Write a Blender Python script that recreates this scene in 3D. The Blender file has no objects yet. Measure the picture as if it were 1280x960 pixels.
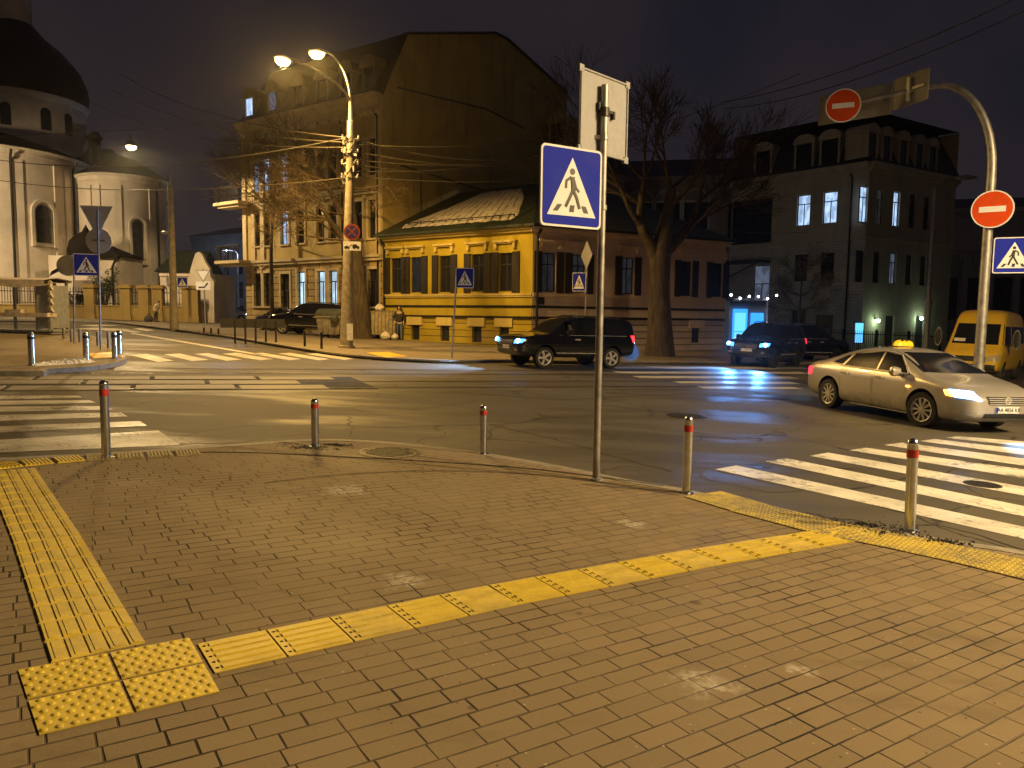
E_LAMP, E_REAR, E_FAR, E_SKY = 6800, 11800, 5500, 1.4
HAZE, HAZE_G = .00022, .88
E_CHURCH = 9500
import bpy, bmesh, math, random
from mathutils import Vector, Matrix
from mathutils.bvhtree import BVHTree
R = math.radians
PI = math.pi
SC = bpy.context.scene
COL = SC.collection
random.seed(11)

# ------------------------------------------------------------------ survey camera (a metre grid of the real place)
FP = 950.0
PITCH = math.atan(86 / FP)
ROLL = R(0.7)
CAM = Vector((0, 0, 1.90))
FWD = Vector((0, math.cos(PITCH), -math.sin(PITCH)))
UP = Vector((0, math.sin(PITCH), math.cos(PITCH)))
RT = Vector((1, 0, 0))

def ray(px, py):
    u = (px - 640) / FP; v = -(py - 480) / FP
    c, s = math.cos(ROLL), math.sin(ROLL)
    u, v = u * c - v * s, u * s + v * c
    return FWD + u * RT + v * UP

def gz(x, y):                       # the street falls gently to the right
    return .02 - .027 * x + .003 * y

def G(px, py, off=0.0):
    d = ray(px, py)
    t = (.02 + off - CAM.z) / (d.z + .027 * d.x - .003 * d.y)
    return CAM + d * t

def W(px, py, Y):
    d = ray(px, py)
    return CAM + d * (Y / d.y)

def on_wall(A, B, px, py):          # distance along a wall A->B and height
    d = ray(px, py)
    ax, ay = A; bx, by = B
    wx, wy = bx - ax, by - ay
    L = math.hypot(wx, wy)
    nx, ny = -wy / L, wx / L
    t = ((ax - CAM.x) * nx + (ay - CAM.y) * ny) / (d.x * nx + d.y * ny)
    p = CAM + d * t
    return ((p.x - ax) * wx / L + (p.y - ay) * wy / L, p.z)

def face_matrix(A, B, z=0.0):       # x along the wall, y into the building, z up
    d = Vector((B[0] - A[0], B[1] - A[1], 0)).normalized()
    n = Vector((-d.y, d.x, 0))
    m = Matrix.Identity(4)
    for i in range(3):
        m[i][0] = d[i]; m[i][1] = n[i]; m[i][2] = (0, 0, 1)[i]
    m[0][3] = A[0]; m[1][3] = A[1]; m[2][3] = z
    return m

def catmull(pts, n=6, closed=False):
    out = []
    N = len(pts)
    for i in range(N if closed else N - 1):
        p0 = pts[(i - 1) % N] if (closed or i > 0) else pts[i]
        p1 = pts[i]; p2 = pts[(i + 1) % N]
        p3 = pts[(i + 2) % N] if (closed or i + 2 < N) else p2
        for k in range(n):
            t = k / n
            out.append(tuple(.5 * ((2 * p1[j]) + (-p0[j] + p2[j]) * t + (2 * p0[j] - 5 * p1[j] + 4 * p2[j] - p3[j]) * t * t + (-p0[j] + 3 * p1[j] - 3 * p2[j] + p3[j]) * t ** 3) for j in range(len(p1))))
    if not closed: out.append(tuple(pts[-1]))
    return out

ORD = ['first', 'second', 'third', 'fourth', 'fifth', 'sixth', 'seventh', 'eighth', 'ninth', 'tenth', 'eleventh', 'twelfth', 'thirteenth', 'fourteenth', 'fifteenth', 'sixteenth', 'seventeenth', 'eighteenth', 'nineteenth', 'twentieth', 'twenty-first', 'twenty-second', 'twenty-third', 'twenty-fourth']

# ------------------------------------------------------------------ mesh collector
class Geo:
    def __init__(s, M=None):
        s.v = []; s.f = []; s.uv = {}; s.M = M
    def add(s, verts, faces, M=None):
        o = len(s.v)
        m = M
        for p in verts:
            p = Vector(p)
            s.v.append(m @ p if m else p)
        for f in faces: s.f.append([o + i for i in f])
        return s
    def box(s, c, size, M=None, rz=0, rot=None):
        x, y, z = (q / 2 for q in size)
        vs = [Vector((a * x, b * y, d * z)) for a in (-1, 1) for b in (-1, 1) for d in (-1, 1)]
        if rot is not None: vs = [rot @ p for p in vs]
        elif rz: 
            r = Matrix.Rotation(rz, 3, 'Z'); vs = [r @ p for p in vs]
        c = Vector(c)
        return s.add([p + c for p in vs], [(0, 1, 3, 2), (4, 6, 7, 5), (0, 4, 5, 1), (2, 3, 7, 6), (0, 2, 6, 4), (1, 5, 7, 3)], M)
    def bb(s, x0, x1, y0, y1, z0, z1, M=None):
        return s.box(((x0 + x1) / 2, (y0 + y1) / 2, (z0 + z1) / 2), (abs(x1 - x0), abs(y1 - y0), abs(z1 - z0)), M)
    def tube(s, pts, r, n=8, M=None, caps=True):
        pts = [Vector(p) for p in pts]
        rs = r if isinstance(r, (list, tuple)) else [r] * len(pts)
        vs = []; fs = []
        t0 = (pts[1] - pts[0]).normalized()
        a = Vector((0, 0, 1)) if abs(t0.z) < .9 else Vector((1, 0, 0))
        nrm = t0.cross(a).normalized()
        for i, p in enumerate(pts):
            if i == 0: t = t0
            elif i == len(pts) - 1: t = (pts[i] - pts[i - 1]).normalized()
            else: t = ((pts[i + 1] - p).normalized() + (p - pts[i - 1]).normalized()).normalized()
            nrm = (nrm - t * nrm.dot(t))
            if nrm.length < 1e-6: nrm = t.orthogonal()
            nrm.normalize(); b = t.cross(nrm)
            for k in range(n):
                an = 2 * PI * k / n
                vs.append(p + (nrm * math.cos(an) + b * math.sin(an)) * rs[i])
        for i in range(len(pts) - 1):
            for k in range(n):
                k2 = (k + 1) % n
                fs.append((i * n + k, i * n + k2, (i + 1) * n + k2, (i + 1) * n + k))
        if caps:
            fs.append(tuple(range(n - 1, -1, -1))); fs.append(tuple(range((len(pts) - 1) * n, len(pts) * n)))
        return s.add(vs, fs, M)
    def lathe(s, prof, n=24, M=None, a0=0, a1=2 * PI, caps=True):
        full = abs(a1 - a0 - 2 * PI) < 1e-6
        m = n if full else n + 1
        vs = []; fs = []
        for (r, z) in prof:
            for k in range(m):
                an = a0 + (a1 - a0) * k / n
                vs.append((r * math.cos(an), r * math.sin(an), z))
        for i in range(len(prof) - 1):
            for k in range(n):
                k2 = (k + 1) % m if full else k + 1
                fs.append((i * m + k, i * m + k2, (i + 1) * m + k2, (i + 1) * m + k))
        if full and caps:
            if prof[0][0] > 1e-4: fs.append(tuple(range(m - 1, -1, -1)))
            if prof[-1][0] > 1e-4: fs.append(tuple(range((len(prof) - 1) * m, len(prof) * m)))
        return s.add(vs, fs, M)
    def prism(s, poly, z0, z1, M=None):       # poly in xy, extruded along z (either winding)
        n = len(poly)
        ar = sum(poly[i][0] * poly[(i + 1) % n][1] - poly[(i + 1) % n][0] * poly[i][1] for i in range(n))
        if ar < 0: poly = poly[::-1]
        if z0 > z1: z0, z1 = z1, z0
        vs = [(p[0], p[1], z0) for p in poly] + [(p[0], p[1], z1) for p in poly]
        fs = [tuple(range(n - 1, -1, -1)), tuple(range(n, 2 * n))]
        for i in range(n):
            j = (i + 1) % n
            fs.append((i, j, n + j, n + i))
        return s.add(vs, fs, M)
    def quad(s, a, b, c, d, M=None):
        return s.add([a, b, c, d], [(0, 1, 2, 3)], M)
    def grid(s, rows, M=None, close=False):   # rows of points -> skin
        n = len(rows[0]); vs = [p for r in rows for p in r]; fs = []
        for i in range(len(rows) - 1):
            for k in range(n if close else n - 1):
                k2 = (k + 1) % n
                fs.append((i * n + k, i * n + k2, (i + 1) * n + k2, (i + 1) * n + k))
        return s.add(vs, fs, M)
    def build(s, name, mat, parent=None, smooth=False, M=None, uv=None, bevel=0, sharp=40, wn=False):
        me = bpy.data.meshes.new(name)
        m = M if M is not None else s.M
        vs = [tuple(m @ p) if m is not None else tuple(p) for p in s.v]
        me.from_pydata(vs, [], s.f)
        me.update()
        if uv is not None:
            l = me.uv_layers.new(name='UVMap')
            for lp in me.loops:
                l.data[lp.index].uv = uv(Vector(vs[lp.vertex_index]), lp.vertex_index)
        me.materials.append(mat)
        if smooth:
            me.polygons.foreach_set('use_smooth', [True] * len(me.polygons))
            me.set_sharp_from_angle(angle=R(sharp))
        o = bpy.data.objects.new(name, me)
        COL.objects.link(o)
        if parent is not None: o.parent = parent
        if bevel:
            b = o.modifiers.new('Bevel', 'BEVEL'); b.width = bevel; b.segments = 2; b.limit_method = 'ANGLE'; b.angle_limit = R(40)
        return o

def tag(o, label=None, cat=None, group=None, kind=None):
    if label: o['label'] = label
    if cat: o['category'] = cat
    if group: o['group'] = group
    if kind: o['kind'] = kind
    return o

def thing(name, label, cat, loc=(0, 0, 0), rz=0, group=None):
    o = bpy.data.objects.new(name, None); COL.objects.link(o)
    o.empty_display_size = .2
    o.location = loc; o.rotation_euler = (0, 0, rz)
    return tag(o, label, cat, group)

def copy_tree(o, parent=None):
    c = o.copy(); COL.objects.link(c)
    if parent is not None: c.parent = parent
    for ch in list(o.children): copy_tree(ch, c)
    return c

def add_text(name, body, size, mat, parent, M, depth=.002):
    cu = bpy.data.curves.new(name, 'FONT'); cu.body = body; cu.size = size; cu.extrude = depth
    cu.align_x = 'CENTER'; cu.align_y = 'CENTER'
    t = bpy.data.objects.new(name, cu); COL.objects.link(t)
    dg = bpy.context.evaluated_depsgraph_get()
    me = bpy.data.meshes.new_from_object(t.evaluated_get(dg))
    bpy.data.objects.remove(t)
    me.transform(M); me.materials.clear(); me.materials.append(mat)
    o = bpy.data.objects.new(name, me); COL.objects.link(o); o.parent = parent
    return o

# ------------------------------------------------------------------ material helpers
class NT:
    def __init__(s, name):
        s.m = bpy.data.materials.new(name); s.m.use_nodes = True
        s.t = s.m.node_tree; s.t.nodes.clear()
        s.out = s.n('ShaderNodeOutputMaterial')
    def n(s, typ, **kw):
        nd = s.t.nodes.new(typ)
        for k, v in kw.items(): setattr(nd, k, v)
        return nd
    def inp(s, sock, v):
        if isinstance(v, bpy.types.NodeSocket): s.t.links.new(v, sock)
        elif v is not None: sock.default_value = v
    def math(s, op, a, b=None, c=None, clamp=False):
        nd = s.n('ShaderNodeMath', operation=op, use_clamp=clamp)
        for i, x in enumerate((a, b, c)):
            if x is not None: s.inp(nd.inputs[i], x)
        return nd.outputs[0]
    def noise(s, vec, scale, detail=4, rough=.55, dist=0.0, out=0):
        nd = s.n('ShaderNodeTexNoise')
        s.inp(nd.inputs['Vector'], vec); nd.inputs['Scale'].default_value = scale
        nd.inputs['Detail'].default_value = detail; nd.inputs['Roughness'].default_value = rough; nd.inputs['Distortion'].default_value = dist
        return nd.outputs[out]
    def white(s, x, y=None):
        if y is None:
            nd = s.n('ShaderNodeTexWhiteNoise', noise_dimensions='1D'); s.inp(nd.inputs['W'], x)
        else:
            c = s.n('ShaderNodeCombineXYZ'); s.inp(c.inputs[0], x); s.inp(c.inputs[1], y)
            nd = s.n('ShaderNodeTexWhiteNoise', noise_dimensions='2D'); s.inp(nd.inputs['Vector'], c.outputs[0])
        return nd.outputs['Value']
    def smooth(s, v, a, b, o0=0.0, o1=1.0):
        nd = s.n('ShaderNodeMapRange', interpolation_type='SMOOTHSTEP')
        s.inp(nd.inputs['Value'], v)
        for i, x in zip((1, 2, 3, 4), (a, b, o0, o1)): s.inp(nd.inputs[i], x)
        return nd.outputs[0]
    def mix(s, f, a, b, typ='MIX'):
        nd = s.n('ShaderNodeMix', data_type='RGBA', blend_type=typ)
        s.inp(nd.inputs['Factor'], f)
        s.inp(nd.inputs[6], (*a, 1) if isinstance(a, tuple) and len(a) == 3 else a)
        s.inp(nd.inputs[7], (*b, 1) if isinstance(b, tuple) and len(b) == 3 else b)
        return nd.outputs[2]
    def coord(s, which='Object'):
        return s.n('ShaderNodeTexCoord').outputs[which]
    def pos(s):
        return s.n('ShaderNodeNewGeometry').outputs['Position']
    def map(s, vec, scale=(1, 1, 1), rot=(0, 0, 0)):
        nd = s.n('ShaderNodeMapping'); s.inp(nd.inputs['Vector'], vec)
        nd.inputs['Scale'].default_value = scale; nd.inputs['Rotation'].default_value = rot
        return nd.outputs[0]
    def bump(s, h, strength=.3, dist=.02):
        nd = s.n('ShaderNodeBump'); nd.inputs['Strength'].default_value = strength; nd.inputs['Distance'].default_value = dist
        s.inp(nd.inputs['Height'], h); return nd.outputs[0]
    def bsdf(s, color, rough=.6, metal=0.0, normal=None, spec=.5, coat=0.0, trans=0.0, emit=None, estr=0.0, alpha=None):
        b = s.n('ShaderNodeBsdfPrincipled')
        s.inp(b.inputs['Base Color'], (*color, 1) if isinstance(color, tuple) and len(color) == 3 else color)
        s.inp(b.inputs['Roughness'], rough); s.inp(b.inputs['Metallic'], metal)
        if normal is not None: s.inp(b.inputs['Normal'], normal)
        b.inputs['Specular IOR Level'].default_value = spec
        b.inputs['Coat Weight'].default_value = coat; b.inputs['Coat Roughness'].default_value = .05
        b.inputs['Transmission Weight'].default_value = trans
        if emit is not None:
            s.inp(b.inputs['Emission Color'], (*emit, 1) if isinstance(emit, tuple) and len(emit) == 3 else emit)
            s.inp(b.inputs['Emission Strength'], estr)
        s.t.links.new(b.outputs[0], s.out.inputs[0])
        return b

def plain(name, col, rough=.6, metal=0.0, var=.15, scale=6.0, bump=0.0, spec=.5, coat=0.0, dirt=None):
    n = NT(name)
    p = n.coord('Object')
    a = n.noise(p, scale, 5)
    f = n.smooth(a, .25, .75)
    c = n.mix(f, tuple(x * (1 - var) for x in col), tuple(min(1, x * (1 + var)) for x in col))
    if dirt:
        d = n.smooth(n.noise(p, scale * .23, 6, .65), .5, .78)
        c = n.mix(n.math('MULTIPLY', d, dirt[3]), c, dirt[:3])
    rr = n.smooth(a, .2, .8, max(.02, rough * .85), min(1, rough * 1.15))
    nm = n.bump(n.noise(p, scale * 7, 4), bump, .02) if bump else None
    n.bsdf(c, rr, metal, nm, spec, coat)
    return n.m

def emitter(name, col, strength, var=None):
    n = NT(name)
    e = n.n('ShaderNodeEmission')
    if var:
        p = n.coord('Object')
        c = n.mix(n.smooth(n.noise(n.map(p, var), 1.0, 3), .35, .65), tuple(x * .45 for x in col), col)
        n.t.links.new(c, e.inputs[0])
    else:
        e.inputs[0].default_value = (*col, 1)
    e.inputs[1].default_value = strength
    n.t.links.new(e.outputs[0], n.out.inputs[0])
    return n.m

SCUFFS = [(G(884, 855, .1).x, G(884, 855, .1).y, .19), (G(505, 725, .1).x, G(505, 725, .1).y, .20), (G(430, 613, .1).x, G(430, 613, .1).y, .30), (G(1003, 838, .1).x, G(1003, 838, .1).y, .09), (G(790, 655, .1).x, G(790, 655, .1).y, .16)]
def mat_paving(name, row, lmin, lmax, base, warm):
    n = NT(name)
    uv = n.coord('UV')
    sp = n.n('ShaderNodeSeparateXYZ'); n.t.links.new(uv, sp.inputs[0])
    P = n.pos()
    wob = n.math('MULTIPLY', n.math('SUBTRACT', n.noise(P, 2.2, 2), .5), .012)
    v = n.math('DIVIDE', n.math('ADD', sp.outputs[1], wob), row)
    r = n.math('FLOOR', v)
    rn = n.white(n.math('ADD', r, .37))
    ln = n.math('ADD', n.math('MULTIPLY', n.white(n.math('ADD', r, 91.3)), lmax - lmin), lmin)
    u = n.math('ADD', n.math('DIVIDE', sp.outputs[0], ln), n.math('MULTIPLY', rn, 7.0))
    c = n.math('FLOOR', u)
    fu = n.math('MULTIPLY', n.math('FRACT', u), ln)
    fv = n.math('MULTIPLY', n.math('FRACT', v), row)
    du = n.math('MINIMUM', fu, n.math('SUBTRACT', ln, fu))
    dv = n.math('MINIMUM', fv, n.math('SUBTRACT', row, fv))
    rnd = n.white(n.math('ADD', c, .5), n.math('ADD', r, .5))
    rnd2 = n.white(n.math('ADD', c, 33.5), n.math('ADD', r, 7.5))
    jw = n.smooth(n.noise(P, 3.0, 3), .3, .7, .004, .010)
    d = n.math('MINIMUM', du, dv)
    j = n.smooth(d, n.math('MULTIPLY', jw, .35), jw)           # 0 in the joint, 1 on the brick
    big = n.smooth(n.noise(P, .55, 5, .6), .3, .7)
    col = n.mix(n.smooth(rnd, 0, 1), base, warm)
    col = n.mix(n.math('MULTIPLY', big, .35), col, tuple(x * .72 for x in base))
    fine = n.noise(P, 90, 4, .7)
    col = n.mix(n.smooth(fine, .35, .7, 0, .35), col, tuple(x * 1.35 for x in base))
    # round dark gum spots and pale salt or paint scuffs
    vo = n.n('ShaderNodeTexVoronoi', feature='F1'); n.t.links.new(P, vo.inputs['Vector']); vo.inputs['Scale'].default_value = 1.7
    spr = n.white(vo.outputs['Distance']) 
    sc = n.n('ShaderNodeSeparateColor'); n.t.links.new(vo.outputs['Color'], sc.inputs[0])
    lim = n.math('MULTIPLY', n.math('GREATER_THAN', sc.outputs[0], .55), n.math('MULTIPLY', sc.outputs[1], .085))
    spot = n.math('SUBTRACT', 1.0, n.smooth(vo.outputs['Distance'], n.math('MULTIPLY', lim, .6), n.math('ADD', lim, .004)))
    col = n.mix(n.math('MULTIPLY', spot, .62), col, tuple(x * .35 for x in base))
    sm = n.n('ShaderNodeTexVoronoi', feature='F1'); n.t.links.new(P, sm.inputs['Vector']); sm.inputs['Scale'].default_value = .62
    sc2 = n.n('ShaderNodeSeparateColor'); n.t.links.new(sm.outputs['Color'], sc2.inputs[0])
    lim2 = n.math('MULTIPLY', n.math('GREATER_THAN', sc2.outputs[1], .6), .26)
    sd = n.math('ADD', sm.outputs['Distance'], n.math('MULTIPLY', n.math('SUBTRACT', n.noise(P, 9, 4), .5), .3))
    scuff = n.math('MULTIPLY', n.math('SUBTRACT', 1.0, n.smooth(sd, 0, n.math('ADD', lim2, .0001))), n.math('GREATER_THAN', lim2, .01))
    scuff = n.math('MULTIPLY', scuff, n.smooth(n.noise(P, 30, 3), .42, .6))
    col = n.mix(n.math('MULTIPLY', scuff, .55), col, (.42, .36, .28))
    for (sx_, sy_, sr_) in SCUFFS:
        vd = n.n('ShaderNodeVectorMath', operation='DISTANCE'); n.t.links.new(P, vd.inputs[0]); vd.inputs[1].default_value = (sx_, sy_, gz(sx_, sy_) + .1)
        dd_ = n.math('ADD', vd.outputs['Value'], n.math('MULTIPLY', n.math('SUBTRACT', n.noise(P, 8, 4), .5), sr_ * 1.6))
        sm_ = n.math('MULTIPLY', n.math('SUBTRACT', 1.0, n.smooth(dd_, sr_ * .3, sr_)), n.smooth(n.noise(P, 24, 4), .34, .6))
        col = n.mix(n.math('MULTIPLY', sm_, .75), col, (.46, .41, .34))
    dustj = n.smooth(n.noise(P, 1.1, 3), .35, .65, .35, .95)
    col = n.mix(n.math('MULTIPLY', n.math('SUBTRACT', 1.0, j), dustj), col, (.012, .009, .006))
    st2 = n.smooth(n.noise(n.map(P, (.7, 2.2, 1), (0, 0, R(-50))), 1.4, 6, .7), .52, .72)
    col = n.mix(n.math('MULTIPLY', st2, .38), col, tuple(x * .5 for x in base))
    gv = n.n('ShaderNodeTexVoronoi', feature='F1'); n.t.links.new(P, gv.inputs['Vector']); gv.inputs['Scale'].default_value = 26
    gc = n.n('ShaderNodeSeparateColor'); n.t.links.new(gv.outputs['Color'], gc.inputs[0])
    grit = n.math('MULTIPLY', n.math('GREATER_THAN', gc.outputs[0], .93), n.math('LESS_THAN', gv.outputs['Distance'], .16))
    col = n.mix(n.math('MULTIPLY', grit, .8), col, n.mix(n.math('GREATER_THAN', gc.outputs[1], .5), (.03, .024, .016), (.42, .36, .27)))  # the pale half of the specks are glints put into the colour
    h = n.math('ADD', n.math('MULTIPLY', j, n.math('ADD', .45, n.math('MULTIPLY', rnd2, .55))), n.math('MULTIPLY', fine, .16))
    nm = n.bump(h, .7, .012)
    rough = n.math('ADD', n.smooth(n.noise(P, .8, 4), .3, .7, .62, .82), n.math('MULTIPLY', rnd, .1))
    n.bsdf(col, rough, 0, nm, .22)
    return n.m

def mat_asphalt():
    n = NT('wet worn asphalt')
    P = n.pos()
    big = n.smooth(n.noise(P, .16, 5, .6), .35, .65)
    st = n.noise(n.map(P, (.25, 1.1, 1), (0, 0, R(-24))), 1.3, 5, .6)
    fine = n.noise(P, 110, 4, .75)
    col = n.mix(big, (.078, .068, .050), (.112, .096, .068))
    col = n.mix(n.smooth(st, .4, .7, 0, .6), col, (.070, .062, .049))
    col = n.mix(n.smooth(fine, .5, .75, 0, .5), col, (.16, .145, .12))
    # repair patches: angular cells a shade apart
    vo = n.n('ShaderNodeTexVoronoi', feature='F1', distance='CHEBYCHEV'); n.t.links.new(n.map(P, (1, 1, 0), (0, 0, R(33))), vo.inputs['Vector']); vo.inputs['Scale'].default_value = .22
    sc = n.n('ShaderNodeSeparateColor'); n.t.links.new(vo.outputs['Color'], sc.inputs[0])
    col = n.mix(n.math('MULTIPLY', n.math('GREATER_THAN', sc.outputs[0], .7), .38), col, (.05, .046, .042))
    # cracks
    dist = n.n('ShaderNodeVectorMath', operation='ADD'); n.t.links.new(P, dist.inputs[0])
    nz = n.n('ShaderNodeTexNoise'); nz.inputs['Scale'].default_value = 1.6; nz.inputs['Detail'].default_value = 5; n.t.links.new(P, nz.inputs['Vector'])
    sv = n.n('ShaderNodeVectorMath', operation='SCALE'); n.t.links.new(nz.outputs['Color'], sv.inputs[0]); sv.inputs['Scale'].default_value = .9
    n.t.links.new(sv.outputs[0], dist.inputs[1])
    cr = n.n('ShaderNodeTexVoronoi', feature='DISTANCE_TO_EDGE'); n.t.links.new(dist.outputs[0], cr.inputs['Vector']); cr.inputs['Scale'].default_value = .36
    msk = n.smooth(n.noise(P, .35, 3), .40, .56)
    crack = n.math('MULTIPLY', n.math('SUBTRACT', 1.0, n.smooth(cr.outputs['Distance'], .003, .014)), msk)
    col = n.mix(n.math('MULTIPLY', crack, .85), col, (.012, .011, .010))
    wet = n.smooth(n.noise(n.map(P, (.5, 1.6, 1), (0, 0, R(-20))), .35, 4, .6), .42, .62)
    rough = n.smooth(wet, 0, 1, .72, .47)
    h = n.math('SUBTRACT', n.math('MULTIPLY', fine, .6), crack)
    nm = n.bump(h, .5, .008)
    n.bsdf(col, rough, 0, nm, .4)
    return n.m

def mat_paint(name, col, wear=.45, base=(.07, .062, .05)):
    n = NT(name)
    P = n.pos()
    a = n.noise(P, 14, 6, .75)
    b = n.noise(P, 1.1, 4, .6)
    w = n.math('ADD', n.math('MULTIPLY', a, .65), n.math('MULTIPLY', b, .5))
    f = n.smooth(w, wear, wear + .12)
    streak = n.smooth(n.noise(P, 3, 5), .35, .65, .75, 1.0)
    c = n.mix(n.smooth(n.noise(P, 2.5, 5), .3, .7), tuple(x * .7 for x in col), col)
    c = n.mix(f, base, c)
    n.bsdf(c, n.smooth(n.noise(P, .7, 3), .35, .65, .38, .6), 0, n.bump(n.noise(P, 90, 3), .25, .006))
    return n.m

def mat_plaster(name, col, stain=.35, lines=None, bump=.15):
    n = NT(name)
    p = n.coord('Object')
    a = n.noise(p, .6, 6, .6); b = n.noise(n.map(p, (1.6, 1.6, .18)), 1.2, 5, .6); f = n.noise(p, 26, 4)
    c = n.mix(n.smooth(a, .3, .7), tuple(x * .86 for x in col), tuple(min(1, x * 1.1) for x in col))
    c = n.mix(n.math('MULTIPLY', n.smooth(b, .5, .75), stain), c, tuple(x * .45 for x in col))
    c = n.mix(n.smooth(f, .5, .8, 0, .2), c, tuple(x * .7 for x in col))
    h = f
    n.bsdf(c, .8, 0, n.bump(h, bump, .02), .3)
    return n.m

def mat_brickwall(name, col, mortar, bw=.5, bh=.25, msz=.012, bumpd=.03, off=.5):
    n = NT(name)
    uv = n.coord('UV')
    b = n.n('ShaderNodeTexBrick'); n.t.links.new(uv, b.inputs['Vector'])
    b.offset = off
    b.inputs['Scale'].default_value = 1; b.inputs['Brick Width'].default_value = bw; b.inputs['Row Height'].default_value = bh
    b.inputs['Mortar Size'].default_value = msz; b.inputs['Mortar Smooth'].default_value = .3
    b.inputs['Color1'].default_value = (*col, 1); b.inputs['Color2'].default_value = (*[x * .8 for x in col], 1); b.inputs['Mortar'].default_value = (*mortar, 1)
    p = n.coord('Object')
    c = n.mix(n.smooth(n.noise(p, .8, 6, .65), .4, .75, 0, .5), b.outputs['Color'], tuple(x * .5 for x in col))
    h = n.math('SUBTRACT', n.math('MULTIPLY', n.noise(p, 20, 4), .3), b.outputs['Fac'])
    n.bsdf(c, .85, 0, n.bump(h, .8, bumpd), .3)
    return n.m

def mat_seam_roof(name, col, pitch=.5):
    n = NT(name)
    uv = n.coord('UV')
    sp = n.n('ShaderNodeSeparateXYZ'); n.t.links.new(uv, sp.inputs[0])
    fr = n.math('FRACT', n.math('DIVIDE', sp.outputs[0], pitch))
    e = n.math('MINIMUM', fr, n.math('SUBTRACT', 1.0, fr))
    h = n.math('SUBTRACT', 1.0, n.smooth(e, .02, .07))
    p = n.coord('Object')
    c = n.mix(n.smooth(n.noise(p, 1.2, 5), .3, .7), tuple(x * .7 for x in col), tuple(x * 1.2 for x in col))
    n.bsdf(c, .5, 0, n.bump(h, .7, .05), .4)
    return n.m

def mat_glass(name, tint=(.02, .022, .026), op=.75, rough=.03):
    n = NT(name)
    b = n.bsdf(tint, rough, 0, None, .6)
    tr = n.n('ShaderNodeBsdfTransparent'); mx = n.n('ShaderNodeMixShader')
    mx.inputs[0].default_value = op
    n.t.links.new(tr.outputs[0], mx.inputs[1]); n.t.links.new(b.outputs[0], mx.inputs[2])
    n.t.links.new(mx.outputs[0], n.out.inputs[0])
    return n.m

def mat_bark(name, col):
    n = NT(name)
    p = n.coord('Object')
    a = n.noise(n.map(p, (5, 5, .9)), 1.6, 6, .65)
    c = n.mix(n.smooth(a, .3, .7), tuple(x * .5 for x in col), tuple(x * 1.3 for x in col))
    n.bsdf(c, .9, 0, n.bump(a, .8, .05), .2)
    return n.m

def mat_carpaint(name, col, metal=.6, rough=.32):
    n = NT(name)
    p = n.coord('Object')
    d = n.smooth(n.noise(p, 1.6, 5, .6), .4, .75, 0, .3)
    sp = n.n('ShaderNodeSeparateXYZ'); n.t.links.new(p, sp.inputs[0])
    low = n.math('MULTIPLY', n.smooth(sp.outputs[2], .2, .75, 1, 0), n.smooth(n.noise(p, 7, 5), .3, .6, .3, .8))   # road dirt splashed on the sills
    c = n.mix(n.math('MULTIPLY', low, .6), n.mix(d, col, tuple(x * .8 for x in col)), (.06, .052, .045))
    n.bsdf(c, n.math('ADD', n.math('MULTIPLY', low, .35), n.smooth(d, 0, .3, rough, rough + .12)), metal, None, .5, .7)
    return n.m

M = {}
M['asphalt'] = mat_asphalt()
M['paving'] = mat_paving('concrete paving bricks', .122, .215, .29, (.202, .154, .094), (.242, .184, .113))
M['paving_border'] = mat_paving('border paving bricks', .115, .22, .26, (.215, .165, .11), (.245, .19, .125))
M['paving_far'] = mat_paving('far paving', .3, .4, .6, (.20, .17, .13), (.24, .20, .15))
M['kerb'] = plain('granite kerb', (.25, .22, .18), .7, var=.25, scale=9, bump=.2, dirt=(.05, .045, .04, .7))
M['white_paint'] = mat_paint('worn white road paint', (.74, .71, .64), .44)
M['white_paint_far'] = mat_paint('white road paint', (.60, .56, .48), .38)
M['yellow_paint'] = mat_paint('yellow road paint', (.75, .5, .06), .36)
M['tactile'] = plain('yellow tactile concrete', (.57, .425, .045), .55, var=.16, scale=5, bump=.12, dirt=(.22, .15, .05, .85))
M['tactile_worn'] = plain('worn yellow tactile concrete', (.54, .41, .07), .6, var=.25, scale=7, bump=.15, dirt=(.24, .18, .09, .9))
M['tactile_faded'] = plain('faded tactile concrete', (.30, .235, .10), .7, var=.4, scale=9, bump=.2, dirt=(.12, .10, .07, .9))
n = NT('grimy yellow kerb tiles'); P_ = n.pos()
f_ = n.smooth(n.math('ADD', n.math('MULTIPLY', n.noise(P_, 1.5, 5, .65), .75), n.math('MULTIPLY', n.noise(P_, 17, 4), .3)), .40, .66)
n.bsdf(n.mix(f_, (.50, .38, .07), (.20, .165, .09)), .6, 0, n.bump(n.noise(P_, 60, 3), .3, .006), .3); M['tactile_kerb'] = n.m
M['dim_red'] = plain('dim sign red', (.24, .05, .025), .7, 0, .2, 9, spec=.1)  # darker copy of the sign red, the disc's dimness put into its colour
M['dim_blue'] = plain('dim sign blue', (.035, .03, .16), .7, 0, .2, 9, spec=.1)  # same dimming put into the blue
M['steel'] = plain('brushed stainless steel', (.56, .58, .62), .24, 1.0, .12, 14)
M['galv'] = plain('galvanised steel', (.36, .35, .34), .5, .75, .25, 7, dirt=(.12, .1, .08, .5))
M['sign_back'] = plain('grey sign back', (.31, .31, .345), .6, .1, .1, 20, dirt=(.2, .18, .17, .4))
M['lit_back'] = plain('lit sign back', (.62, .62, .66), .6, .1, .1, 20)  # lighter copy of the grey back, headlight on it put into the colour
M['shaded_back'] = plain('shaded sign back', (.24, .225, .20), .6, .1, .1, 20)  # darker copy for boards turned from the light, shade put into the colour
M['sign_white'] = plain('sign white', (.78, .79, .84), .7, 0, .05, 5, spec=.1, dirt=(.5, .46, .4, .3))
M['sign_blue'] = plain('sign blue', (.018, .030, .42), .7, 0, .06, 5, spec=.1)
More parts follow.
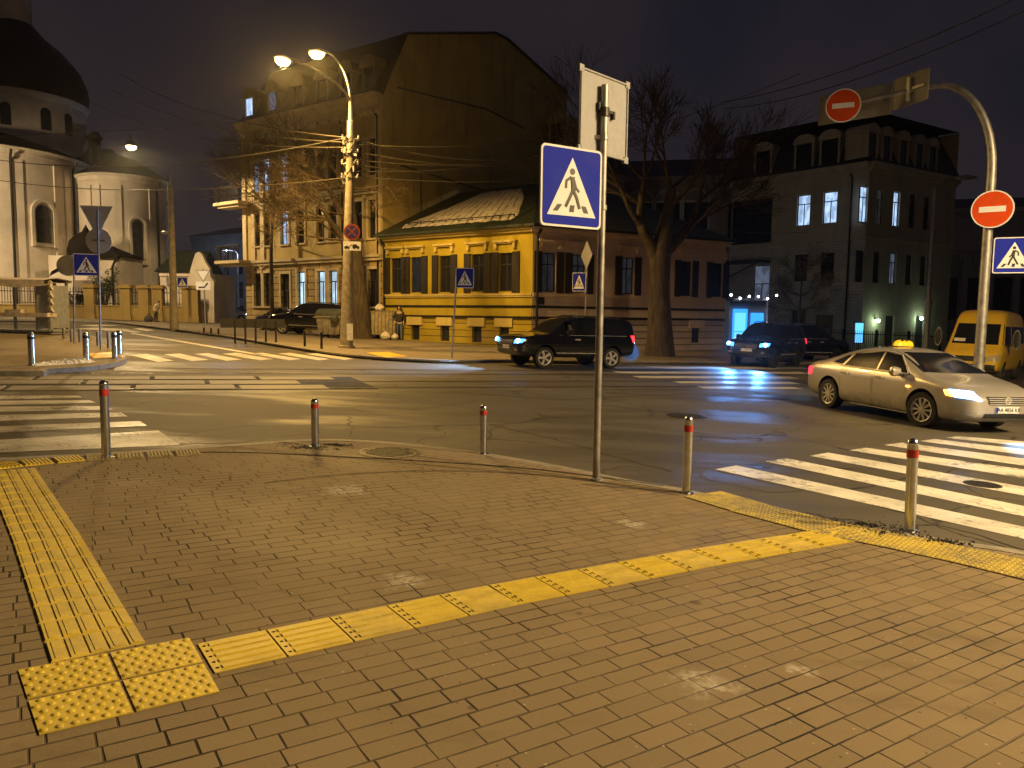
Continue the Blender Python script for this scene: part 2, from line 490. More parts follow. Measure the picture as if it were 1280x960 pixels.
M['sign_red'] = plain('sign red', (.62, .070, .012), .7, 0, .08, 5, spec=.1)
M['sign_black'] = plain('sign black', (.02, .019, .02), .5)
M['red_tape'] = plain('red band', (.42, .03, .02), .4, 0, .3, 20)
M['iron'] = plain('black iron', (.018, .017, .016), .55, .3)
M['dark'] = plain('dark void', (.012, .011, .011), .8)
M['rubber'] = plain('tyre rubber', (.022, .021, .02), .8, 0, .2, 12)
M['rim'] = plain('alloy wheel', (.62, .6, .57), .35, .35, .1)
M['chrome'] = plain('chrome', (.8, .8, .8), .12, 1.0, .03)
M['black_trim'] = plain('black trim', (.02, .02, .02), .45)
M['plate_white'] = plain('plate white', (.75, .75, .75), .4)
M['plate_text'] = plain('plate black', (.02, .02, .025), .5)
M['silver_paint'] = mat_carpaint('champagne silver car paint', (.56, .53, .49), .55, .30)
M['black_paint'] = mat_carpaint('black car paint', (.006, .006, .009), .0, .12)
M['navy_paint'] = mat_carpaint('dark blue car paint', (.012, .014, .03), .0, .22)
M['white_car'] = mat_carpaint('light car paint', (.6, .58, .54), .3, .3)
M['van_yellow'] = mat_carpaint('yellow van paint', (.66, .42, .03), .0, .4)
M['car_glass'] = mat_glass('tinted car glass', (.010, .011, .015), .995, .14)
M['car_glass_clear'] = mat_glass('clear car glass', (.02, .022, .026), .45, .03)
M['win_glass'] = mat_glass('dark window glass', (.02, .022, .028), .92, .05)
M['head_glow'] = emitter('blue headlamp reflector', (.05, .36, 1.0), 6)
M['head_white'] = emitter('lit headlamp', (.22, .55, 1.0), 14)
M['head_blue'] = emitter('lit blue xenon headlamp', (.30, .60, 1.0), 20)
M['amber'] = emitter('amber indicator', (1.0, .28, .03), 14)
M['tail_red'] = emitter('lit tail lamp', (1.0, .02, .03), 6)
M['tail_dark'] = plain('red lamp lens', (.25, .01, .015), .15)
M['lens'] = mat_glass('lamp lens', (.4, .42, .45), .5, .05)
M['sodium'] = emitter('sodium lamp glow', (1.0, .58, .16), 40)
M['sodium_far'] = emitter('distant sodium lamp', (1.0, .64, .24), 45)
M['lit_cool'] = emitter('lit window cool', (.46, .66, 1.0), 1.35, (2.2, 2.2, 1.1))
M['lit_cyan'] = emitter('lit shop window', (.62, .86, 1.0), 1.35, (1.5, 1.5, .8))
M['lit_dim'] = emitter('dim lit window', (.45, .55, .8), .22, (2, 2, 1))
M['lit_low'] = emitter('dim curtain window', (.5, .5, .55), .045, (3, 3, 1))
M['neon_blue'] = emitter('blue shop light', (.03, .26, 1.0), 2)
M['neon_cyan'] = emitter('cyan shop window', (.12, .52, 1.0), 1.7)
M['bulb'] = emitter('festoon bulb', (.75, .80, 1.0), 60)
M['door_lamp'] = emitter('wall lamp', (.62, 1.0, .72), 30)
M['taxi_yellow'] = plain('taxi lamp yellow', (.8, .52, .02), .35)
M['taxi_glow'] = None
n = NT('taxi roof lamp'); n.bsdf((.8, .5, .02), .35, 0, None, .5, 0, 0, (1.0, .62, .02), .22); M['taxi_glow'] = n.m
M['concrete_pole'] = plain('weathered concrete pole', (.30, .26, .20), .85, 0, .3, 5, .4, dirt=(.09, .075, .06, .8))
M['church_wall'] = mat_plaster('cream church plaster', (.66, .59, .48), .22)
M['church_trim'] = mat_plaster('church trim', (.70, .63, .52), .2)
M['church_roof'] = plain('dark church roof', (.016, .012, .010), .9, 0, .3, 2, spec=.1)
M['dome_dark'] = plain('dark copper dome', (.028, .022, .016), .45, .2, .4, 1.5)
M['fence_wall'] = mat_plaster('ochre fence plaster', (.27, .19, .06), .4)
M['corner_wall'] = mat_plaster('ochre facade plaster', (.46, .36, .15), .4)
M['corner_trim'] = mat_plaster('pale facade trim', (.55, .46, .30), .35)
M['fire_wall'] = mat_plaster('yellow side wall plaster', (.40, .30, .10), .7)
M['rustic'] = mat_brickwall('rusticated stone', (.47, .36, .17), (.10, .075, .04), 1.1, .42, .03, .06)
M['mansard'] = plain('dark mansard sheet', (.03, .024, .02), .55, 0, .3, 2)
M['yellow_wall'] = mat_plaster('yellow house plaster', (.44, .34, .03), .25)
M['yellow_shaded'] = mat_plaster('shaded house plaster', (.70, .56, .43), .25)  # shaded face of the yellow house, its pinkish shade put into the colour
M['yellow_trim'] = mat_plaster('pale yellow trim', (.58, .47, .17), .15)
M['plinth'] = mat_brickwall('banded yellow plinth', (.43, .33, .03), (.12, .08, .02), 40, .36, .025, .06)
M['plinth_shaded'] = mat_brickwall('banded shaded plinth', (.66, .54, .41), (.11, .09, .07), 40, .36, .025, .06)  # plinth of the shaded face, coloured to match it
M['stripe'] = plain('dark moulding', (.010, .007, .004), .9)
M['shutter'] = plain('dark brown shutters', (.019, .014, .010), .6, 0, .2, 8)
M['green_roof'] = mat_seam_roof('dark green standing seam roof', (.022, .030, .016), .55)
M['snow_roof'] = None
n = NT('old roof snow'); 
uv_ = n.coord('UV'); sp_ = n.n('ShaderNodeSeparateXYZ'); n.t.links.new(uv_, sp_.inputs[0])
fr_ = n.math('FRACT', n.math('DIVIDE', sp_.outputs[0], .55)); e_ = n.math('MINIMUM', fr_, n.math('SUBTRACT', 1.0, fr_))
ln_ = n.math('MULTIPLY', n.math('SUBTRACT', 1.0, n.smooth(e_, .03, .16)), n.smooth(n.noise(uv_, 1.1, 4), .35, .6))
c_ = n.mix(ln_, n.mix(n.smooth(n.noise(uv_, 3, 5), .3, .7), (.40, .36, .31), (.58, .53, .47)), (.10, .09, .07))
n.bsdf(c_, .9, 0, n.bump(n.noise(uv_, 12, 4), .4, .03), .2); M['snow_roof'] = n.m
M['snow'] = plain('street snow', (.74, .74, .78), .8, 0, .12, 14, .5)
M['grey_wall'] = mat_plaster('grey stucco', (.42, .41, .41), .35)
M['blue_wall'] = mat_plaster('blue grey stucco', (.26, .28, .34), .3)
M['tan_wall'] = mat_plaster('tan stucco', (.47, .40, .27), .4)
M['tan_brick'] = mat_brickwall('pale painted brick', (.55, .49, .38), (.2, .18, .14), .55, .22, .012, .03)
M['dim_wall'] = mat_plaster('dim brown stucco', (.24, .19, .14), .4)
M['frame_dark'] = plain('dark window frame', (.03, .026, .024), .6)
M['frame_white'] = plain('painted window frame', (.34, .30, .24), .6)
M['bark'] = mat_bark('grey bark', (.085, .066, .048))
M['twig'] = mat_bark('brown twigs', (.17, .125, .075))
M['twig_dark'] = mat_bark('dark twigs', (.075, .055, .04))
M['leaf'] = plain('evergreen leaves', (.04, .06, .02), .7, 0, .4, 9)
M['leaf_dry'] = plain('dry ivy leaves', (.16, .14, .07), .8, 0, .5, 9)
M['skip'] = plain('galvanised skip', (.34, .31, .25), .55, .4, .3, 5, .1, dirt=(.10, .07, .04, .8))
M['skip_lid'] = plain('skip lid', (.05, .055, .045), .6, 0, .3, 5)
M['igloo'] = plain('wire mesh recycling bin', (.27, .22, .14), .7, .2, .35, 6, .2)
M['bag'] = plain('white rubbish bags', (.62, .58, .52), .5, 0, .2, 9)
M['kiosk_metal'] = plain('blue grey kiosk frame', (.34, .36, .43), .5, .3, .2, 5)
M['kiosk_cloth'] = plain('kiosk awning', (.55, .50, .50), .8, 0, .25, 4)
M['wire'] = plain('black cable', (.10, .085, .06), .55)
M['rail'] = plain('tram rail steel', (.16, .14, .12), .35, .85, .3, 8)
M['slab'] = plain('concrete track slab', (.19, .165, .125), .6, 0, .25, 2.2, .25, dirt=(.07, .06, .05, .7))
M['gap'] = plain('track gap', (.008, .007, .006), .9)
M['tar'] = plain('old tar seam', (.026, .023, .019), .7, 0, .4, 6)
M['manhole'] = plain('cast iron cover', (.045, .04, .035), .5, .5, .25, 16, .3)
M['jacket'] = plain('dark jacket', (.035, .028, .022), .85, 0, .3, 8)
M['jeans'] = plain('blue jeans', (.10, .14, .24), .85, 0, .3, 10)
M['skin'] = plain('skin', (.5, .33, .24), .6)
M['coat_light'] = plain('pale coat', (.55, .47, .33), .85, 0, .2, 8)
M['lamp_head'] = plain('lamp housing', (.3, .28, .25), .5, .4)
M['earth'] = plain('wet grit', (.06, .05, .035), .9, 0, .5, 25, .5)
# ================================================================== GROUND
CURB = .10
TILT = Vector((0, 0, 1)).rotation_difference(Vector((.027, -.003, 1)))

def on_ground(o, x, y, off=0.0, rz=0.0, tilt=True):
    o.location = (x, y, gz(x, y) + off)
    m = Matrix.Rotation(rz, 3, 'Z')
    if tilt: m = TILT.to_matrix() @ m
    o.rotation_euler = m.to_euler()

def uvrot(ang):
    c, s = math.cos(ang), math.sin(ang)
    return lambda p, i: (p.x * c + p.y * s, -p.x * s + p.y * c)

def sheet(name, pts, off, mat, ang=0.0, kind='structure'):
    g = Geo(); vs = [(p[0], p[1], gz(p[0], p[1]) + off) for p in pts]
    n = len(pts)
    ar = sum(pts[i][0] * pts[(i + 1) % n][1] - pts[(i + 1) % n][0] * pts[i][1] for i in range(n))
    if ar < 0: vs = vs[::-1]
    g.add(vs, [tuple(range(n))])
    o = g.build(name, mat, uv=uvrot(ang))
    return tag(o, kind=kind)

def offset_line(pts, d):
    out = []
    for i, p in enumerate(pts):
        a = pts[max(0, i - 1)]; b = pts[min(len(pts) - 1, i + 1)]
        t = Vector((b[0] - a[0], b[1] - a[1])).normalized()
        out.append((p[0] + t.y * d, p[1] - t.x * d))
    return out

def ribbon(name, a, b, off, mat, uvlen=True):     # strip between two matching polylines
    g = Geo(); L = [0]
    for i in range(1, len(a)): L.append(L[-1] + math.hypot(a[i][0] - a[i - 1][0], a[i][1] - a[i - 1][1]))
    vs = []; uvs = []
    for i in range(len(a)):
        for k, p in ((0, a[i]), (1, b[i])):
            vs.append((p[0], p[1], gz(*p[:2]) + off)); uvs.append((L[i], -k * math.hypot(a[i][0] - b[i][0], a[i][1] - b[i][1])))
    fs = [(2 * i, 2 * i + 1, 2 * i + 3, 2 * i + 2) for i in range(len(a) - 1)]
    g.add(vs, fs)
    return tag(g.build(name, mat, uv=lambda p, i: uvs[i]), kind='structure')

def kerb(name, pts, h, side=1, w=.15):
    """kerb stones along pts; the pavement lies on the right of travel when side=1"""
    inn = offset_line(pts, w * side)
    rnd = offset_line(pts, .02 * side)
    g = Geo(); rows = []
    for p, r_, q in zip(pts, rnd, inn):
        z = gz(p[0], p[1])
        rows.append([(p[0], p[1], z - .05), (p[0], p[1], z + h - .012), (r_[0], r_[1], z + h + .006), (q[0], q[1], z + h + .006), (q[0], q[1], z + h - .05)])
    if side > 0: rows = [r[::-1] for r in rows]
    g.grid(rows)
    return tag(g.build(name, M['kerb'], smooth=False), kind='structure')

def P2(px, py, off=0.0):
    p = G(px, py, off); return (p.x, p.y)

A_STREET = math.atan(.45)       # direction of the tram street
A_PAVE = R(33)                  # direction of the paving courses on the corner

tag(sheet('road', [(-140, -40), (170, -40), (170, 170), (-140, 170)], 0, M['asphalt']), kind='structure')

# --- near corner pavement
k_px = [(-150, 590), (0, 572.5), (130, 566), (270, 557), (400, 549), (500, 553.5), (600, 565.5), (700, 582), (790, 600), (860, 612), (960, 637), (1138, 667), (1290, 690), (1420, 716)]
kpts = [P2(x, y, CURB) for x, y in k_px]
kpts = [(-14.0, 3.0), (-9.0, 6.0)] + kpts[1:] + [(8.5, 2.6), (13.0, -2.5)]
KL = catmull(kpts, 8)
sheet('pavement', KL + [(13, -14), (-14, -14)], CURB, M['paving'], A_PAVE)
kerb('kerb', KL, CURB, 1)
arc1 = catmull([P2(x, y, CURB) for x, y in [(180, 566), (310, 566), (440, 572), (550, 578), (660, 586), (760, 598), (830, 608)]], 6)
def near_kerb(p):
    b = min(KL, key=lambda q: (q[0] - p[0]) ** 2 + (q[1] - p[1]) ** 2); return b
def clip_k(p):
    b = Vector(near_kerb(p)); q = Vector(p[:2]); d = (q - b)
    return tuple(b + d.normalized() * .15)
ribbon('pavement_border', [clip_k(p) for p in arc1], arc1, CURB + .004, M['paving_border'])
def joint(name, pts, w, off):
    ribbon(name, offset_line(pts, -w / 2), offset_line(pts, w / 2), off, M['gap'])
joint('joint_shadow_line', arc1, .022, CURB + .008)  # follows the sign post's cast shadow, laid as a dark strip
arc2 = catmull([P2(x, y, CURB) for x, y in [(330, 604), (440, 593), (545, 589), (660, 593), (760, 605), (850, 620)]], 6)
joint('joint_shadow_line', arc2, .018, CURB + .008)
# grit along the gutter
gl = offset_line(KL, -.01); go = offset_line(KL, -.38)
ribbon('gutter_grit', gl[14:], go[14:], .004, M['slab'])

# --- tactile paving
def tile_mesh(kind, s=.36):
    g = Geo(); h = s / 2 - .004
    if kind == 'blister':
        h = s / 2 - .008; hy = s / 2 - .013
        g.bb(-h, h, -hy, hy, 0, .005)
        for i in range(6):
            for j in range(6):
                if i == 5 and j % 2: pass
                x = (i - 2.5) * s / 6.3 + (.012 if j % 2 else -.012); y = (j - 2.5) * s / 6.3
                g.lathe([(.0165, .0049), (.014, .0105), (.008, .0135), (0, .014)], 10, Matrix.Translation((x, y, 0)))
        return g
    if kind == 'ribbed':
        g.bb(-h, h, -h, h, 0, .006)
        for j in range(5):
            y = (j - 2) * s / 5.4
            g.bb(-h + .045, h - .01, y - .017, y + .017, .0059, .012)
        return g
    if kind == 'bars':
        g.bb(-h, h, -h, h, 0, .005)
        for j in range(5):
            y = (j - 2) * s / 4.95
            w = s * .082 if abs(j - 2) < 2 else s * .07
            g.bb(-h + .008, h - .008, y - w, y + w, .0049, .011)
            g.bb(-h + .02, h - .02, y - w * .45, y + w * .45, .0109, .014)
        return g
    if kind == 'fine':
        g.bb(-h, h, -h, h, 0, .010)
        for j in range(7):
            y = (j - 3) * s / 7.4
            g.bb(-h + .01, h - .01, y - .012, y + .012, .0099, .021)
        return g
    if kind == 'studs':
        g.bb(-h, h, -h, h, 0, .008)
        for i in range(8):
            for j in range(8):
                x = (i - 3.5) * s / 8.3; y = (j - 3.5) * s / 8.3
                g.add([(x - .014, y - .014, .0079), (x + .014, y - .014, .0079), (x + .014, y + .014, .0079), (x - .014, y + .014, .0079), (x - .008, y - .008, .0135), (x + .008, y - .008, .0135), (x + .008, y + .008, .0135), (x - .008, y + .008, .0135)], [(0, 1, 5, 4), (1, 2, 6, 5), (2, 3, 7, 6), (3, 0, 4, 7), (4, 5, 6, 7)])
    return g

def pits(s=.36):
    g = Geo()
    for j in range(5):
        g.lathe([(.0105, .0062), (.0, .0072)], 8, Matrix.Translation((-s / 2 + .026, (j - 2) * s / 5.4, 0)))
    return g

def lay(proto_mesh, name, label, group, x, y, rz, mat, extra=None, sc=(1, 1, 1)):
    o = bpy.data.objects.new(name, proto_mesh); COL.objects.link(o)
    on_ground(o, x, y, CURB + .0015, rz); o.scale = sc
    tag(o, label, 'tactile tile', group)
    if extra:
        e = bpy.data.objects.new('bolt_hole', extra); COL.objects.link(e); e.parent = o
    return o

def mesh_only(g, name, mat, bevel=False):
    o = g.build(name, mat); me = o.data; bpy.data.objects.remove(o); return me

m_bl = mesh_only(tile_mesh('blister', .375), 'blister_tile', M['tactile'])
m_rb = mesh_only(tile_mesh('ribbed', .355), 'ribbed_tile', M['tactile'])
m_rw = mesh_only(tile_mesh('ribbed', .355), 'ribbed_tile', M['tactile_worn'])
m_ba = mesh_only(tile_mesh('bars', .27), 'bar_tile', M['tactile_worn'])
m_bb = mesh_only(tile_mesh('bars', .27), 'bar_tile', M['tactile'])
m_st = mesh_only(tile_mesh('studs', .30), 'stud_tile', M['tactile_worn'])
m_sf = mesh_only(tile_mesh('studs', .30), 'stud_tile', M['tactile_kerb'])
m_st = m_sf
m_ff = mesh_only(tile_mesh('fine', .30), 'kerb_tile', M['tactile_faded'])
m_fi = mesh_only(tile_mesh('fine', .30), 'kerb_tile', M['tactile'])
m_fw = mesh_only(tile_mesh('fine', .30), 'kerb_tile', M['tactile_worn'])
m_pt = mesh_only(pits(.355), 'bolt_hole', M['gap'])

c4 = [Vector(P2(*p, CURB)) for p in ((20, 838), (238, 797), (277, 866), (47, 922))]
for i, (u, v, lab) in enumerate([(.25, .25, 'dotted yellow tile, far left of the square of four'), (.75, .25, 'dotted yellow tile, far right of the square of four'), (.75, .75, 'dotted yellow tile, near right of the square of four'), (.25, .75, 'dotted yellow tile, near left of the square of four')]):
    p = (c4[0] * (1 - u) + c4[1] * u) * (1 - v) + (c4[3] * (1 - u) + c4[2] * u) * v
    d = c4[1] - c4[0]; e = c4[3] - c4[0]
    # the four tiles have been laid slightly out of square
    gq = tile_mesh('blister', .375); f_ = lambda x, y: (c4[0] * (1 - u_(x)) + c4[1] * u_(x)) * (1 - v_(y)) + (c4[3] * (1 - u_(x)) + c4[2] * u_(x)) * v_(y)
    u_ = lambda x: u + x / .375 * .5; v_ = lambda y: v - y / .375 * .5
    o = thing('x', lab, 'tactile tile') if False else None
    for i_, q_ in enumerate(gq.v):
        w2 = f_(q_.x, q_.y); gq.v[i_] = Vector((w2.x - p.x, w2.y - p.y, q_.z + gz(w2.x, w2.y) - gz(p.x, p.y)))
    o = gq.build('blister_tile', M['tactile']); o.location = (p.x, p.y, gz(p.x, p.y) + CURB + .0015); tag(o, lab, 'tactile tile', 'dotted tactile tiles')

def run_tiles(path, pitch, meshes, name, lab, group, extra=None, width=1.0, flip=0.0):
    """lay tiles one after another along a ground polyline"""
    pts = [Vector(p) for p in path]; seg = 0; pos = 0.0; k = 0
    tot = sum((pts[i + 1] - pts[i]).length for i in range(len(pts) - 1))
    cnt = int(tot / pitch)
    for k in range(cnt):
        d = (k + .5) * pitch
        i = 0
        while i < len(pts) - 2 and d > (pts[i + 1] - pts[i]).length:
            d -= (pts[i + 1] - pts[i]).length; i += 1
        t = (pts[i + 1] - pts[i]).normalized(); p = pts[i] + t * d
        lay(meshes[k % len(meshes)], name, lab(ORD[k]), group, p.x, p.y, math.atan2(t.y, t.x) + flip, None, extra, (1, width, 1))

run_tiles([P2(256, 824, CURB), P2(620, 746, CURB), P2(880, 697, CURB), P2(1076, 665, CURB)], .358, [m_rb, m_rb, m_rw, m_rb, m_rw], 'ribbed_tile',
          lambda o: 'ribbed yellow tile, %s to the right of the dotted square' % o, 'ribbed tactile tiles in the diagonal strip', m_pt, 1.05)
run_tiles([P2(125, 817, CURB), P2(58, 672, CURB), P2(11, 584, CURB)], .272, [m_ba, m_bb, m_ba], 'grooved_tile',
          lambda o: 'grooved yellow tile, %s back from the dotted square' % o, 'grooved tactile tiles leading to the left crossing', None, 1.60)
run_tiles([P2(-60, 591, CURB), P2(25, 580.5, CURB), P2(102, 573.5, CURB), P2(270, 565, CURB)], .30, [m_fi] * 4 + [m_ff] * 14, 'kerb_tile',
          lambda o: 'small ribbed yellow kerb tile, %s along the left crossing' % o, 'kerb tactile tiles at the left crossing', None, .9, PI / 2)
run_tiles([P2(878, 618, CURB), P2(950, 639, CURB), P2(1040, 662, CURB), P2(1110, 675, CURB), P2(1200, 694, CURB), P2(1340, 727, CURB)], .30, [m_sf, m_st, m_st, m_sf, m_st, m_st, m_sf, m_sf, m_st], 'kerb_tile',
          lambda o: 'small studded yellow kerb tile, %s along the right crossing' % o, 'kerb tactile tiles at the right crossing', None, 1.85, 0)

# --- swept grit against the leaning bollard
for gx_, gy_, gr_, sd_ in ((1078, 656, .30, 1), (1118, 667, .22, 2), (1180, 678, .16, 3), (385, 560, .20, 4), (420, 557, .14, 5)):
    c_ = P2(gx_, gy_, CURB); rs_ = random.Random(sd_); g = Geo()
    for k in range(150):
        a = rs_.uniform(0, 2 * PI); q_ = gr_ * abs(rs_.gauss(0, .55)); s_ = rs_.uniform(.006, .019); x_, y_ = c_[0] + q_ * 1.5 * math.cos(a), c_[1] + q_ * .7 * math.sin(a); z_ = gz(x_, y_) + CURB + .006; b_ = rs_.uniform(0, 6)
        g.add([(x_ + s_ * math.cos(b_ + t_), y_ + s_ * math.sin(b_ + t_), z_) for t_ in (0, 2.1, 4.2)] + [(x_, y_, z_ + s_)], [(0, 1, 3), (1, 2, 3), (2, 0, 3), (2, 1, 0)])
    tag(g.build('grit', M['earth']), 'loose dark grit swept against the kerb', 'grit', kind='stuff')
# --- road markings
def stripe(name, pxs, mat, ext=None, off=.004):
    pts = [P2(*p) for p in pxs]
    if ext:                                     # carry the first two corners further along the stripe
        a, b, c, d = [Vector(p) for p in pts]
        a = a + (a - b).normalized() * ext; d = d + (d - c).normalized() * ext
        pts = [a, b, c, d]
    return sheet(name, [tuple(p) for p in pts], off, mat)

for y0, y1, r0, r1, x1 in [(495, 499.5, 494.5, 497, (97, 103)), (501, 506.5, 500.5, 503.5, (112, 120)), (508.5, 515, 508, 512, (130, 141)), (519, 526.5, 515.8, 520.8, (151, 160)), (533, 541, 526.5, 532.5, (175, 184)), (550, 566, 538.5, 556.5, (198, 225))]:
    stripe('crosswalk_stripe', [(0, y1), (x1[1], r1), (x1[0], r0), (0, y0)], M['white_paint'], ext=3.0)
for a, b, c, d in [((894, 587), (920, 582), (1280, 659), (1280, 674)), ((957, 577), (983, 573), (1280, 633), (1280, 646)), ((1012, 570), (1035, 566), (1280, 609), (1280, 620)), ((1061, 563), (1083, 560), (1280, 587), (1280, 598)), ((1105, 556.5), (1127, 553.5), (1280, 573.5), (1280, 582.5)), ((1150, 551.5), (1168, 549), (1280, 562), (1280, 569)), ((1183, 547.5), (1196, 545.5), (1280, 552), (1280, 558))]:
    stripe('crosswalk_stripe', [d, a, b, c], M['white_paint'], ext=3.5)
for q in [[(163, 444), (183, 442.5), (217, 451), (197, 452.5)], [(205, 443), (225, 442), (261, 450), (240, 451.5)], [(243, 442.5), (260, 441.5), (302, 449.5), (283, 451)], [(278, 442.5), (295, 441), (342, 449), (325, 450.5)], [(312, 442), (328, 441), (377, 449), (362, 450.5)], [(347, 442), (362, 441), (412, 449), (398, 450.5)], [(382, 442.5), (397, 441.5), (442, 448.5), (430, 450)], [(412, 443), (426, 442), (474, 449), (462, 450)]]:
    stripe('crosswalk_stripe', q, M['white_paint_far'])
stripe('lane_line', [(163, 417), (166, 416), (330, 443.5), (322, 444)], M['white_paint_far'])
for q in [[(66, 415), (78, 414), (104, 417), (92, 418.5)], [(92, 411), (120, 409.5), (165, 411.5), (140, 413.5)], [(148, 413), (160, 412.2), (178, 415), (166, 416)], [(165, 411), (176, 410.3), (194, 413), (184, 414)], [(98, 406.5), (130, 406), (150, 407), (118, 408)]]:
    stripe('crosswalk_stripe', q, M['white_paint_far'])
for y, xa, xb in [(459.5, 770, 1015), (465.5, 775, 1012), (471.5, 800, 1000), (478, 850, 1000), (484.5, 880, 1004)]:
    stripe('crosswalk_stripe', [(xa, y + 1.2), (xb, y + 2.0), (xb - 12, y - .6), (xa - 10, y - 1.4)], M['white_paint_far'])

# --- tram track
ca, sa = math.cos(A_STREET), math.sin(A_STREET)
def trk(u, v, c0=(-7.6, 16.6)): return (c0[0] + u * ca - v * sa, c0[1] + u * sa + v * ca)
for vv in (-.76, .76, 2.9, 4.42):
    for u0, u1 in ((-30, 70),):
        sheet('tram_rail', [trk(u0, vv - .035), trk(u1, vv - .035), trk(u1, vv + .035), trk(u0, vv + .035)], .010, M['rail'])
        sheet('rail_groove', [trk(u0, vv + .035), trk(u1, vv + .035), trk(u1, vv + .10), trk(u0, vv + .10)], .007, M['gap'])
rs = random.Random(5)
for row, (v0, v1) in enumerate(((-1.0, -.12), (.12, 1.0), (1.18, 2.0))):
    u = -14.0 + row * .7
    while u < (3.2 - row * .4):
        l = rs.uniform(1.9, 2.5)
        j = rs.uniform(-.02, .02)
        g = Geo()
        a, b, c, d = trk(u + .05, v0 + .03 + j), trk(u + l - .05, v0 + .03), trk(u + l - .05, v1 - .03 + j), trk(u + .05, v1 - .03)
        dz = rs.uniform(-.008, .012)
        g.prism([a, b, c, d], 0, 1)
        g.v = [Vector((p.x, p.y, gz(p.x, p.y) + (-.02 if p.z < .5 else .022 + dz))) for p in g.v]
        tag(g.build('track_slab', M['slab'], bevel=.012), kind='structure')
        u += l
sheet('track_bed', [trk(-30, -1.06), trk(4.5, -1.06), trk(4.5, 2.06), trk(-30, 2.06)], .003, M['gap'])

# --- far pavements
def pavement(name, kp, back, side, mat='paving_far', h=.12, ang=0.0):
    L = catmull(kp, 6)
    sheet(name, L + back, h, M[mat], ang)
    kerb('kerb', L, h, side)
PL = [P2(*p, .12) for p in [(0, 464), (60, 461), (115, 457.5), (148, 452), (159, 446), (150, 438.5), (128, 429), (106, 418)]] + [(-27, 40), (-40, 47)]
pavement('pavement', [(-26, 12)] + PL, [(-60, 40), (-60, 12)], 1) if False else None
isl = [(-30, 10.5), (-20, 15.5)] + PL
isl_l = catmull(isl, 6)
sheet('pavement', isl_l + [(-70, 47), (-70, 10)], .12, M['paving_far'], A_STREET)
kerb('kerb', isl_l, .12, -1)
sheet('tactile_patch', [P2(*p, .12) for p in ((108, 442), (142, 440), (156, 446), (118, 448))], .126, M['yellow_paint'])
bl = [(-60, 92), (-36, 63.5)] + [P2(*p, .12) for p in [(240, 414), (285, 419.5), (330, 427), (400, 438), (450, 444), (500, 447.5), (560, 450)]] + [(-.5, 28.6), (2.5, 29.6), (8, 32.4), (14, 35.6), (22, 39.5), (34, 45), (70, 62)]
bl_l = catmull(bl, 6)
sheet('pavement', bl_l + [(165, 110), (165, 165), (-60, 165)], .12, M['paving_far'], A_STREET)
kerb('kerb', bl_l, .12, 1)
sheet('tactile_patch', [P2(*p, .12) for p in ((458, 441), (485, 440), (510, 445.5), (482, 447))], .126, M['yellow_paint'])
ch = [(-80, 50), (-40, 55.0), (-26, 57.5), (-24.0, 59.0), (-24.4, 62), (-34, 80), (-60, 118)]
ch_l = catmull(ch, 6)
sheet('pavement', ch_l + [(-100, 118), (-100, 50)], .12, M['paving_far'], 0)
kerb('kerb', ch_l, .12, -1)
ti = [(10.4 + 1.0 * math.cos(a * PI / 10), 17.4 + .95 * math.sin(a * PI / 10)) for a in range(21)]
sheet('traffic_island', ti[:-1], .12, M['paving_far'], 0); kerb('kerb', ti, .12, -1)

# --- tarred cracks and seams in the asphalt
def crack(pxs, w, seed):
    rs_ = random.Random(seed); base = [Vector(P2(*p)) for p in pxs]; pts = []
    for a, b in zip(base[:-1], base[1:]):
        m_ = max(2, int((b - a).length / .22)); d = (b - a).normalized(); n_ = Vector((-d.y, d.x))
        for k in range(m_): pts.append(a.lerp(b, k / m_) + n_ * rs_.uniform(-.05, .05))
    pts.append(base[-1]); pts = [tuple(p) for p in pts]
    ws = [w * rs_.uniform(.35, 1.0) for _ in pts]
    L_ = offset_line(pts, -.5); R_ = offset_line(pts, .5)
    l2 = [tuple(Vector(p).lerp(Vector(q_), w_)) for p, q_, w_ in zip(pts, L_, ws)]; r2 = [tuple(Vector(p).lerp(Vector(q_), w_)) for p, q_, w_ in zip(pts, R_, ws)]
    ribbon('road_crack', l2, r2, .0025, M['tar'])
for i_, (pxs, w_) in enumerate([([(612, 531), (690, 548), (775, 573), (840, 590)], .055), ([(430, 536), (575, 531), (640, 530), (690, 522), (760, 518)], .06), ([(225, 556), (300, 553), (345, 547), (400, 541)], .05), ([(735, 503), (800, 512), (850, 516)], .05),
        ([(640, 527), (612, 540), (606, 556)], .05), ([(1000, 610), (1075, 628), (1140, 645), (1280, 688)], .045), ([(880, 600), (960, 615), (1010, 612)], .035), ([(410, 505), (520, 512), (600, 500)], .05), ([(436, 520), (440, 538), (436, 546)], .05), ([(1060, 612), (1170, 592), (1260, 570)], .06), ([(560, 490), (700, 500), (860, 492), (990, 500)], .07), ([(860, 545), (930, 548), (1010, 534)], .05)]): crack(pxs, w_, i_)
# --- manhole covers
def manhole(px, py, off, label, r=.33):
    x, y = P2(px, py, off)
    o = thing('manhole_cover', label, 'manhole cover')
    on_ground(o, x, y, off + .004)
    g = Geo(); g.lathe([(r + .05, 0), (r + .05, .006), (r + .01, .008), (r + .01, .002)], 32); g.build('frame_ring', M['manhole'], o)
    g = Geo(); g.lathe([(r, .0), (r, .006), (0, .0065)], 32)
    for a in range(-4, 5):
        h = math.sqrt(max(0, (r * .9) ** 2 - (a * .07) ** 2)); g.bb(-h, h, a * .07 - .012, a * .07 + .012, .006, .011)
    g.build('cover_plate', M['manhole'], o)
manhole(487, 566, CURB, 'round cast iron manhole cover set in the brick pavement')
manhole(858, 520, 0, 'round dark manhole cover in the middle of the asphalt crossing')
manhole(1228, 606, 0, 'round manhole cover between the white zebra stripes', .16)

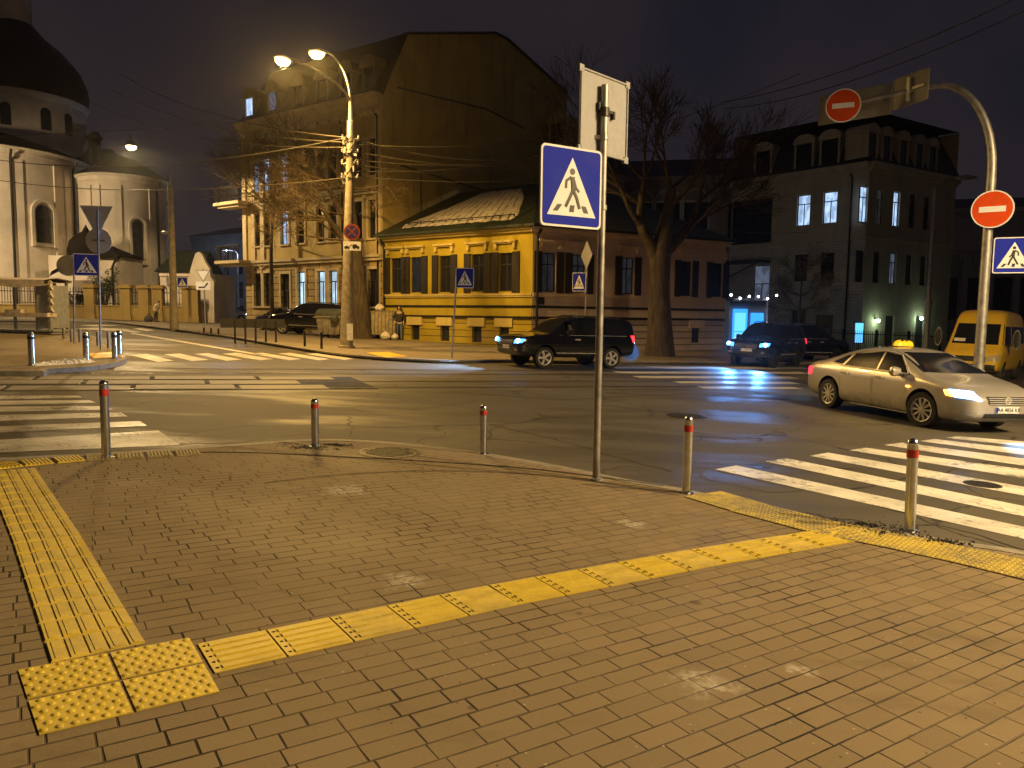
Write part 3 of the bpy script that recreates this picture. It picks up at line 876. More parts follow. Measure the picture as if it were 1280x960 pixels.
# --- old snow heap
g = Geo(); rs = random.Random(3)
rows = []
A0, A1 = Vector(P2(38, 457, .12)), Vector(P2(112, 451.5, .12))
dv = (A1 - A0); ll = dv.length; dv.normalize(); nv = Vector((-dv.y, dv.x))
N = 44
for i in range(N + 1):
    t = i / N; row = []
    env = math.sin(PI * min(1, max(0, t))) ** .4 * (.35 + .65 * t)
    for k in range(9):
        s_ = (k / 8 - .5) * 2
        p = A0 + dv * ll * t + nv * s_ * (.25 + .1 * rs.random()) * (.4 + env)
        hgt = max(0, (1 - s_ * s_)) * env * rs.uniform(.05, .19) if 0 < k < 8 else 0
        row.append((p.x, p.y, gz(p.x, p.y) + .118 + hgt))
    rows.append(row)
g.grid(rows)
tag(g.build('snow', M['snow'], smooth=False), 'heap of dirty white snow along the kerb beside the bollards', 'snow heap', kind='stuff')
# ================================================================== BUILDINGS
def window(g_root, Mx, x0, x1, z0, z1, pane_mat, frame='frame_dark', y=.14, style='casement', sill=None, trim=None, hood=None, name='window'):
    """a window set back in its opening; x along the wall, -y outwards"""
    t = .06
    f = Geo()
    f.bb(x0, x0 + t, y, y + .07, z0, z1); f.bb(x1 - t, x1, y, y + .07, z0, z1)
    f.bb(x0 + t, x1 - t, y, y + .07, z0, z0 + t); f.bb(x0 + t, x1 - t, y, y + .07, z1 - t, z1)
    xm = (x0 + x1) / 2; zt = z0 + (z1 - z0) * .70
    if style in ('casement',):
        f.bb(x0 + t, x1 - t, y + .005, y + .065, zt - .035, zt + .035)
        f.bb(xm - .035, xm + .035, y + .005, y + .065, z0 + t, zt - .035)
    if style == 'cross':
        f.bb(x0 + t, x1 - t, y + .005, y + .065, zt - .03, zt + .03)
        f.bb(xm - .03, xm + .03, y + .005, y + .065, z0 + t, zt - .03); f.bb(xm - .03, xm + .03, y + .005, y + .065, zt + .03, z1 - t)
    w = f.build(name, M[frame], g_root, M=Mx)
    p = Geo(); p.bb(x0 + t * .5, x1 - t * .5, y + .03, y + .045, z0 + t * .5, z1 - t * .5)
    p.build('pane', M[pane_mat], w, M=Mx)
    if sill:
        s_ = Geo(); s_.bb(x0 - .12, x1 + .12, -.12, .1, z0 - .10, z0 - .005); s_.build('sill', M[sill], w, M=Mx)
    if trim:
        s_ = Geo(); tw = .16
        s_.bb(x0 - tw, x0 - .004, -.06, .03, z0, z1 + tw); s_.bb(x1 + .004, x1 + tw, -.06, .03, z0, z1 + tw); s_.bb(x0 - .004, x1 + .004, -.06, .03, z1 + .004, z1 + tw)
        if hood == 'flat':
            s_.bb(x0 - .3, x1 + .3, -.2, .02, z1 + .34, z1 + .46); s_.bb(x0 - .24, x0 - .1, -.14, .02, z1 + .10, z1 + .34); s_.bb(x1 + .1, x1 + .24, -.14, .02, z1 + .10, z1 + .34)
        if hood == 'arch':
            xr = (x1 - x0) / 2 + tw
            pts = [(xm + xr * math.cos(a), -.05, z1 + .05 + (xr * .9) * math.sin(a)) for a in [PI * k / 10 for k in range(11)]]
            s_.tube(pts, .09, 6)
        s_.build('surround', M[trim], w, M=Mx)
    return w

def wall(root, Mx, L, z0, z1, ops, mat, name='wall', reveal=.24, uv=False, x0=0.0):
    """a wall sheet with real recessed openings; ops = [(x0,x1,z0,z1)]"""
    xs = sorted({x0, L} | {o[i] for o in ops for i in (0, 1) if x0 < o[i] < L}); zs = sorted({z0, z1} | {o[i] for o in ops for i in (2, 3) if z0 < o[i] < z1})
    g = Geo()
    for i in range(len(xs) - 1):
        for j in range(len(zs) - 1):
            cx, cz = (xs[i] + xs[i + 1]) / 2, (zs[j] + zs[j + 1]) / 2
            if any(o[0] < cx < o[1] and o[2] < cz < o[3] for o in ops): continue
            g.quad((xs[i], 0, zs[j]), (xs[i + 1], 0, zs[j]), (xs[i + 1], 0, zs[j + 1]), (xs[i], 0, zs[j + 1]))
    for (a, b, c, d) in ops:
        a, b, c, d = max(a, x0), min(b, L), max(c, z0), min(d, z1)
        r = reveal
        g.quad((a, 0, c), (a, r, c), (a, r, d), (a, 0, d)); g.quad((b, 0, c), (b, 0, d), (b, r, d), (b, r, c))
        g.quad((a, 0, c), (b, 0, c), (b, r, c), (a, r, c)); g.quad((a, 0, d), (a, r, d), (b, r, d), (b, 0, d))
        g.quad((a - .05, r + .002, c - .05), (b + .05, r + .002, c - .05), (b + .05, r + .002, d + .05), (a - .05, r + .002, d + .05))
    loc = [(p.x, p.z) for p in g.v]
    return g.build(name, M[mat], root, M=Mx, uv=(lambda p, i: loc[i]))

def band(root, Mx, x0, x1, z, prof, mat, name='cornice'):
    """moulding along a wall; prof = [(out, z0, z1)] steps"""
    g = Geo()
    for out, a, b in prof: g.bb(x0, x1, -out, .02, z + a, z + b)
    return g.build(name, M[mat], root, M=Mx)

def downpipe(root, Mx, x, z0, z1, mat='iron', y=-.1):
    g = Geo(); g.tube([(x, y, z0), (x, y, z1 - .5), (x, y - .02, z1 - .25), (x, y - .3, z1)], .065, 8); g.build('downpipe', M[mat], root, M=Mx, smooth=True)

def loc_root(o): return Matrix.Translation(-Vector(o.location))

# ---------- corner apartment building (four storeys and mansard)
P0 = (-7.6, 44.6); DB = (-.806, .592); NB = (.592, .806)
BL = 13.3
PA = (P0[0] + DB[0] * BL, P0[1] + DB[1] * BL)
cb = thing('corner_building', 'tall ochre corner building with lit narrow windows, balconies and a mansard roof', 'building', (PA[0], PA[1], .9))
FM = loc_root(cb) @ face_matrix(PA, P0)
HB = 14.4
cols = []
for px in (357, 377, 402, 417, 448, 467):
    s_, _ = on_wall(PA, P0, px, 365); cols.append(s_)
bay = [on_wall(PA, P0, 322.5, 365)[0], on_wall(PA, P0, 335, 365)[0]]
allc = bay + cols
ops_g, ops_u = [], []
wins = []
floors = [(2.3, 4.5), (6.3, 8.5), (9.9, 12.0)]
lit = {(2, 0): 'lit_cyan', (3, 0): 'lit_cyan', (4, 0): 'lit_cyan', (5, 0): 'lit_cyan', (2, 1): 'lit_cool', (2, 2): 'lit_cool', (0, 2): 'lit_cool', (1, 2): 'lit_cool'}
lit.pop((2, 0)); lit = dict(lit); lit[(3, 0)] = 'lit_cyan'
for i, c in enumerate(allc):
    for f, (a, b) in enumerate(floors):
        w = .40 if i != 2 or f else .45
        if i in (3, 4, 5): w = .38
        if f == 0 and i == 2: a2, b2 = .9, 4.4
        else: a2, b2 = a, b
        (ops_g if f == 0 else ops_u).append((c - w, c + w, a2, b2)); wins.append((i, f, c - w, c + w, a2, b2))
wall(cb, FM, BL, -.6, 5.2, ops_g, 'rustic', 'ground_floor_wall')
wall(cb, FM, BL, 5.2, HB, ops_u, 'corner_wall')
for i, f, a, b, c, d in wins:
    pm = lit.get((i, f), 'win_glass')
    window(cb, FM, a, b, c, d, pm, 'frame_dark', style='casement', sill='corner_trim', trim='corner_trim', hood=('arch' if i < 2 else ('flat' if f == 1 else None)))
band(cb, FM, -.1, BL + .02, 5.0, [(.18, 0, .18), (.28, .18, .34)], 'corner_trim', 'string_course')
band(cb, FM, -.1, BL + .02, 9.05, [(.12, 0, .12), (.2, .12, .22)], 'corner_trim', 'string_course')
band(cb, FM, -.1, BL + .02, 13.5, [(.15, 0, .25), (.35, .25, .55), (.55, .55, .75), (.65, .75, .9)], 'corner_trim', 'cornice')
g = Geo()
for k in range(26):
    x = .2 + k * (BL - .4) / 25
    g.bb(x - .1, x + .1, -.42, 0, 13.28, 13.5)
g.build('cornice_brackets', M['corner_trim'], cb, M=FM)
g = Geo()          # plinth panels and pilasters
for x in (.1, 1.05, 2.05, BL - .25):
    g.bb(x - .2, x + .2, -.12, 0, 5.35, 13.45)
g.bb(0, BL, -.1, 0, -.6, .8)
g.build('pilasters', M['corner_trim'], cb, M=FM)
# corner balconies
for z in (5.35, 9.25):
    g = Geo(); g.bb(-1.9, .95, -1.15, 0, z - .2, z); g.bb(-1.7, .75, -.95, 0, z - .36, z - .2)
    b_ = g.build('balcony', M['corner_trim'], cb, M=FM)
    g = Geo()
    for k in range(16):
        x = -1.85 + k * .18; g.tube([(x, -1.1, z), (x, -1.1, z + .95)], .03, 5)
    for k in range(6):
        y = -1.1 + k * .2; g.tube([(-1.85, y, z), (-1.85, y, z + .95)], .03, 5)
    g.tube([(.9, -1.1, z + .95), (-1.85, -1.1, z + .95), (-1.85, 0, z + .95)], .05, 6)
    g.build('railing', M['iron'], b_, M=FM)
# fire wall with mansard gable
p_in = lambda t: (P0[0] + NB[0] * t, P0[1] + NB[1] * t)
FW = loc_root(cb) @ face_matrix(P0, p_in(1))
g = Geo()
out = [(0, -.6), (0, 14.3), (.5, 15.4), (2.0, 18.2), (10.4, 20.7), (11.8, 20.7), (19.5, 18.9), (19.5, -.6)]
g.add([(x, 0, z) for x, z in out], [tuple(range(len(out)))])
g.build('fire_wall', M['fire_wall'], cb, M=FW)
g = Geo()
for k in range(1, len(out) - 2):
    (xa, za), (xb, zb) = out[k], out[k + 1]
    d = Vector((xb - xa, 0, zb - za)).normalized(); nn = Vector((-d.z, 0, d.x)) * .14
    g.add([(xa, -.12, za), (xb, -.12, zb), (xb, .3, zb), (xa, .3, za), (xa + nn.x, -.12, za + nn.z), (xb + nn.x, -.12, zb + nn.z), (xb + nn.x, .3, zb + nn.z), (xa + nn.x, .3, za + nn.z)],
          [(0, 1, 5, 4), (4, 5, 6, 7), (3, 2, 6, 7), (0, 3, 7, 4), (1, 2, 6, 5)])
g.tube([(1.2, -.03, 15.0), (9.5, -.03, 15.6), (14, -.03, 15.2)], .05, 5)
g.tube([(1.5, -.03, 10.6), (19, -.03, 9.8)], .05, 5)
g.tube([(3.2, -.03, 2), (3.2, -.03, 10.4)], .03, 5)
g.build('gable_coping', M['mansard'], cb, M=FW)
# mansard over the street front
g = Geo()
g.quad((-.1, -.3, HB), (BL, -.3, HB), (BL, 1.6, 18.1), (-.1 + 1.2, 1.6, 18.1), FM)
g.quad((-.1, -.3, HB), (1.1, 1.6, 18.1), (1.1, 16, 18.1), (-.1, 16, HB), FM)
g.quad((1.1, 1.6, 18.1), (BL, 1.6, 18.1), (BL, 10.8, 20.5), (1.1, 10.8, 20.5), FM)
g.quad((1.1, 10.8, 20.5), (BL, 10.8, 20.5), (BL, 19.5, 18.7), (1.1, 19.5, 18.7), FM)
g.build('mansard_roof', M['mansard'], cb)
def dormer(root, Mx, x, w, z0, z1, mat, pane='win_glass', y0=-.15, arch=True, y1=1.6):
    g = Geo()
    g.bb(x - w, x - w + .14, y0, y1, z0, z1); g.bb(x + w - .14, x + w, y0, y1, z0, z1); g.bb(x - w - .1, x + w + .1, y0 - .08, y1, z1, z1 + .16)
    if arch:
        pts = [(x + (w + .08) * math.cos(a), z1 + .16 + .55 * math.sin(a)) for a in [PI * k / 10 for k in range(11)]]
        g.add([(p[0], y, p[1]) for y in (y0 - .05, y1) for p in pts], [tuple(range(11)), tuple(range(21, 10, -1))] + [(k, k + 1, 12 + k, 11 + k) for k in range(10)])
    d = g.build('dormer', M[mat], root, M=Mx)
    g = Geo(); g.bb(x - w + .14, x + w - .14, y0 + .12, y0 + .15, z0, z1); g.build('pane', M[pane], d, M=Mx)
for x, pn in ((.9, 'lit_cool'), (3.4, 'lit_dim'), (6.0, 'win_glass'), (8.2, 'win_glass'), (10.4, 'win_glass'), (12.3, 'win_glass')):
    dormer(cb, FM, x, .55, 14.55, 16.0, 'dim_wall', pn)  # dormers darker than the trim, their unlit look put into the colour
downpipe(cb, FM, on_wall(PA, P0, 430, 365)[0], -.3, 13.4)
downpipe(cb, FM, BL - .3, -.3, 13.4)
# left flank and back
g = Geo()
L0 = (PA[0] + NB[0] * 16, PA[1] + NB[1] * 16); R0 = p_in(19.5)
for a, b in ((L0, PA), (R0, L0)):
    g.quad((a[0], a[1], -.6), (b[0], b[1], -.6), (b[0], b[1], HB), (a[0], a[1], HB), loc_root(cb))
g.build('rear_wall', M['corner_wall'], cb)

# ---------- yellow single-storey house
CL = (-7.45, 44.15); CC = (.95, 38.0); CR = (12.4, 44.85)
yh = thing('yellow_house', 'low yellow house with dark shutters and snow on its green roof', 'house', (CC[0], CC[1], .2))
T = loc_root(yh)
FL = T @ face_matrix(CL, CC); FR = T @ face_matrix(CC, CR)
LL = math.hypot(CC[0] - CL[0], CC[1] - CL[1]); LR = math.hypot(CR[0] - CC[0], CR[1] - CC[1])
def house_face(Mx, A, B, L, pxs, wm, pm, hood_m, right):
    ops = []; bops = []
    for px, pane in pxs:
        c = on_wall(A, B, px, 340)[0]; ops.append((c - .42, c + .42, 3.1, 5.05, pane))
    wall(yh, Mx, L, 2.35, 6.35, [o[:4] for o in ops], wm)
    if not right: bpx = (519, 556, 596, 630)
    else: bpx = (700, 760, 870)
    for px in bpx:
        c = on_wall(A, B, px, 412)[0]; bops.append((c - .32, c + .32, .45, 1.3))
    wall(yh, Mx, L, -.6, 1.72, bops, 'plinth_shaded' if right else 'plinth', 'plinth')
    g = Geo(); g.bb(0, L, -.05, 0, 1.72, 2.35); g.build('plinth_band', M[wm], yh, M=Mx)
    for o in bops:
        window(yh, Mx, *o, 'win_glass', 'frame_dark', style='none', name='basement_window')
        g = Geo(); g.bb(o[0] - .25, o[1] + .25, -.10, 0, 1.3, 1.74); g.build('keystone', M[hood_m], yh, M=Mx)
    for a, b, c, d, pane in ops:
        w = window(yh, Mx, a, b, c, d, pane, 'frame_dark', y=.12, style='cross')
        for sx in (a - .47, b + .02):
            g = Geo(); g.bb(sx, sx + .45, -.075, -.02, c - .06, d + .04)
            for k in range(1, 4): g.bb(sx + .05, sx + .40, -.085, -.074, c + (d - c) * (k - 1) / 3 + .06, c + (d - c) * k / 3 - .04)
            g.build('shutter', M['shutter'], w, M=Mx)
        g = Geo()
        g.bb(a - .3, b + .3, -.22, 0, d + .52, d + .62); g.bb(a - .26, b + .26, -.14, 0, d + .46, d + .52)
        g.bb(a - .24, a - .08, -.16, 0, d + .22, d + .46); g.bb(b + .08, b + .24, -.16, 0, d + .22, d + .46)
        g.build('hood', M[hood_m], w, M=Mx)
    g = Geo(); g.bb(0, L, -.12, 0, 2.90, 3.0); g.bb(0, L, -.08, 0, 2.82, 2.90); g.build('ledge', M[hood_m], yh, M=Mx)
    g = Geo(); g.bb(0, L, -.08, 0, 2.27, 2.40); g.bb(0, L, -.08, 0, 1.72, 1.85); g.build('dark_moulding', M['stripe'], yh, M=Mx)
    g = Geo(); g.bb(-.2, L + .05, -.2, 0, 6.02, 6.14); g.bb(-.2, L + .05, -.36, 0, 6.14, 6.28); g.bb(-.2, L + .05, -.44, 0, 6.28, 6.36); g.build('cornice', M[hood_m], yh, M=Mx)
house_face(FL, CL, CC, LL, [(495, 'win_glass'), (520, 'lit_low'), (556, 'win_glass'), (597, 'win_glass'), (632, 'win_glass')], 'yellow_wall', 'win_glass', 'yellow_trim', False)
house_face(FR, CC, CR, LR, [(686, 'lit_low'), (724, 'lit_low'), (785, 'lit_low'), (858, 'win_glass'), (897, 'win_glass')], 'yellow_shaded', 'win_glass', 'yellow_shaded', True)
g = Geo(); g.bb(.3, .7, -.06, 0, 2.45, 2.9); g.build('notice_board', M['dark'], yh, M=FR)
downpipe(yh, FR, .22, .1, 6.1); downpipe(yh, FL, .12, .1, 6.1)
# hipped roof: eaves 0.6 m out, ridge 7 m in
EZ, RZ = 6.36, 9.75
def inn(A, B, s_, d):
    dx, dy = B[0] - A[0], B[1] - A[1]; L = math.hypot(dx, dy)
    return (A[0] + dx / L * s_ - dy / L * d, A[1] + dy / L * s_ + dx / L * d)
eC = (CC[0] + .02, CC[1] - .72)
eL = inn(CL, CC, -.25, -.55); rL = inn(CL, CC, -.25, 7.0)
rC = (1.30, 46.35)
eR = inn(CC, CR, LR + .3, -.55); rR = inn(CC, CR, LR - 3.5, 7.0); bR = inn(CC, CR, LR + .3, 14); bL = inn(CL, CC, -.25, 14)
g = Geo()
z = lambda p, h: (p[0], p[1], h)
ul = []
def roofface(ps):
    a, b = Vector(ps[0]), Vector(ps[1]); d = (b - a).normalized()
    g.add(ps, [tuple(range(len(ps)))])
    for p in ps: ul.append(((Vector(p) - a).dot(d), p[2]))
roofface([z(eL, EZ), z(eC, EZ), z(rC, RZ), z(rL, RZ)])
roofface([z(eC, EZ), z(eR, EZ), z(rR, RZ), z(rC, RZ)])
roofface([z(eR, EZ), z(bR, EZ), z(rR, RZ)])
roofface([z(bR, EZ), z(bL, EZ), z(rL, RZ), z(rC, RZ), z(rR, RZ)])
roofface([z(eL, EZ - .12), z(eC, EZ - .12), z(eC, EZ - .002), z(eL, EZ - .002)])
roofface([z(eC, EZ - .12), z(eR, EZ - .12), z(eR, EZ - .002), z(eC, EZ - .002)])
g.build('roof', M['green_roof'], yh, M=T, uv=lambda p, i: ul[i])
g = Geo(); g.quad(z(eL, EZ - .12), z(eC, EZ - .12), z((CC[0], CC[1] + .3), EZ - .12), z(inn(CL, CC, 0, .3), EZ - .12)); g.quad(z(eC, EZ - .12), z(eR, EZ - .12), z(inn(CC, CR, LR, .3), EZ - .12), z((CC[0], CC[1] + .3), EZ - .12)); g.build('eaves', M['mansard'], yh, M=T)
# snow lying on the street slope of the roof
def on_roof(s_, t, lift=.0):
    a = Vector(z(eL, EZ)).lerp(Vector(z(eC, EZ)), s_); b = Vector(z(rL, RZ)).lerp(Vector(z(rC, RZ)), s_)
    p = a.lerp(b, t); p.z += lift; return p
rs = random.Random(8); rows = []; us = []
for i in range(41):
    s_ = .10 + .80 * i / 40
    lo = .09 + .03 * rs.random() + (.10 if i in (0, 40) else 0) + (.05 if i in (1, 39) else 0); hi = min(.93, .16 + 2.6 * max(0, s_ - .1)) if s_ < .38 else .88 + .03 * rs.random()
    if s_ > .84: hi = .88 - (s_ - .84) * 4
    hi = max(hi, lo + .04)
    row = []
    for k in range(7):
        t = lo + (hi - lo) * k / 6
        lift = .012 + (.05 if 0 < k < 6 and 0 < i < 40 else .0)
        p = on_roof(s_, t, lift); row.append(p); us.append((s_ * 10.4, t * 8))
    rows.append(row)
g = Geo(); g.grid(rows); g.build('roof_snow', M['snow_roof'], yh, M=T, uv=lambda p, i: us[i], smooth=True)
g = Geo(); g.tube([on_roof(.14, .15, .16), on_roof(.88, .15, .16)], .03, 6)
for k in range(9): 
    s_ = .16 + k * .09; g.tube([on_roof(s_, .15, .0), on_roof(s_, .15, .17)], .03, 5)
g.build('snow_guard', M['iron'], yh, M=T)
g = Geo(); c = inn(CL, CC, 6.5, 7.3); g.box((c[0], c[1], RZ + .3), (.7, .7, 1.5), rz=.6); g.box((c[0], c[1], RZ + 1.1), (.85, .85, .14), rz=.6); g.build('chimney', M['tan_wall'], yh, M=T)

# ---------- dark buildings behind the yellow house
def slab_building(name, label, pts, z0, z1, wallm, roofz, roofm, cat='building'):
    o = thing(name, label, cat, (pts[0][0], pts[0][1], 0)); t = loc_root(o)
    g = Geo()
    n = len(pts)
    for i in range(n):
        a, b = pts[i], pts[(i + 1) % n]; g.quad((a[0], a[1], z0), (b[0], b[1], z0), (b[0], b[1], z1), (a[0], a[1], z1), t)
    g.build('wall', M[wallm], o)
    cx = sum(p[0] for p in pts) / n; cy = sum(p[1] for p in pts) / n
    g = Geo(); k = .75
    top = [(cx + (p[0] - cx) * k, cy + (p[1] - cy) * k, roofz) for p in pts]; bot = [(cx + (p[0] - cx) * 1.03, cy + (p[1] - cy) * 1.03, z1) for p in pts]
    g.add(bot + top, [tuple(range(n, 2 * n)), tuple(range(n - 1, -1, -1))] + [(i, (i + 1) % n, n + (i + 1) % n, n + i) for i in range(n)], t)
    g.build('roof', M[roofm], o)
    return o, t
q = [W(612, 300, 58), W(700, 300, 56), W(765, 300, 60)]
rb, t = slab_building('rear_building', 'dark mansard building with a tall chimney behind the yellow house', [(q[0].x, 62), (q[1].x, 57.5), (q[2].x + 1.0, 61), (q[2].x, 78), (q[0].x, 78)], -1, 13.0, 'dim_wall', 17.2, 'mansard')
c = W(661, 106, 60)
g = Geo(); g.bb(c.x - .5, c.x + .5, 60, 61.2, 14.5, 21.0, t); g.bb(c.x - .62, c.x + .62, 59.9, 61.3, 20.3, 20.6, t); g.build('chimney', M['dim_wall'], rb)
A, B = (q[0].x, 62), (q[1].x, 57.5); Mx = t @ face_matrix(A, B); s_ = on_wall(A, B, 699, 170)[0]
dormer(rb, Mx, s_, .75, 14.0, 16.0, 'tan_wall', 'win_glass', -.35)
band(rb, Mx, 0, 6.4, 12.3, [(.2, 0, .3), (.4, .3, .6)], 'dim_wall', 'cornice')
A2 = W(775, 300, 68); B2 = W(912, 300, 66)
A, B = (A2.x, 68), (B2.x, 66)
ab = thing('annex_building', 'dim two storey house with an arched upper window behind the tall tree', 'building', (A[0], A[1], 0)); t = loc_root(ab); Mx = t @ face_matrix(A, B)
LA = math.hypot(B[0] - A[0], B[1] - A[1])
s_, zt = on_wall(A, B, 870, 262); s2, _ = on_wall(A, B, 800, 262); s3, _ = on_wall(A, B, 835, 262)
ops = [(s - 1.0, s + 1.0, 9.2, 11.8) for s in (s2, s3, s_)]
wall(ab, Mx, LA, -2, 14.0, ops, 'dim_wall')
for o in ops: window(ab, Mx, *o, 'win_glass', 'frame_dark', style='cross', trim='tan_wall', hood='arch')
band(ab, Mx, -.1, LA + .1, 13.3, [(.2, 0, .3), (.4, .3, .7)], 'dim_wall')
g = Geo(); g.quad((-.3, -.4, 14.0), (LA + .3, -.4, 14.0), (LA + .3, 5, 16.4), (-.3, 5, 16.4), Mx); g.quad((-.3, 5, 16.4), (LA + .3, 5, 16.4), (LA + .3, 10, 14), (-.3, 10, 14), Mx); g.build('roof', M['mansard'], ab)
g = Geo(); g.quad((0, 0, -2), (0, 10, -2), (0, 10, 14), (0, 0, 14), Mx); g.quad((LA, 0, -2), (LA, 10, -2), (LA, 10, 14), (LA, 0, 14), Mx); g.build('side_wall', M['dim_wall'], ab)

# ---------- mansion on the right with dormers and lit windows
DL = (18.3, 65.0); DC = (25.6, 56.0); DR = (35.5, 62.3)
mb = thing('mansion_block', 'tan corner block with mansard dormers and bluish lit windows', 'building', (DC[0], DC[1], -.4)); t = loc_root(mb)
ML = t @ face_matrix(DL, DC); MR = t @ face_matrix(DC, DR)
l1 = math.hypot(DC[0] - DL[0], DC[1] - DL[1]); l2 = math.hypot(DR[0] - DC[0], DR[1] - DC[1])
cs = [on_wall(DL, DC, px, 265)[0] for px in (1004, 1037)]
gx0 = on_wall(DL, DC, 909, 270)[0]; gx1 = on_wall(DL, DC, 965, 270)[0]; sx0 = on_wall(DL, DC, 941, 370)[0]
up = [(c - .55, c + .55, 9.1, 11.45) for c in cs] + [(gx0, gx1, 8.0, 11.6)]
lo = [(c - .55, c + .55, 4.8, 6.9) for c in cs] + [(sx0, gx1, 1.2, 6.2), (l1 - 3.6, l1 - 2.2, -.4, 2.2), (cs[0] - .6, cs[0] + .6, 0, 2.6)]
wall(mb, ML, l1, 7.9, 13.2, up, 'tan_wall', 'upper_wall'); wall(mb, ML, l1, -2.5, 7.9, lo, 'tan_brick', 'lower_wall')
for o, pm in zip(up, ('lit_cool', 'lit_cool', 'win_glass')): window(mb, ML, *o, pm, 'frame_dark', style='casement', sill='tan_wall')
for o, pm in zip(lo, ('win_glass', 'win_glass', 'lit_dim', 'win_glass', 'win_glass')): window(mb, ML, *o, pm, 'frame_dark', style='casement')
csr = [on_wall(DC, DR, px, 270)[0] for px in (1080, 1099, 1120, 1140, 1158)]
upr = [(c - .42, c + .42, 8.9, 11.45) for c in csr]; lor = [(c - .42, c + .42, 4.6, 6.9) for c in csr] + [(csr[2] - .6, csr[2] + .6, -.6, 2.2), (csr[4] - .6, csr[4] + .6, -.6, 2.2)]
wall(mb, MR, l2, 7.9, 13.2, upr, 'tan_wall', 'upper_wall'); wall(mb, MR, l2, -2.5, 7.9, lor, 'tan_wall', 'lower_wall')
for o, pm in zip(upr, ('lit_cool', 'lit_low', 'lit_cool', 'win_glass', 'win_glass')): window(mb, MR, *o, pm, 'frame_dark', style='casement', sill='tan_wall')
for o, pm in zip(lor, ('win_glass', 'win_glass', 'lit_dim', 'win_glass', 'win_glass', 'frame_dark', 'frame_dark')): window(mb, MR, *o, pm, 'frame_dark', style='casement')
for Mx, l in ((ML, l1), (MR, l2)):
    band(mb, Mx, -.05, l + .05, 12.6, [(.15, 0, .2), (.35, .2, .45), (.5, .45, .62)], 'tan_wall')
    band(mb, Mx, -.05, l + .05, 7.8, [(.12, 0, .2)], 'tan_wall', 'string_course')
    g = Geo(); g.quad((-.1, -.3, 13.2), (l + .1, -.3, 13.2), (l - .6, 1.5, 16.9), (.6, 1.5, 16.9), Mx); g.build('mansard_roof', M['mansard'], mb)
g = Geo(); e = (DL[0] + DR[0] - DC[0], DL[1] + DR[1] - DC[1]); g.add([(p[0], p[1], 16.85) for p in (DL, DC, DR, e)], [(0, 1, 2, 3)], t)
g.build('roof_deck', M['mansard'], mb)
g = Geo()
for a, b in ((DR, e), (e, DL)): g.quad((a[0], a[1], -2), (b[0], b[1], -2), (b[0], b[1], 16.8), (a[0], a[1], 16.8), t)
g.build('rear_wall', M['tan_wall'], mb)
for px in (955, 1006, 1038): dormer(mb, ML, on_wall(DL, DC, px, 200)[0], .8, 13.5, 15.3, 'tan_wall', 'win_glass', -.2)
for px in (1087, 1105, 1126, 1146, 1163): dormer(mb, MR, on_wall(DC, DR, px, 205)[0], .62, 13.5, 15.2, 'tan_wall', 'win_glass', -.2)
downpipe(mb, ML, l1 - 1.2, -1, 12.5)
g = Geo(); g.bb(gx0 - 1.5, gx1, -1.6, 0, 6.35, 6.5, ML); g.tube([ML @ Vector((gx1, -1.5, 6.4)), ML @ Vector((gx0 - 1.5, -1.5, 4.0))], .06, 6); g.build('canopy', M['iron'], mb)
# wall lamps over the doors, and the blue light box
for px, py, lab in ((1093, 401, 'l'), (1147, 398, 'r')):
    s_, zz = on_wall(DC, DR, px, py)
    g = Geo(); g.lathe([(0, -.13), (.1, -.09), (.13, 0), (.1, .09), (0, .13)], 12, MR @ Matrix.Translation((s_, -.30, zz))); lm = g.build('wall_lamp', M['door_lamp'], mb, smooth=True)
    g = Geo(); g.bb(s_ - .05, s_ + .05, -.3, 0, zz + .12, zz + .17, MR); g.build('bracket', M['iron'], lm)
s_, zz = on_wall(DC, DR, 1074, 416)
lb = thing('light_box', 'glowing blue and white light box sign beside the corner block', 'light box', W(1074, 416, 53)); 
g = Geo(); g.bb(-.42, .42, -.12, .12, -1.0, 1.0); g.build('panel', M['neon_cyan'], lb); lb.scale = (.62, 1, .68)
g = Geo(); g.bb(-.5, -.42, -.15, .15, -1.1, 1.1); g.bb(.42, .5, -.15, .15, -1.1, 1.1); g.bb(-.5, .5, -.15, .15, 1.0, 1.1); g.bb(-.5, .5, -.15, .15, -1.1, -1.0); g.bb(-.06, .06, -.06, .06, -2.2, -1.1); g.build('frame', M['iron'], lb)
lb.rotation_euler = (0, 0, -.5)
# shop entrance in the gap, with a string of bulbs
sp_ = W(937, 400, 51); sx = sp_.x
shop = thing('shop_entrance', 'little shop porch with a bright blue lit door', 'shop', (sx, 51, gz(sx, 51)))
g = Geo(); g.bb(-1.3, 1.2, .3, 3.2, 0, 3.3); g.build('booth', M['grey_wall'], shop)
g = Geo(); g.bb(-1.4, 1.3, -.5, 3.2, 3.3, 3.45); g.build('roof', M['iron'], shop)
g = Geo(); g.bb(-.95, -.2, .22, .29, .3, 2.5); g.build('door', M['neon_cyan'], shop)
g = Geo(); g.bb(-1.05, -.95, .16, .29, .2, 2.75); g.bb(-.2, -.1, .16, .29, .2, 2.75); g.bb(-.95, -.2, .16, .29, 2.5, 2.75); g.bb(-.95, -.2, .17, .20, 1.2, 1.28); g.build('door_frame', M['neon_blue'], shop)
g = Geo(); g.bb(.15, 1.0, .22, .29, 1.1, 2.5); g.build('shop_window', M['neon_blue'], shop)
bs = thing('festoon_lights', 'string of blue white bulbs hung above the shop door', 'string lights', (sx, 50.3, gz(sx, 50.3) + 3.6))
pts = [Vector((-1.5 + 3.0 * k / 10, 0, .12 * math.cos(k * 1.26))) for k in range(11)]
g = Geo(); g.tube(pts, .015, 5); g.build('cable', M['wire'], bs)
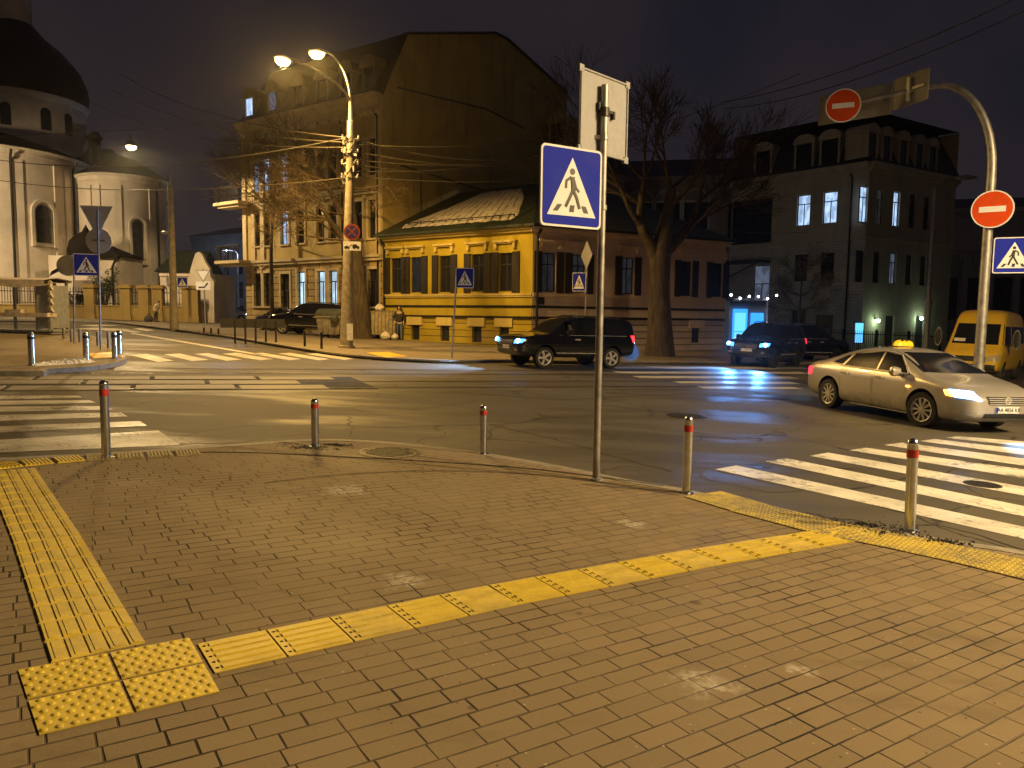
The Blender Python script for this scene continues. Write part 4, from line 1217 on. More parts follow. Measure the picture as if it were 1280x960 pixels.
for k in range(0, 11, 2):
    g = Geo(); g.lathe([(0, -.14), (.055, -.09), (.065, -.04), (.03, 0)], 10, Matrix.Translation(pts[k])); g.build('bulb', M['bulb'], bs, smooth=True)

# ---------- far right building
fp = [W(1172, 300, 74), W(1300, 300, 70)]
A, B = (fp[0].x, 74), (fp[1].x + 6, 70)
rbk = thing('right_building', 'dark street building with a pillared shop floor at the far right', 'building', (A[0], A[1], -1)); t = loc_root(rbk); Mx = t @ face_matrix(A, B); LA = math.hypot(B[0] - A[0], B[1] - A[1])
ops = []
for k in range(6):
    x = 1.2 + k * (LA - 2.4) / 5
    ops += [(x - .8, x + .8, 2, 6.0)]
wall(rbk, Mx, LA, -4, 12.5, ops, 'grey_wall')
for o in ops: window(rbk, Mx, *o, 'win_glass', 'frame_dark', style='cross')
band(rbk, Mx, -.1, LA, 8.2, [(.2, 0, .3), (.4, .3, .5)], 'grey_wall'); band(rbk, Mx, -.1, LA, 11.8, [(.2, 0, .3), (.45, .3, .7)], 'grey_wall')
g = Geo()
for k in range(7):
    x = .3 + k * (LA - .6) / 6; g.bb(x - .25, x + .25, -.3, 0, -3, 8.2)
for k in range(20): g.bb(.6 + k * (LA - 1) / 20, .9 + k * (LA - 1) / 20, -.25, 0, 7.4, 8.2)
g.build('pilasters', M['grey_wall'], rbk, M=Mx)
g = Geo(); g.quad((0, 0, 12.5), (LA, 0, 12.5), (LA, 8, 14.5), (0, 8, 14.5), Mx); g.quad((0, 0, -4), (0, 12, -4), (0, 12, 14.5), (0, 0, 12.5), Mx); g.quad((0, 8, 14.5), (LA, 8, 14.5), (LA, 12, 12), (0, 12, 12), Mx); g.build('roof', M['mansard'], rbk)

# ---------- bluish building closing the street on the left
A = (W(226, 350, 112).x, 116); B = (W(330, 350, 108).x, 108)
bg = thing('street_end_building', 'blue grey two storey building closing the street beyond the church', 'building', (A[0], A[1], 1)); t = loc_root(bg); Mx = t @ face_matrix(A, B); LA = math.hypot(B[0] - A[0], B[1] - A[1])
ops = []
for px in (240, 262, 283, 300, 315):
    s_ = on_wall(A, B, px, 350)[0]
    for za, zb in ((7.6, 9.4), (4.2, 6.2), (1.2, 2.8)): ops.append((s_ - .65, s_ + .65, za - .3, zb))
wall(bg, Mx, LA, -1, 13.2, ops, 'blue_wall')
for o in ops: window(bg, Mx, *o, 'win_glass', 'frame_dark', style='cross', sill='blue_wall')
band(bg, Mx, -.1, LA, 12.3, [(.2, 0, .3), (.5, .3, .7)], 'blue_wall'); band(bg, Mx, -.1, LA, 3.3, [(.2, 0, .3)], 'blue_wall', 'string_course')
g = Geo(); g.quad((-.3, -.5, 13.1), (LA + .3, -.5, 13.1), (LA + .3, 7, 15), (-.3, 7, 15), Mx); g.quad((0, 0, -1), (0, 12, -1), (0, 12, 13), (0, 0, 13), Mx); g.build('roof', M['church_roof'], bg)

# ---------- church
chx = thing('church', 'cream church with rounded apses, drum and a dark dome', 'church', (-44, 72, 1.2)); t = loc_root(chx)
def apse(cx, cy, r, z1, roof_top, a0, a1, wins, seg=32, trimz=True):
    g = Geo(); g.lathe([(r, -1), (r, z1)], seg, t @ Matrix.Translation((cx, cy, 0)), a0, a1); g.build('apse_wall', M['church_wall'], chx, smooth=True)
    g = Geo(); T2 = t @ Matrix.Translation((cx, cy, 0))
    g.lathe([(r + .01, z1 - .62), (r + .08, z1 - .6), (r + .08, z1 - .45), (r + .03, z1 - .42), (r + .03, z1 - .2), (r + .2, z1 - .12), (r + .28, z1), (r + .02, z1 + .01)], seg, T2, a0, a1)
    g.build('apse_cornice', M['church_trim'], chx, smooth=True)
    g = Geo(); g.lathe([(r + .01, 2.3), (r + .12, 2.3), (r + .12, 2.5), (r + .01, 2.55)], seg, T2, a0, a1); g.build('base_moulding', M['church_trim'], chx, smooth=True)
    g = Geo(); g.lathe([(r + .4, z1 + .02), (r * .72, z1 + (roof_top - z1) * .42), (r * .35, z1 + (roof_top - z1) * .8), (.05, roof_top)], seg, T2, a0, a1); g.build('apse_roof', M['church_roof'], chx, smooth=True)
    for an, za, zb, w in wins:
        Mw = T2 @ Matrix.Rotation(an + PI / 2, 4, 'Z') @ Matrix.Translation((0, -r, 0))
        g = Geo()
        prof = lambda k: [(-w * k, za - (.35 if k > 1 else 0)), (w * k, za - (.35 if k > 1 else 0)), (w * k, zb)] + [(w * k * math.cos(a), zb + w * k * math.sin(a)) for a in [PI * j / 10 for j in range(1, 10)]] + [(-w * k, zb)]
        def ring(k, y0, y1):
            pr = prof(k); n_ = len(pr)
            g.add([(p[0], y, p[1]) for y in (y0, y1) for p in pr], [tuple(range(n_))] + [(i, (i + 1) % n_, n_ + (i + 1) % n_, n_ + i) for i in range(n_)], Mw)
        # raised architrave frame as a ring
        po, pi_ = prof(1.75), prof(1.35); n_ = len(po)
        g.add([(p[0], -.16, p[1]) for p in po] + [(p[0], -.16, p[1]) for p in pi_] + [(p[0], .25, p[1]) for p in po] + [(p[0], .05, p[1]) for p in pi_],
              [f_ for i in range(n_) for j in [(i + 1) % n_] for f_ in ((i, j, n_ + j, n_ + i), (i, 2 * n_ + i, 2 * n_ + j, j), (n_ + i, n_ + j, 3 * n_ + j, 3 * n_ + i))], Mw)
        w_ = g.build('window', M['church_trim'], chx)
        g = Geo(); ring(1.0, -.06, .3); g.build('pane', M['win_glass'], w_)
        g = Geo(); g.bb(-.035, .035, -.10, -.065, za, zb + w * .8, Mw)
        for k in range(1, 5): g.bb(-w, w, -.095, -.066, za + k * (zb - za) / 5 - .03, za + k * (zb - za) / 5 + .03, Mw)
        g.build('glazing_bars', M['frame_dark'], w_)
Yc = 66
ap1 = W(-20, 300, Yc + 4); r1 = 8.7
ang = lambda cx, cy, r, px, Y: None
def face_angle(cx, cy, r, px):
    best = None
    for k in range(720):
        a = -PI + k * 2 * PI / 720
        x, y = cx + r * math.cos(a), cy + r * math.sin(a)
        if (x - cx) * (0 - cx) + (y - cy) * (0 - cy) < 0: continue
        n_ = math.cos(a) * (-x) + math.sin(a) * (-y)
        if n_ < 0: continue
        e_ = abs(640 + FP * x / y - px)
        if best is None or e_ < best[0]: best = (e_, a)
    return best[1]
apse(ap1.x, Yc + 4, r1, 15.3, 18.0, -PI, PI, [(face_angle(ap1.x, Yc + 4, r1, 60), 7.6, 10.2, .62)])
ap2 = W(156, 300, 70.5)
apse(ap2.x, 70.5, 3.6, 13.7, 15.9, -PI, PI, [(face_angle(ap2.x, 70.5, 3.6, 176), 6.3, 9.4, .42)])
# pilaster strips
g = Geo()
for (cx, cy, r, z1, pxs) in ((ap1.x, Yc + 4, r1, 14.3, (33, 78, 90)), (ap2.x, 70.5, 3.6, 12.7, (118, 128, 153, 194))):
    for px in pxs:
        a = face_angle(cx, cy, r, px); Mw = t @ Matrix.Translation((cx, cy, 0)) @ Matrix.Rotation(a + PI / 2, 4, 'Z') @ Matrix.Translation((0, -r, 0)); g.bb(-.28, .28, -.1, .1, 2.4, z1, Mw)
g.build('pilaster_strips', M['church_trim'], chx)
g = Geo()
for (cx, cy, r, z1, px) in ((ap1.x, Yc + 4, r1, 15.0, 22), (ap1.x, Yc + 4, r1, 15.0, 97.5), (ap2.x, 70.5, 3.6, 13.4, 200)):
    a = face_angle(cx, cy, r, px)
    d = Vector((math.cos(a), math.sin(a), 0)); b = Vector((cx, cy, 0))
    g.tube([b + d * (r + .5) + Vector((0, 0, z1)), b + d * (r + .14) + Vector((0, 0, z1 - .7)), b + d * (r + .14) + Vector((0, 0, 1.0))], .1, 8, t)
g.build('downpipe', M['iron'], chx, smooth=True)
# drum and dome
dc = W(23, 150, 80); dr = 6.15
T2 = t @ Matrix.Translation((dc.x, 80, 0))
g = Geo(); g.lathe([(dr, 14), (dr, 22.9)], 40, T2); g.build('drum', M['church_wall'], chx, smooth=True)
g = Geo(); g.lathe([(dr, 22.3), (dr + .1, 22.4), (dr + .15, 22.6), (dr + .3, 22.9), (dr, 23.0)], 40, T2); g.lathe([(dr, 17.4), (dr + .25, 17.5), (dr + .25, 17.7), (dr, 17.8)], 40, T2); g.build('drum_cornice', M['church_trim'], chx, smooth=True)
g = Geo(); g.lathe([(dr + .2, 23.0), (dr + .35, 23.8), (dr + .25, 24.8), (dr - .4, 26.4), (dr - 1.8, 28.1), (dr - 3.4, 29.4), (2.0, 30.3), (1.6, 30.7)], 48, T2); g.build('dome', M['dome_dark'], chx, smooth=True)
g = Geo(); g.lathe([(1.6, 30.5), (1.6, 36), (1.95, 36.2), (1.95, 36.5), (.9, 38.2), (0, 40)], 16, T2); g.build('lantern', M['church_wall'], chx, smooth=True)
for px in (20, 68, 96):
    a = face_angle(dc.x, 80, dr, px); Mw = T2 @ Matrix.Rotation(a + PI / 2, 4, 'Z') @ Matrix.Translation((0, -dr, 0))
    g = Geo(); pr = [(-.45, 19.4), (.45, 19.4), (.45, 21.1)] + [(.45 * math.cos(x), 21.1 + .45 * math.sin(x)) for x in [PI * j / 8 for j in range(1, 8)]] + [(-.45, 21.1)]
    g.add([(p[0], y, p[1]) for y in (-.05, .2) for p in pr], [tuple(range(len(pr)))] + [(i, (i + 1) % len(pr), len(pr) + (i + 1) % len(pr), len(pr) + i) for i in range(len(pr))], Mw); g.build('drum_window', M['win_glass'], chx)
nvx = W(196, 300, 90).x
# body linking the masses
g = Geo(); g.bb(ap1.x - 3, nvx, 74, 92, -1, 14.5, t); g.build('nave_wall', M['church_wall'], chx)
g = Geo(); g.prism([(ap1.x - 3.4, 73.6), (nvx + .4, 73.6), (nvx + .4, 92.4), (ap1.x - 3.4, 92.4)], 14.5, 14.9, t); c = ((ap1.x + nvx) / 2, 83)
g.add([(ap1.x - 3.4, 73.6, 14.95), (nvx + .4, 73.6, 14.95), (nvx + .4, 92.4, 14.95), (ap1.x - 3.4, 92.4, 14.95), (c[0] - 2, c[1], 19.0), (c[0] + 2, c[1], 19.0)], [(0, 1, 5, 4), (1, 2, 5), (2, 3, 4, 5), (3, 0, 4)], t)
p_ = W(119, 185, 76); g.lathe([(.55, 15), (.55, 18.4), (.8, 18.6), (.35, 19.1), (0, 19.3)], 8, t @ Matrix.Translation((p_.x, 76, 0)))
g.build('nave_roof', M['church_roof'], chx)
# porch
pc = W(122, 360, 62.5)
pr_ = thing('church_porch', 'small cream church porch with a curved gable and dark cap', 'porch', (pc.x, 62.5, 1.1)); tp = loc_root(pr_)
xL, xA, xB = W(62, 360, 62.5).x, W(100, 360, 62.5).x, W(146, 360, 62.5).x
g = Geo(); g.bb(xL, xB, 62.5, 67, -.5, 6.3, tp)
zt = W(100, 320, 62.5).z
g.prism([(xL, 4.6), (xL + .2, 5.0), (xL + .9, 5.4), (xA - 1.1, 6.3), (xA - .4, zt), (xA + .3, zt), (xA + .9, 6.3)], 62.5, 62.9, tp @ Matrix(((1, 0, 0, 0), (0, 0, 1, 0), (0, 1, 0, 0), (0, 0, 0, 1))))
g.build('wall', M['church_wall'], pr_)
g = Geo(); xs_ = W(98, 310, 63).x; g.lathe([(1.4, 6.2), (1.45, 6.9), (1.25, 7.6), (.8, 8.1), (.3, 8.4), (0, 9.0)], 20, tp @ Matrix.Translation((xs_, 64.2, 0)))
g.add([(xA, 62.1, 6.3), (xB + .4, 62.1, 6.3), (xB + .4, 67, 6.3), (xA, 67, 6.3), (xA, 64, 7.6), (xB - 1.5, 64, 7.4)], [(0, 1, 5, 4), (1, 2, 5), (2, 3, 4, 5), (0, 1, 2, 3)], tp)
g.bb(xA - .2, xB + .35, 62.15, 62.5, 6.1, 6.28, tp)
g.build('roof', M['church_roof'], pr_, smooth=True, sharp=30)
g = Geo(); px_ = W(141, 340, 62.4).x; g.tube([(px_ + .4, 62.2, 6.1), (px_, 62.35, 5.4), (px_, 62.35, 0)], .09, 8, tp); g.build('downpipe', M['iron'], pr_, smooth=True)
g = Geo(); d_ = W(105, 355, 62.4); g.bb(d_.x - .8, d_.x + .8, 62.3, 62.5, 3.4, 4.3, tp); g.build('notice_panel', M['dim_wall'], pr_)
# chapel with green roof
cpx = W(200, 350, 63).x; cpr = W(246, 350, 63).x; cpe = W(268, 350, 60.5).x
cp = thing('gate_chapel', 'low cream chapel with a dark green roof and a curved gable end', 'chapel', (cpx, 63, 1.1)); tc = loc_root(cp)
g = Geo(); g.bb(cpx, cpr, 63, 68, -.5, 5.1, tp @ Matrix.Identity(4) if False else tc)
gp = [(0, -.5), (1.7, -.5), (1.75, 4.3), (1.5, 4.7), (1.42, 5.4), (1.1, 5.9), (.85, 6.5), (.6, 6.75), (.3, 6.6), (.05, 5.9), (-.25, 4.9)]
Mg = tc @ Matrix(((1, 0, 0, cpr - .2), (0, 0, 1, 62.6), (0, 1, 0, 0), (0, 0, 0, 1)))
g.prism(gp, 0, .5, Mg)
g.bb(cpr + .3, cpr + 1.3, 63.1, 68, -.5, 5.0, tc)
g.build('wall', M['church_wall'], cp)
g = Geo(); g.add([(cpx - .3, 62.6, 5.1), (cpr + .2, 62.6, 5.1), (cpr + .2, 65.5, 7.0), (cpx + .3, 65.5, 7.0), (cpr + .2, 68.4, 5.1), (cpx - .3, 68.4, 5.1)], [(0, 1, 2, 3), (2, 4, 5, 3), (0, 3, 5), (1, 4, 2)], tc); g.build('roof', M['green_roof'], cp, uv=lambda p, i: (p.x, p.z))
g = Geo(); g.bb(cpx, cpr, 62.85, 63, 4.75, 5.05, tc); g.build('cornice', M['church_trim'], cp)

# ---------- church fence
fA, fB = (W(-70, 398, 60).x, 60.0), (W(246, 398, 60.5).x, 60.5)
fe = thing('church_fence', 'ochre wall with capped pillars and iron railings around the church', 'fence', (fA[0], fA[1], gz(*fA))); tf = loc_root(fe)
Lf = math.hypot(fB[0] - fA[0], fB[1] - fA[1]); Mf = tf @ face_matrix(fA, fB)
zb = 1.2; zg = lambda s_: 1.35 - s_ * .012
g = Geo(); g.bb(0, Lf, 0, .35, .4, 2.2); g.bb(-.05, Lf, -.06, .41, 2.2, 2.3); g.build('low_wall', M['fence_wall'], fe, M=Mf)
pil = [on_wall(fA, fB, px, 380)[0] for px in (-60, 112, 157, 180, 197, 234, 242)]
for s_ in pil:
    g = Geo(); g.bb(s_ - .38, s_ + .38, -.12, .5, .3, 3.65); g.bb(s_ - .5, s_ + .5, -.24, .62, 3.65, 3.8); g.bb(s_ - .44, s_ + .44, -.18, .56, 3.8, 3.92); g.bb(s_ - .44, s_ + .44, -.16, .55, .3, 1.5); g.build('pillar', M['fence_wall'], fe, M=Mf)
for a, b in zip(pil[:-1], pil[1:]):
    if b - a < 1.2: continue
    g = Geo(); n_ = max(2, int((b - a - .8) / .22))
    for k in range(n_ + 1):
        x = a + .45 + (b - a - .9) * k / n_; g.tube([(x, .17, 2.25), (x, .17, 3.55)], .026, 4); g.add([(x - .05, .17, 3.5), (x + .05, .17, 3.5), (x, .17, 3.75)], [(0, 1, 2)])
    g.bb(a + .4, b - .4, .14, .2, 2.42, 2.48); g.bb(a + .4, b - .4, .14, .2, 3.3, 3.36); g.build('railing', M['iron'], fe, M=Mf)
# ================================================================== STREET FURNITURE
def rounded_rect(w, h, r, n=4):
    out = []
    for cx, cy, a in ((w / 2 - r, h / 2 - r, 0), (-w / 2 + r, h / 2 - r, PI / 2), (-w / 2 + r, -h / 2 + r, PI), (w / 2 - r, -h / 2 + r, 3 * PI / 2)):
        for k in range(n + 1):
            t = a + PI / 2 * k / n; out.append((cx + r * math.cos(t), cy + r * math.sin(t)))
    return out
XZ = Matrix(((1, 0, 0, 0), (0, 0, -1, 0), (0, 1, 0, 0), (0, 0, 0, 1)))     # local xy drawing -> upright, thickness towards -y for +z

def stroke(g, pts, w, Mx, z=0.0):
    F = Matrix.Diagonal((1, 1, .12, 1))
    g.tube([(p[0], p[1], 0) for p in pts], w / 2, 8, Mx @ Matrix.Translation((0, 0, z)) @ F)
def disc(g, x, y, r, z0, z1, Mx, n=24):
    g.lathe([(r, z0), (r, z1)], n, Mx @ Matrix.Translation((x, y, 0)))

def ped_sign(root, Mx, s=.7, h=None, flip=1):
    h = h or s
    D = Mx @ XZ
    g = Geo(); g.prism(rounded_rect(s, h, .05), -.012, .012, D)
    p = g.build('sign_panel', M['sign_white'], root)
    g = Geo(); g.prism(rounded_rect(s - .045, h - .045, .035), .0125, .015, D); g.build('blue_field', M['sign_blue'], p)
    u = s
    g = Geo(); g.prism([(-.40 * u, -.36 * h), (.40 * u, -.36 * h), (0, .37 * h)], .0155, .018, D); g.build('triangle', M['sign_white'], p)
    g = Geo(); z = .020; f = flip
    disc(g, 0, .205 * u, .043 * u, .0185, .0205, D, 14)
    stroke(g, [(0, .135 * u), (f * .015 * u, .05 * u), (f * .02 * u, -.05 * u)], .075 * u, D, z)
    stroke(g, [(-f * .015 * u, .135 * u), (-f * .095 * u, .08 * u), (-f * .105 * u, -.02 * u)], .038 * u, D, z)
    stroke(g, [(f * .03 * u, .09 * u), (f * .06 * u, .0), (f * .115 * u, -.055 * u)], .036 * u, D, z)
    stroke(g, [(f * .02 * u, -.04 * u), (f * .075 * u, -.13 * u), (f * .125 * u, -.275 * u)], .048 * u, D, z)
    stroke(g, [(f * .005 * u, -.05 * u), (-f * .04 * u, -.14 * u), (-f * .105 * u, -.26 * u)], .046 * u, D, z)
    for x in (-.235, 0, .215):
        sk = .03 * (1 if x < 0 else (-1 if x > 0 else 0))
        g.prism([((x - .045 - sk) * u, -.325 * u), ((x + .03 - sk) * u, -.325 * u), ((x + .045 + sk) * u, -.235 * u), ((x - .03 + sk) * u, -.235 * u)], .0185, .0205, D)
    g.build('walker_symbol', M['sign_black'], p)
    return p

def back_panel(root, Mx, pts, name='sign_back'):
    D = Mx @ XZ
    g = Geo(); g.prism(pts, -.012, .010, D)
    n = len(pts); loop = [Vector((p[0], p[1], .012)) for p in pts] + [Vector((pts[0][0], pts[0][1], .012))]
    g.tube(loop, .014, 6, D)
    return g.build(name, M[{'direction_board': 'shaded_back', 'triangle_sign_back': 'lit_back'}.get(name, 'sign_back')], root)

def no_entry(root, Mx, r):
    D = Mx @ XZ
    g = Geo(); disc(g, 0, 0, r, -.012, .012, D, 40); p = g.build('no_entry_disc', M['sign_white'], root)
    g = Geo(); disc(g, 0, 0, r * .935, .0125, .015, D, 40); g.build('red_field', M['sign_red'], p)
    g = Geo(); g.bb(-r * .62, r * .62, -r * .15, r * .15, .0155, .018, D); g.build('white_bar', M['sign_white'], p)
    return p

def yawM(v):      # frame whose -y faces direction v
    a = math.atan2(v[1], v[0]) + PI / 2
    return Matrix.Rotation(a, 4, 'Z')

def base_of(px, py, off): 
    p = G(px, py, off); return p

# ---- main sign post on the corner
mp = base_of(745, 600, CURB)
sp = thing('sign_post', 'tall steel sign post on the brick corner with a large blue pedestrian sign', 'sign post', mp)
g = Geo(); g.tube([(0, 0, -.03), (0, 0, 4.18)], .039, 16); g.build('pole', M['galv'], sp, smooth=True)
g = Geo(); g.lathe([(.08, 0), (.075, .02), (.05, .03)], 16); g.build('base_collar', M['galv'], sp)
Y = mp.y
ctr = W(714, 234.5, Y - .30); loc = ctr - mp
ped_sign(sp, Matrix.Translation((loc.x, loc.y, loc.z)) @ yawM((.53, -.85)), .76, .80)
ctr = W(754.5, 145, Y + .09); loc = ctr - mp
bp = Matrix.Translation((loc.x, loc.y, loc.z)) @ yawM((.72, -.69))
pn = back_panel(sp, bp, rounded_rect(.80, .80, .05))
g = Geo()
for sx in (-.4, .4):
    for sz in (-.4, .4): g.bb(sx - .035, sx + .035, -.02, .012, sz - .035, sz + .035, bp)
g.build('corner_clip', M['sign_back'], pn)
g = Geo(); g.bb(-.13, .13, -.045, -.014, .03, .06, bp); g.bb(-.14, -.11, -.05, -.014, .03, .11, bp); g.bb(.11, .14, -.05, -.014, -.02, .06, bp); g.lathe([(.055, -.06), (.055, .03)], 14, Matrix.Translation((0, 0, loc.z + .03))); g.build('bracket', M['black_trim'], pn)
for z in (2.90, 3.62):
    g = Geo(); g.lathe([(.05, z), (.05, z + .05)], 14); g.bb(-.16, 0, -.035, -.01, z + .005, z + .045); g.build('clamp', M['galv'], sp)

# ---- arched gantry with two no-entry discs
GY = 17.4
gb = W(1223, 463, GY); gb.z = gz(gb.x, GY) + .12
ga = thing('arched_sign_gantry', 'tall arched steel pole with two red no entry discs and a pedestrian sign', 'sign gantry', gb)
end = W(1054, 132, GY + 2.3)
hd = Vector((end.x - gb.x, end.y - gb.y, 0)); HL = hd.length; hd.normalize()
ztop = W(1160, 108, GY + .9).z - gb.z; zend = end.z - gb.z
zs = W(1243, 215, GY).z - gb.z
arc = [Vector((0, 0, z)) for z in (-.05, 2.0, zs - .4)]
for k in range(13):
    a = (PI / 2) * k / 12
    arc.append(Vector((hd.x * 1.25 * (1 - math.cos(a)), hd.y * 1.25 * (1 - math.cos(a)), zs + (ztop - zs) * math.sin(a))))
for k in range(1, 7):
    t = k / 6; arc.append(Vector((hd.x * (1.25 + (HL - 1.2) * t), hd.y * (1.25 + (HL - 1.2) * t), ztop + (zend - ztop) * t * t)))
g = Geo(); g.tube(arc, [.115, .105, .10] + [.095 - .002 * k for k in range(13)] + [.062 - .004 * k for k in range(6)], 18); g.build('pole', M['galv'], ga, smooth=True)
face = yawM((-end.x * .9 - .9, -end.y, 0))
loc = W(1054, 132, end.y - .18) - gb; no_entry(ga, Matrix.Translation(loc) @ face, .41)
loc = W(1240.5, 261.5, GY - .16) - gb; no_entry(ga, Matrix.Translation(loc) @ yawM((-.60, -.8)), .415)
pc_ = W(1264, 319, GY - .14) - gb; ped_sign(ga, Matrix.Translation(pc_ + Vector((.06, -.0, 0))) @ yawM((-.42, -.9)), .80, .80, -1)
# backs of the direction boards on the arm
def board(c4, name):
    pts = [W(*q) - gb for q in c4]
    a, b, c, d = pts
    x = (b - a); w_ = Vector((x.x, x.y, 0)).length; x = Vector((x.x, x.y, 0)).normalized()
    c0 = (a + b + c + d) / 4; h_ = ((a - d).length + (b - c).length) / 2
    return Matrix.Translation(c0) @ yawM((x.y, -x.x)), w_, h_
yl, yr = end.y + .75, end.y - .45
Mb, w_, h_ = board([(1024, 122, yl), (1114, 104, yr), (1114, 141, yr), (1024, 158, yl)], 'b'); b1 = back_panel(ga, Mb, rounded_rect(w_, h_, .04), 'direction_board')
Mb2, w2, h2 = board([(1117, 97, yr - .1), (1161, 88, yr - 1.1), (1160, 127, yr - 1.1), (1117, 135, yr - .1)], 'b'); b2 = back_panel(ga, Mb2, rounded_rect(w2, h2, .05), 'direction_board')
for Mq, ww, hh, bb_ in ((Mb, w_, h_, b1), (Mb2, w2, h2, b2)):
    g = Geo(); g.bb(-.04, .04, -.09, -.014, -hh * .38, hh * .38, Mq); g.bb(-ww * .4, ww * .4, -.05, -.014, -.03, .03, Mq); g.build('bracket', M['galv'], bb_)

# ---- smaller sign posts
def post(px, py, off, Y_top, top_px, top_py, label, r=.035, name='sign_post', cat='sign post', mat='galv', Y=None):
    b = G(px, py, off)
    if Y: b = W(px, py, Y); b.z = gz(b.x, b.y) + off
    o = thing(name, label, cat, b)
    t = W(top_px, top_py, b.y) - b
    g = Geo(); g.tube([(0, 0, -.05), (t.x * .5, 0, t.z * .5), (t.x, 0, t.z)], r, 10); g.build('pole', M[mat], o, smooth=True)
    return o, b
def at_sign(b, px, py, dy=-.06): return Matrix.Translation(W(px, py, b.y + dy) - b)
o, b = post(565, 447, .12, 0, 571, 337, 'slim sign post with a blue pedestrian sign before the yellow house')
ped_sign(o, at_sign(b, 581, 347.5) @ yawM((-.1, -1)), .68, .74, 1)
o, b = post(729.5, 447, .12, 0, 735, 310, 'sign post with a small pedestrian sign and a diamond sign seen edge-on', Y=33)
ped_sign(o, at_sign(b, 724, 352.5) @ yawM((-.45, -.9)), .62, .80, 1)
dm = at_sign(b, 733.5, 319, -.05) @ yawM((-.93, -.4)); g = Geo(); g.prism([(0, .62), (.5, 0), (0, -.62), (-.5, 0)], -.012, .012, dm @ XZ); p = g.build('diamond_sign', M['sign_back'], o)
o, b = post(93, 429, .12, 0, 92.5, 317, 'sign post with a bright blue pedestrian sign and a round sign back')
ped_sign(o, at_sign(b, 108, 331) @ yawM((.35, -1)), .84, .80, 1)
g = Geo(); disc(g, 0, 0, .38, -.012, .012, at_sign(b, 85, 332, .03) @ yawM((.3, -1)) @ XZ, 30); g.build('round_sign_back', M['sign_back'], o)
o, b = post(126, 437, .12, 0, 122, 262, 'sign post with the backs of a give way triangle and a round sign')
tm = at_sign(b, 121, 268, .06) @ yawM((.15, -1))
back_panel(o, tm, [(-.5, .27), (.5, .27), (.06, -.62), (-.06, -.62)], 'triangle_sign_back')
rm = at_sign(b, 123.5, 301, .06) @ yawM((.15, -1)); g = Geo(); disc(g, 0, 0, .41, -.012, .01, rm @ XZ, 32); rb_ = g.build('round_sign_back', M['lit_back'], o)
g = Geo(); g.bb(-.2, .2, -.03, -.011, -.03, .03, rm); g.build('bracket', M['galv'], rb_)
o, b = post(257, 397, .12, 0, 254, 336, 'far sign post with a white give way triangle and a plate beneath', Y=58, r=.05)
tm = at_sign(b, 254, 345, -.1); g = Geo(); g.prism([(-.55, .45), (.55, .45), (0, -.5)], -.012, .012, tm @ XZ); p = g.build('give_way_triangle', M['sign_back'], o)
g = Geo(); g.prism([(-.42, .37), (.42, .37), (0, -.36)], .013, .018, tm @ XZ); g.build('white_field', M['sign_white'], p)
tm = at_sign(b, 254, 357, -.1); g = Geo(); g.bb(-.55, .55, -.012, .012, -.32, .32, tm); p = g.build('route_plate', M['sign_white'], o)
g = Geo(); stroke(g, [(-.35, -.15), (.1, -.12), (.35, .2)], .12, tm @ XZ, .014); g.build('route_arrow', M['sign_black'], p)

# ---- old concrete pole by the church crossing
pb = W(218, 414, 45.4); pb.z = gz(pb.x, pb.y) + .12
cpole = thing('concrete_pole', 'tapered concrete utility pole with small signs by the far crossing', 'utility pole', pb)
tt = W(210, 232, pb.y).z - pb.z
g = Geo(); g.tube([(0, 0, -.1), (0, 0, 2), (0, 0, tt)], [.25, .21, .15], 12); g.build('shaft', M['concrete_pole'], cpole, smooth=True)
g = Geo(); g.tube([(0, 0, tt), (0, 0, tt + .9)], .07, 8); g.build('top_pin', M['galv'], cpole)
ped_sign(cpole, at_sign(pb, 228, 353, -.2), .62, .60)
g = Geo(); disc(g, 0, 0, .36, -.012, .012, at_sign(pb, 210, 351, -.3) @ yawM((-.8, -.6)) @ XZ, 24); g.build('round_sign', M['sign_white'], cpole)
lz = W(211, 291, pb.y) - pb; g = Geo(); g.lathe([(0, -.12), (.16, -.1), (.2, 0), (.1, .08), (0, .1)], 12, Matrix.Translation((lz.x - .1, -.3, lz.z))); g.bb(-.05, .05, -.3, 0, lz.z + .05, lz.z + .1); g.build('junction_cap', M['galv'], cpole)

# ---- street lamp with two sodium lanterns
LPX = G(433, 435, .12)
lp = thing('street_lamp', 'tall concrete street lamp with two glowing orange lanterns and cable bundles', 'street lamp', LPX)
def lz_(py): return W(438, py, LPX.y).z - LPX.z
zc = lz_(155); zt = lz_(122)
lean = Vector((W(441, 150, LPX.y).x - LPX.x, 0, 0)) * 1.0
lean.x = max(-.1, min(.25, lean.x))
ax = lambda z: Vector((lean.x * z / zc, 0, z))
g = Geo(); g.tube([ax(-.1), ax(.1), ax(.12), ax(3), ax(zc)], [.37, .35, .28, .225, .14], 16); g.build('concrete_shaft', M['concrete_pole'], lp, smooth=True)
g = Geo(); g.tube([ax(zc - .9), ax(zc + .1), ax(zc + .12), ax(zt)], [.16, .16, .12, .10], 12); g.build('metal_sleeve', M['galv'], lp, smooth=True)
L1 = W(356, 75, LPX.y - 2.6); L2 = W(399, 66, LPX.y - .2)
lanterns = []
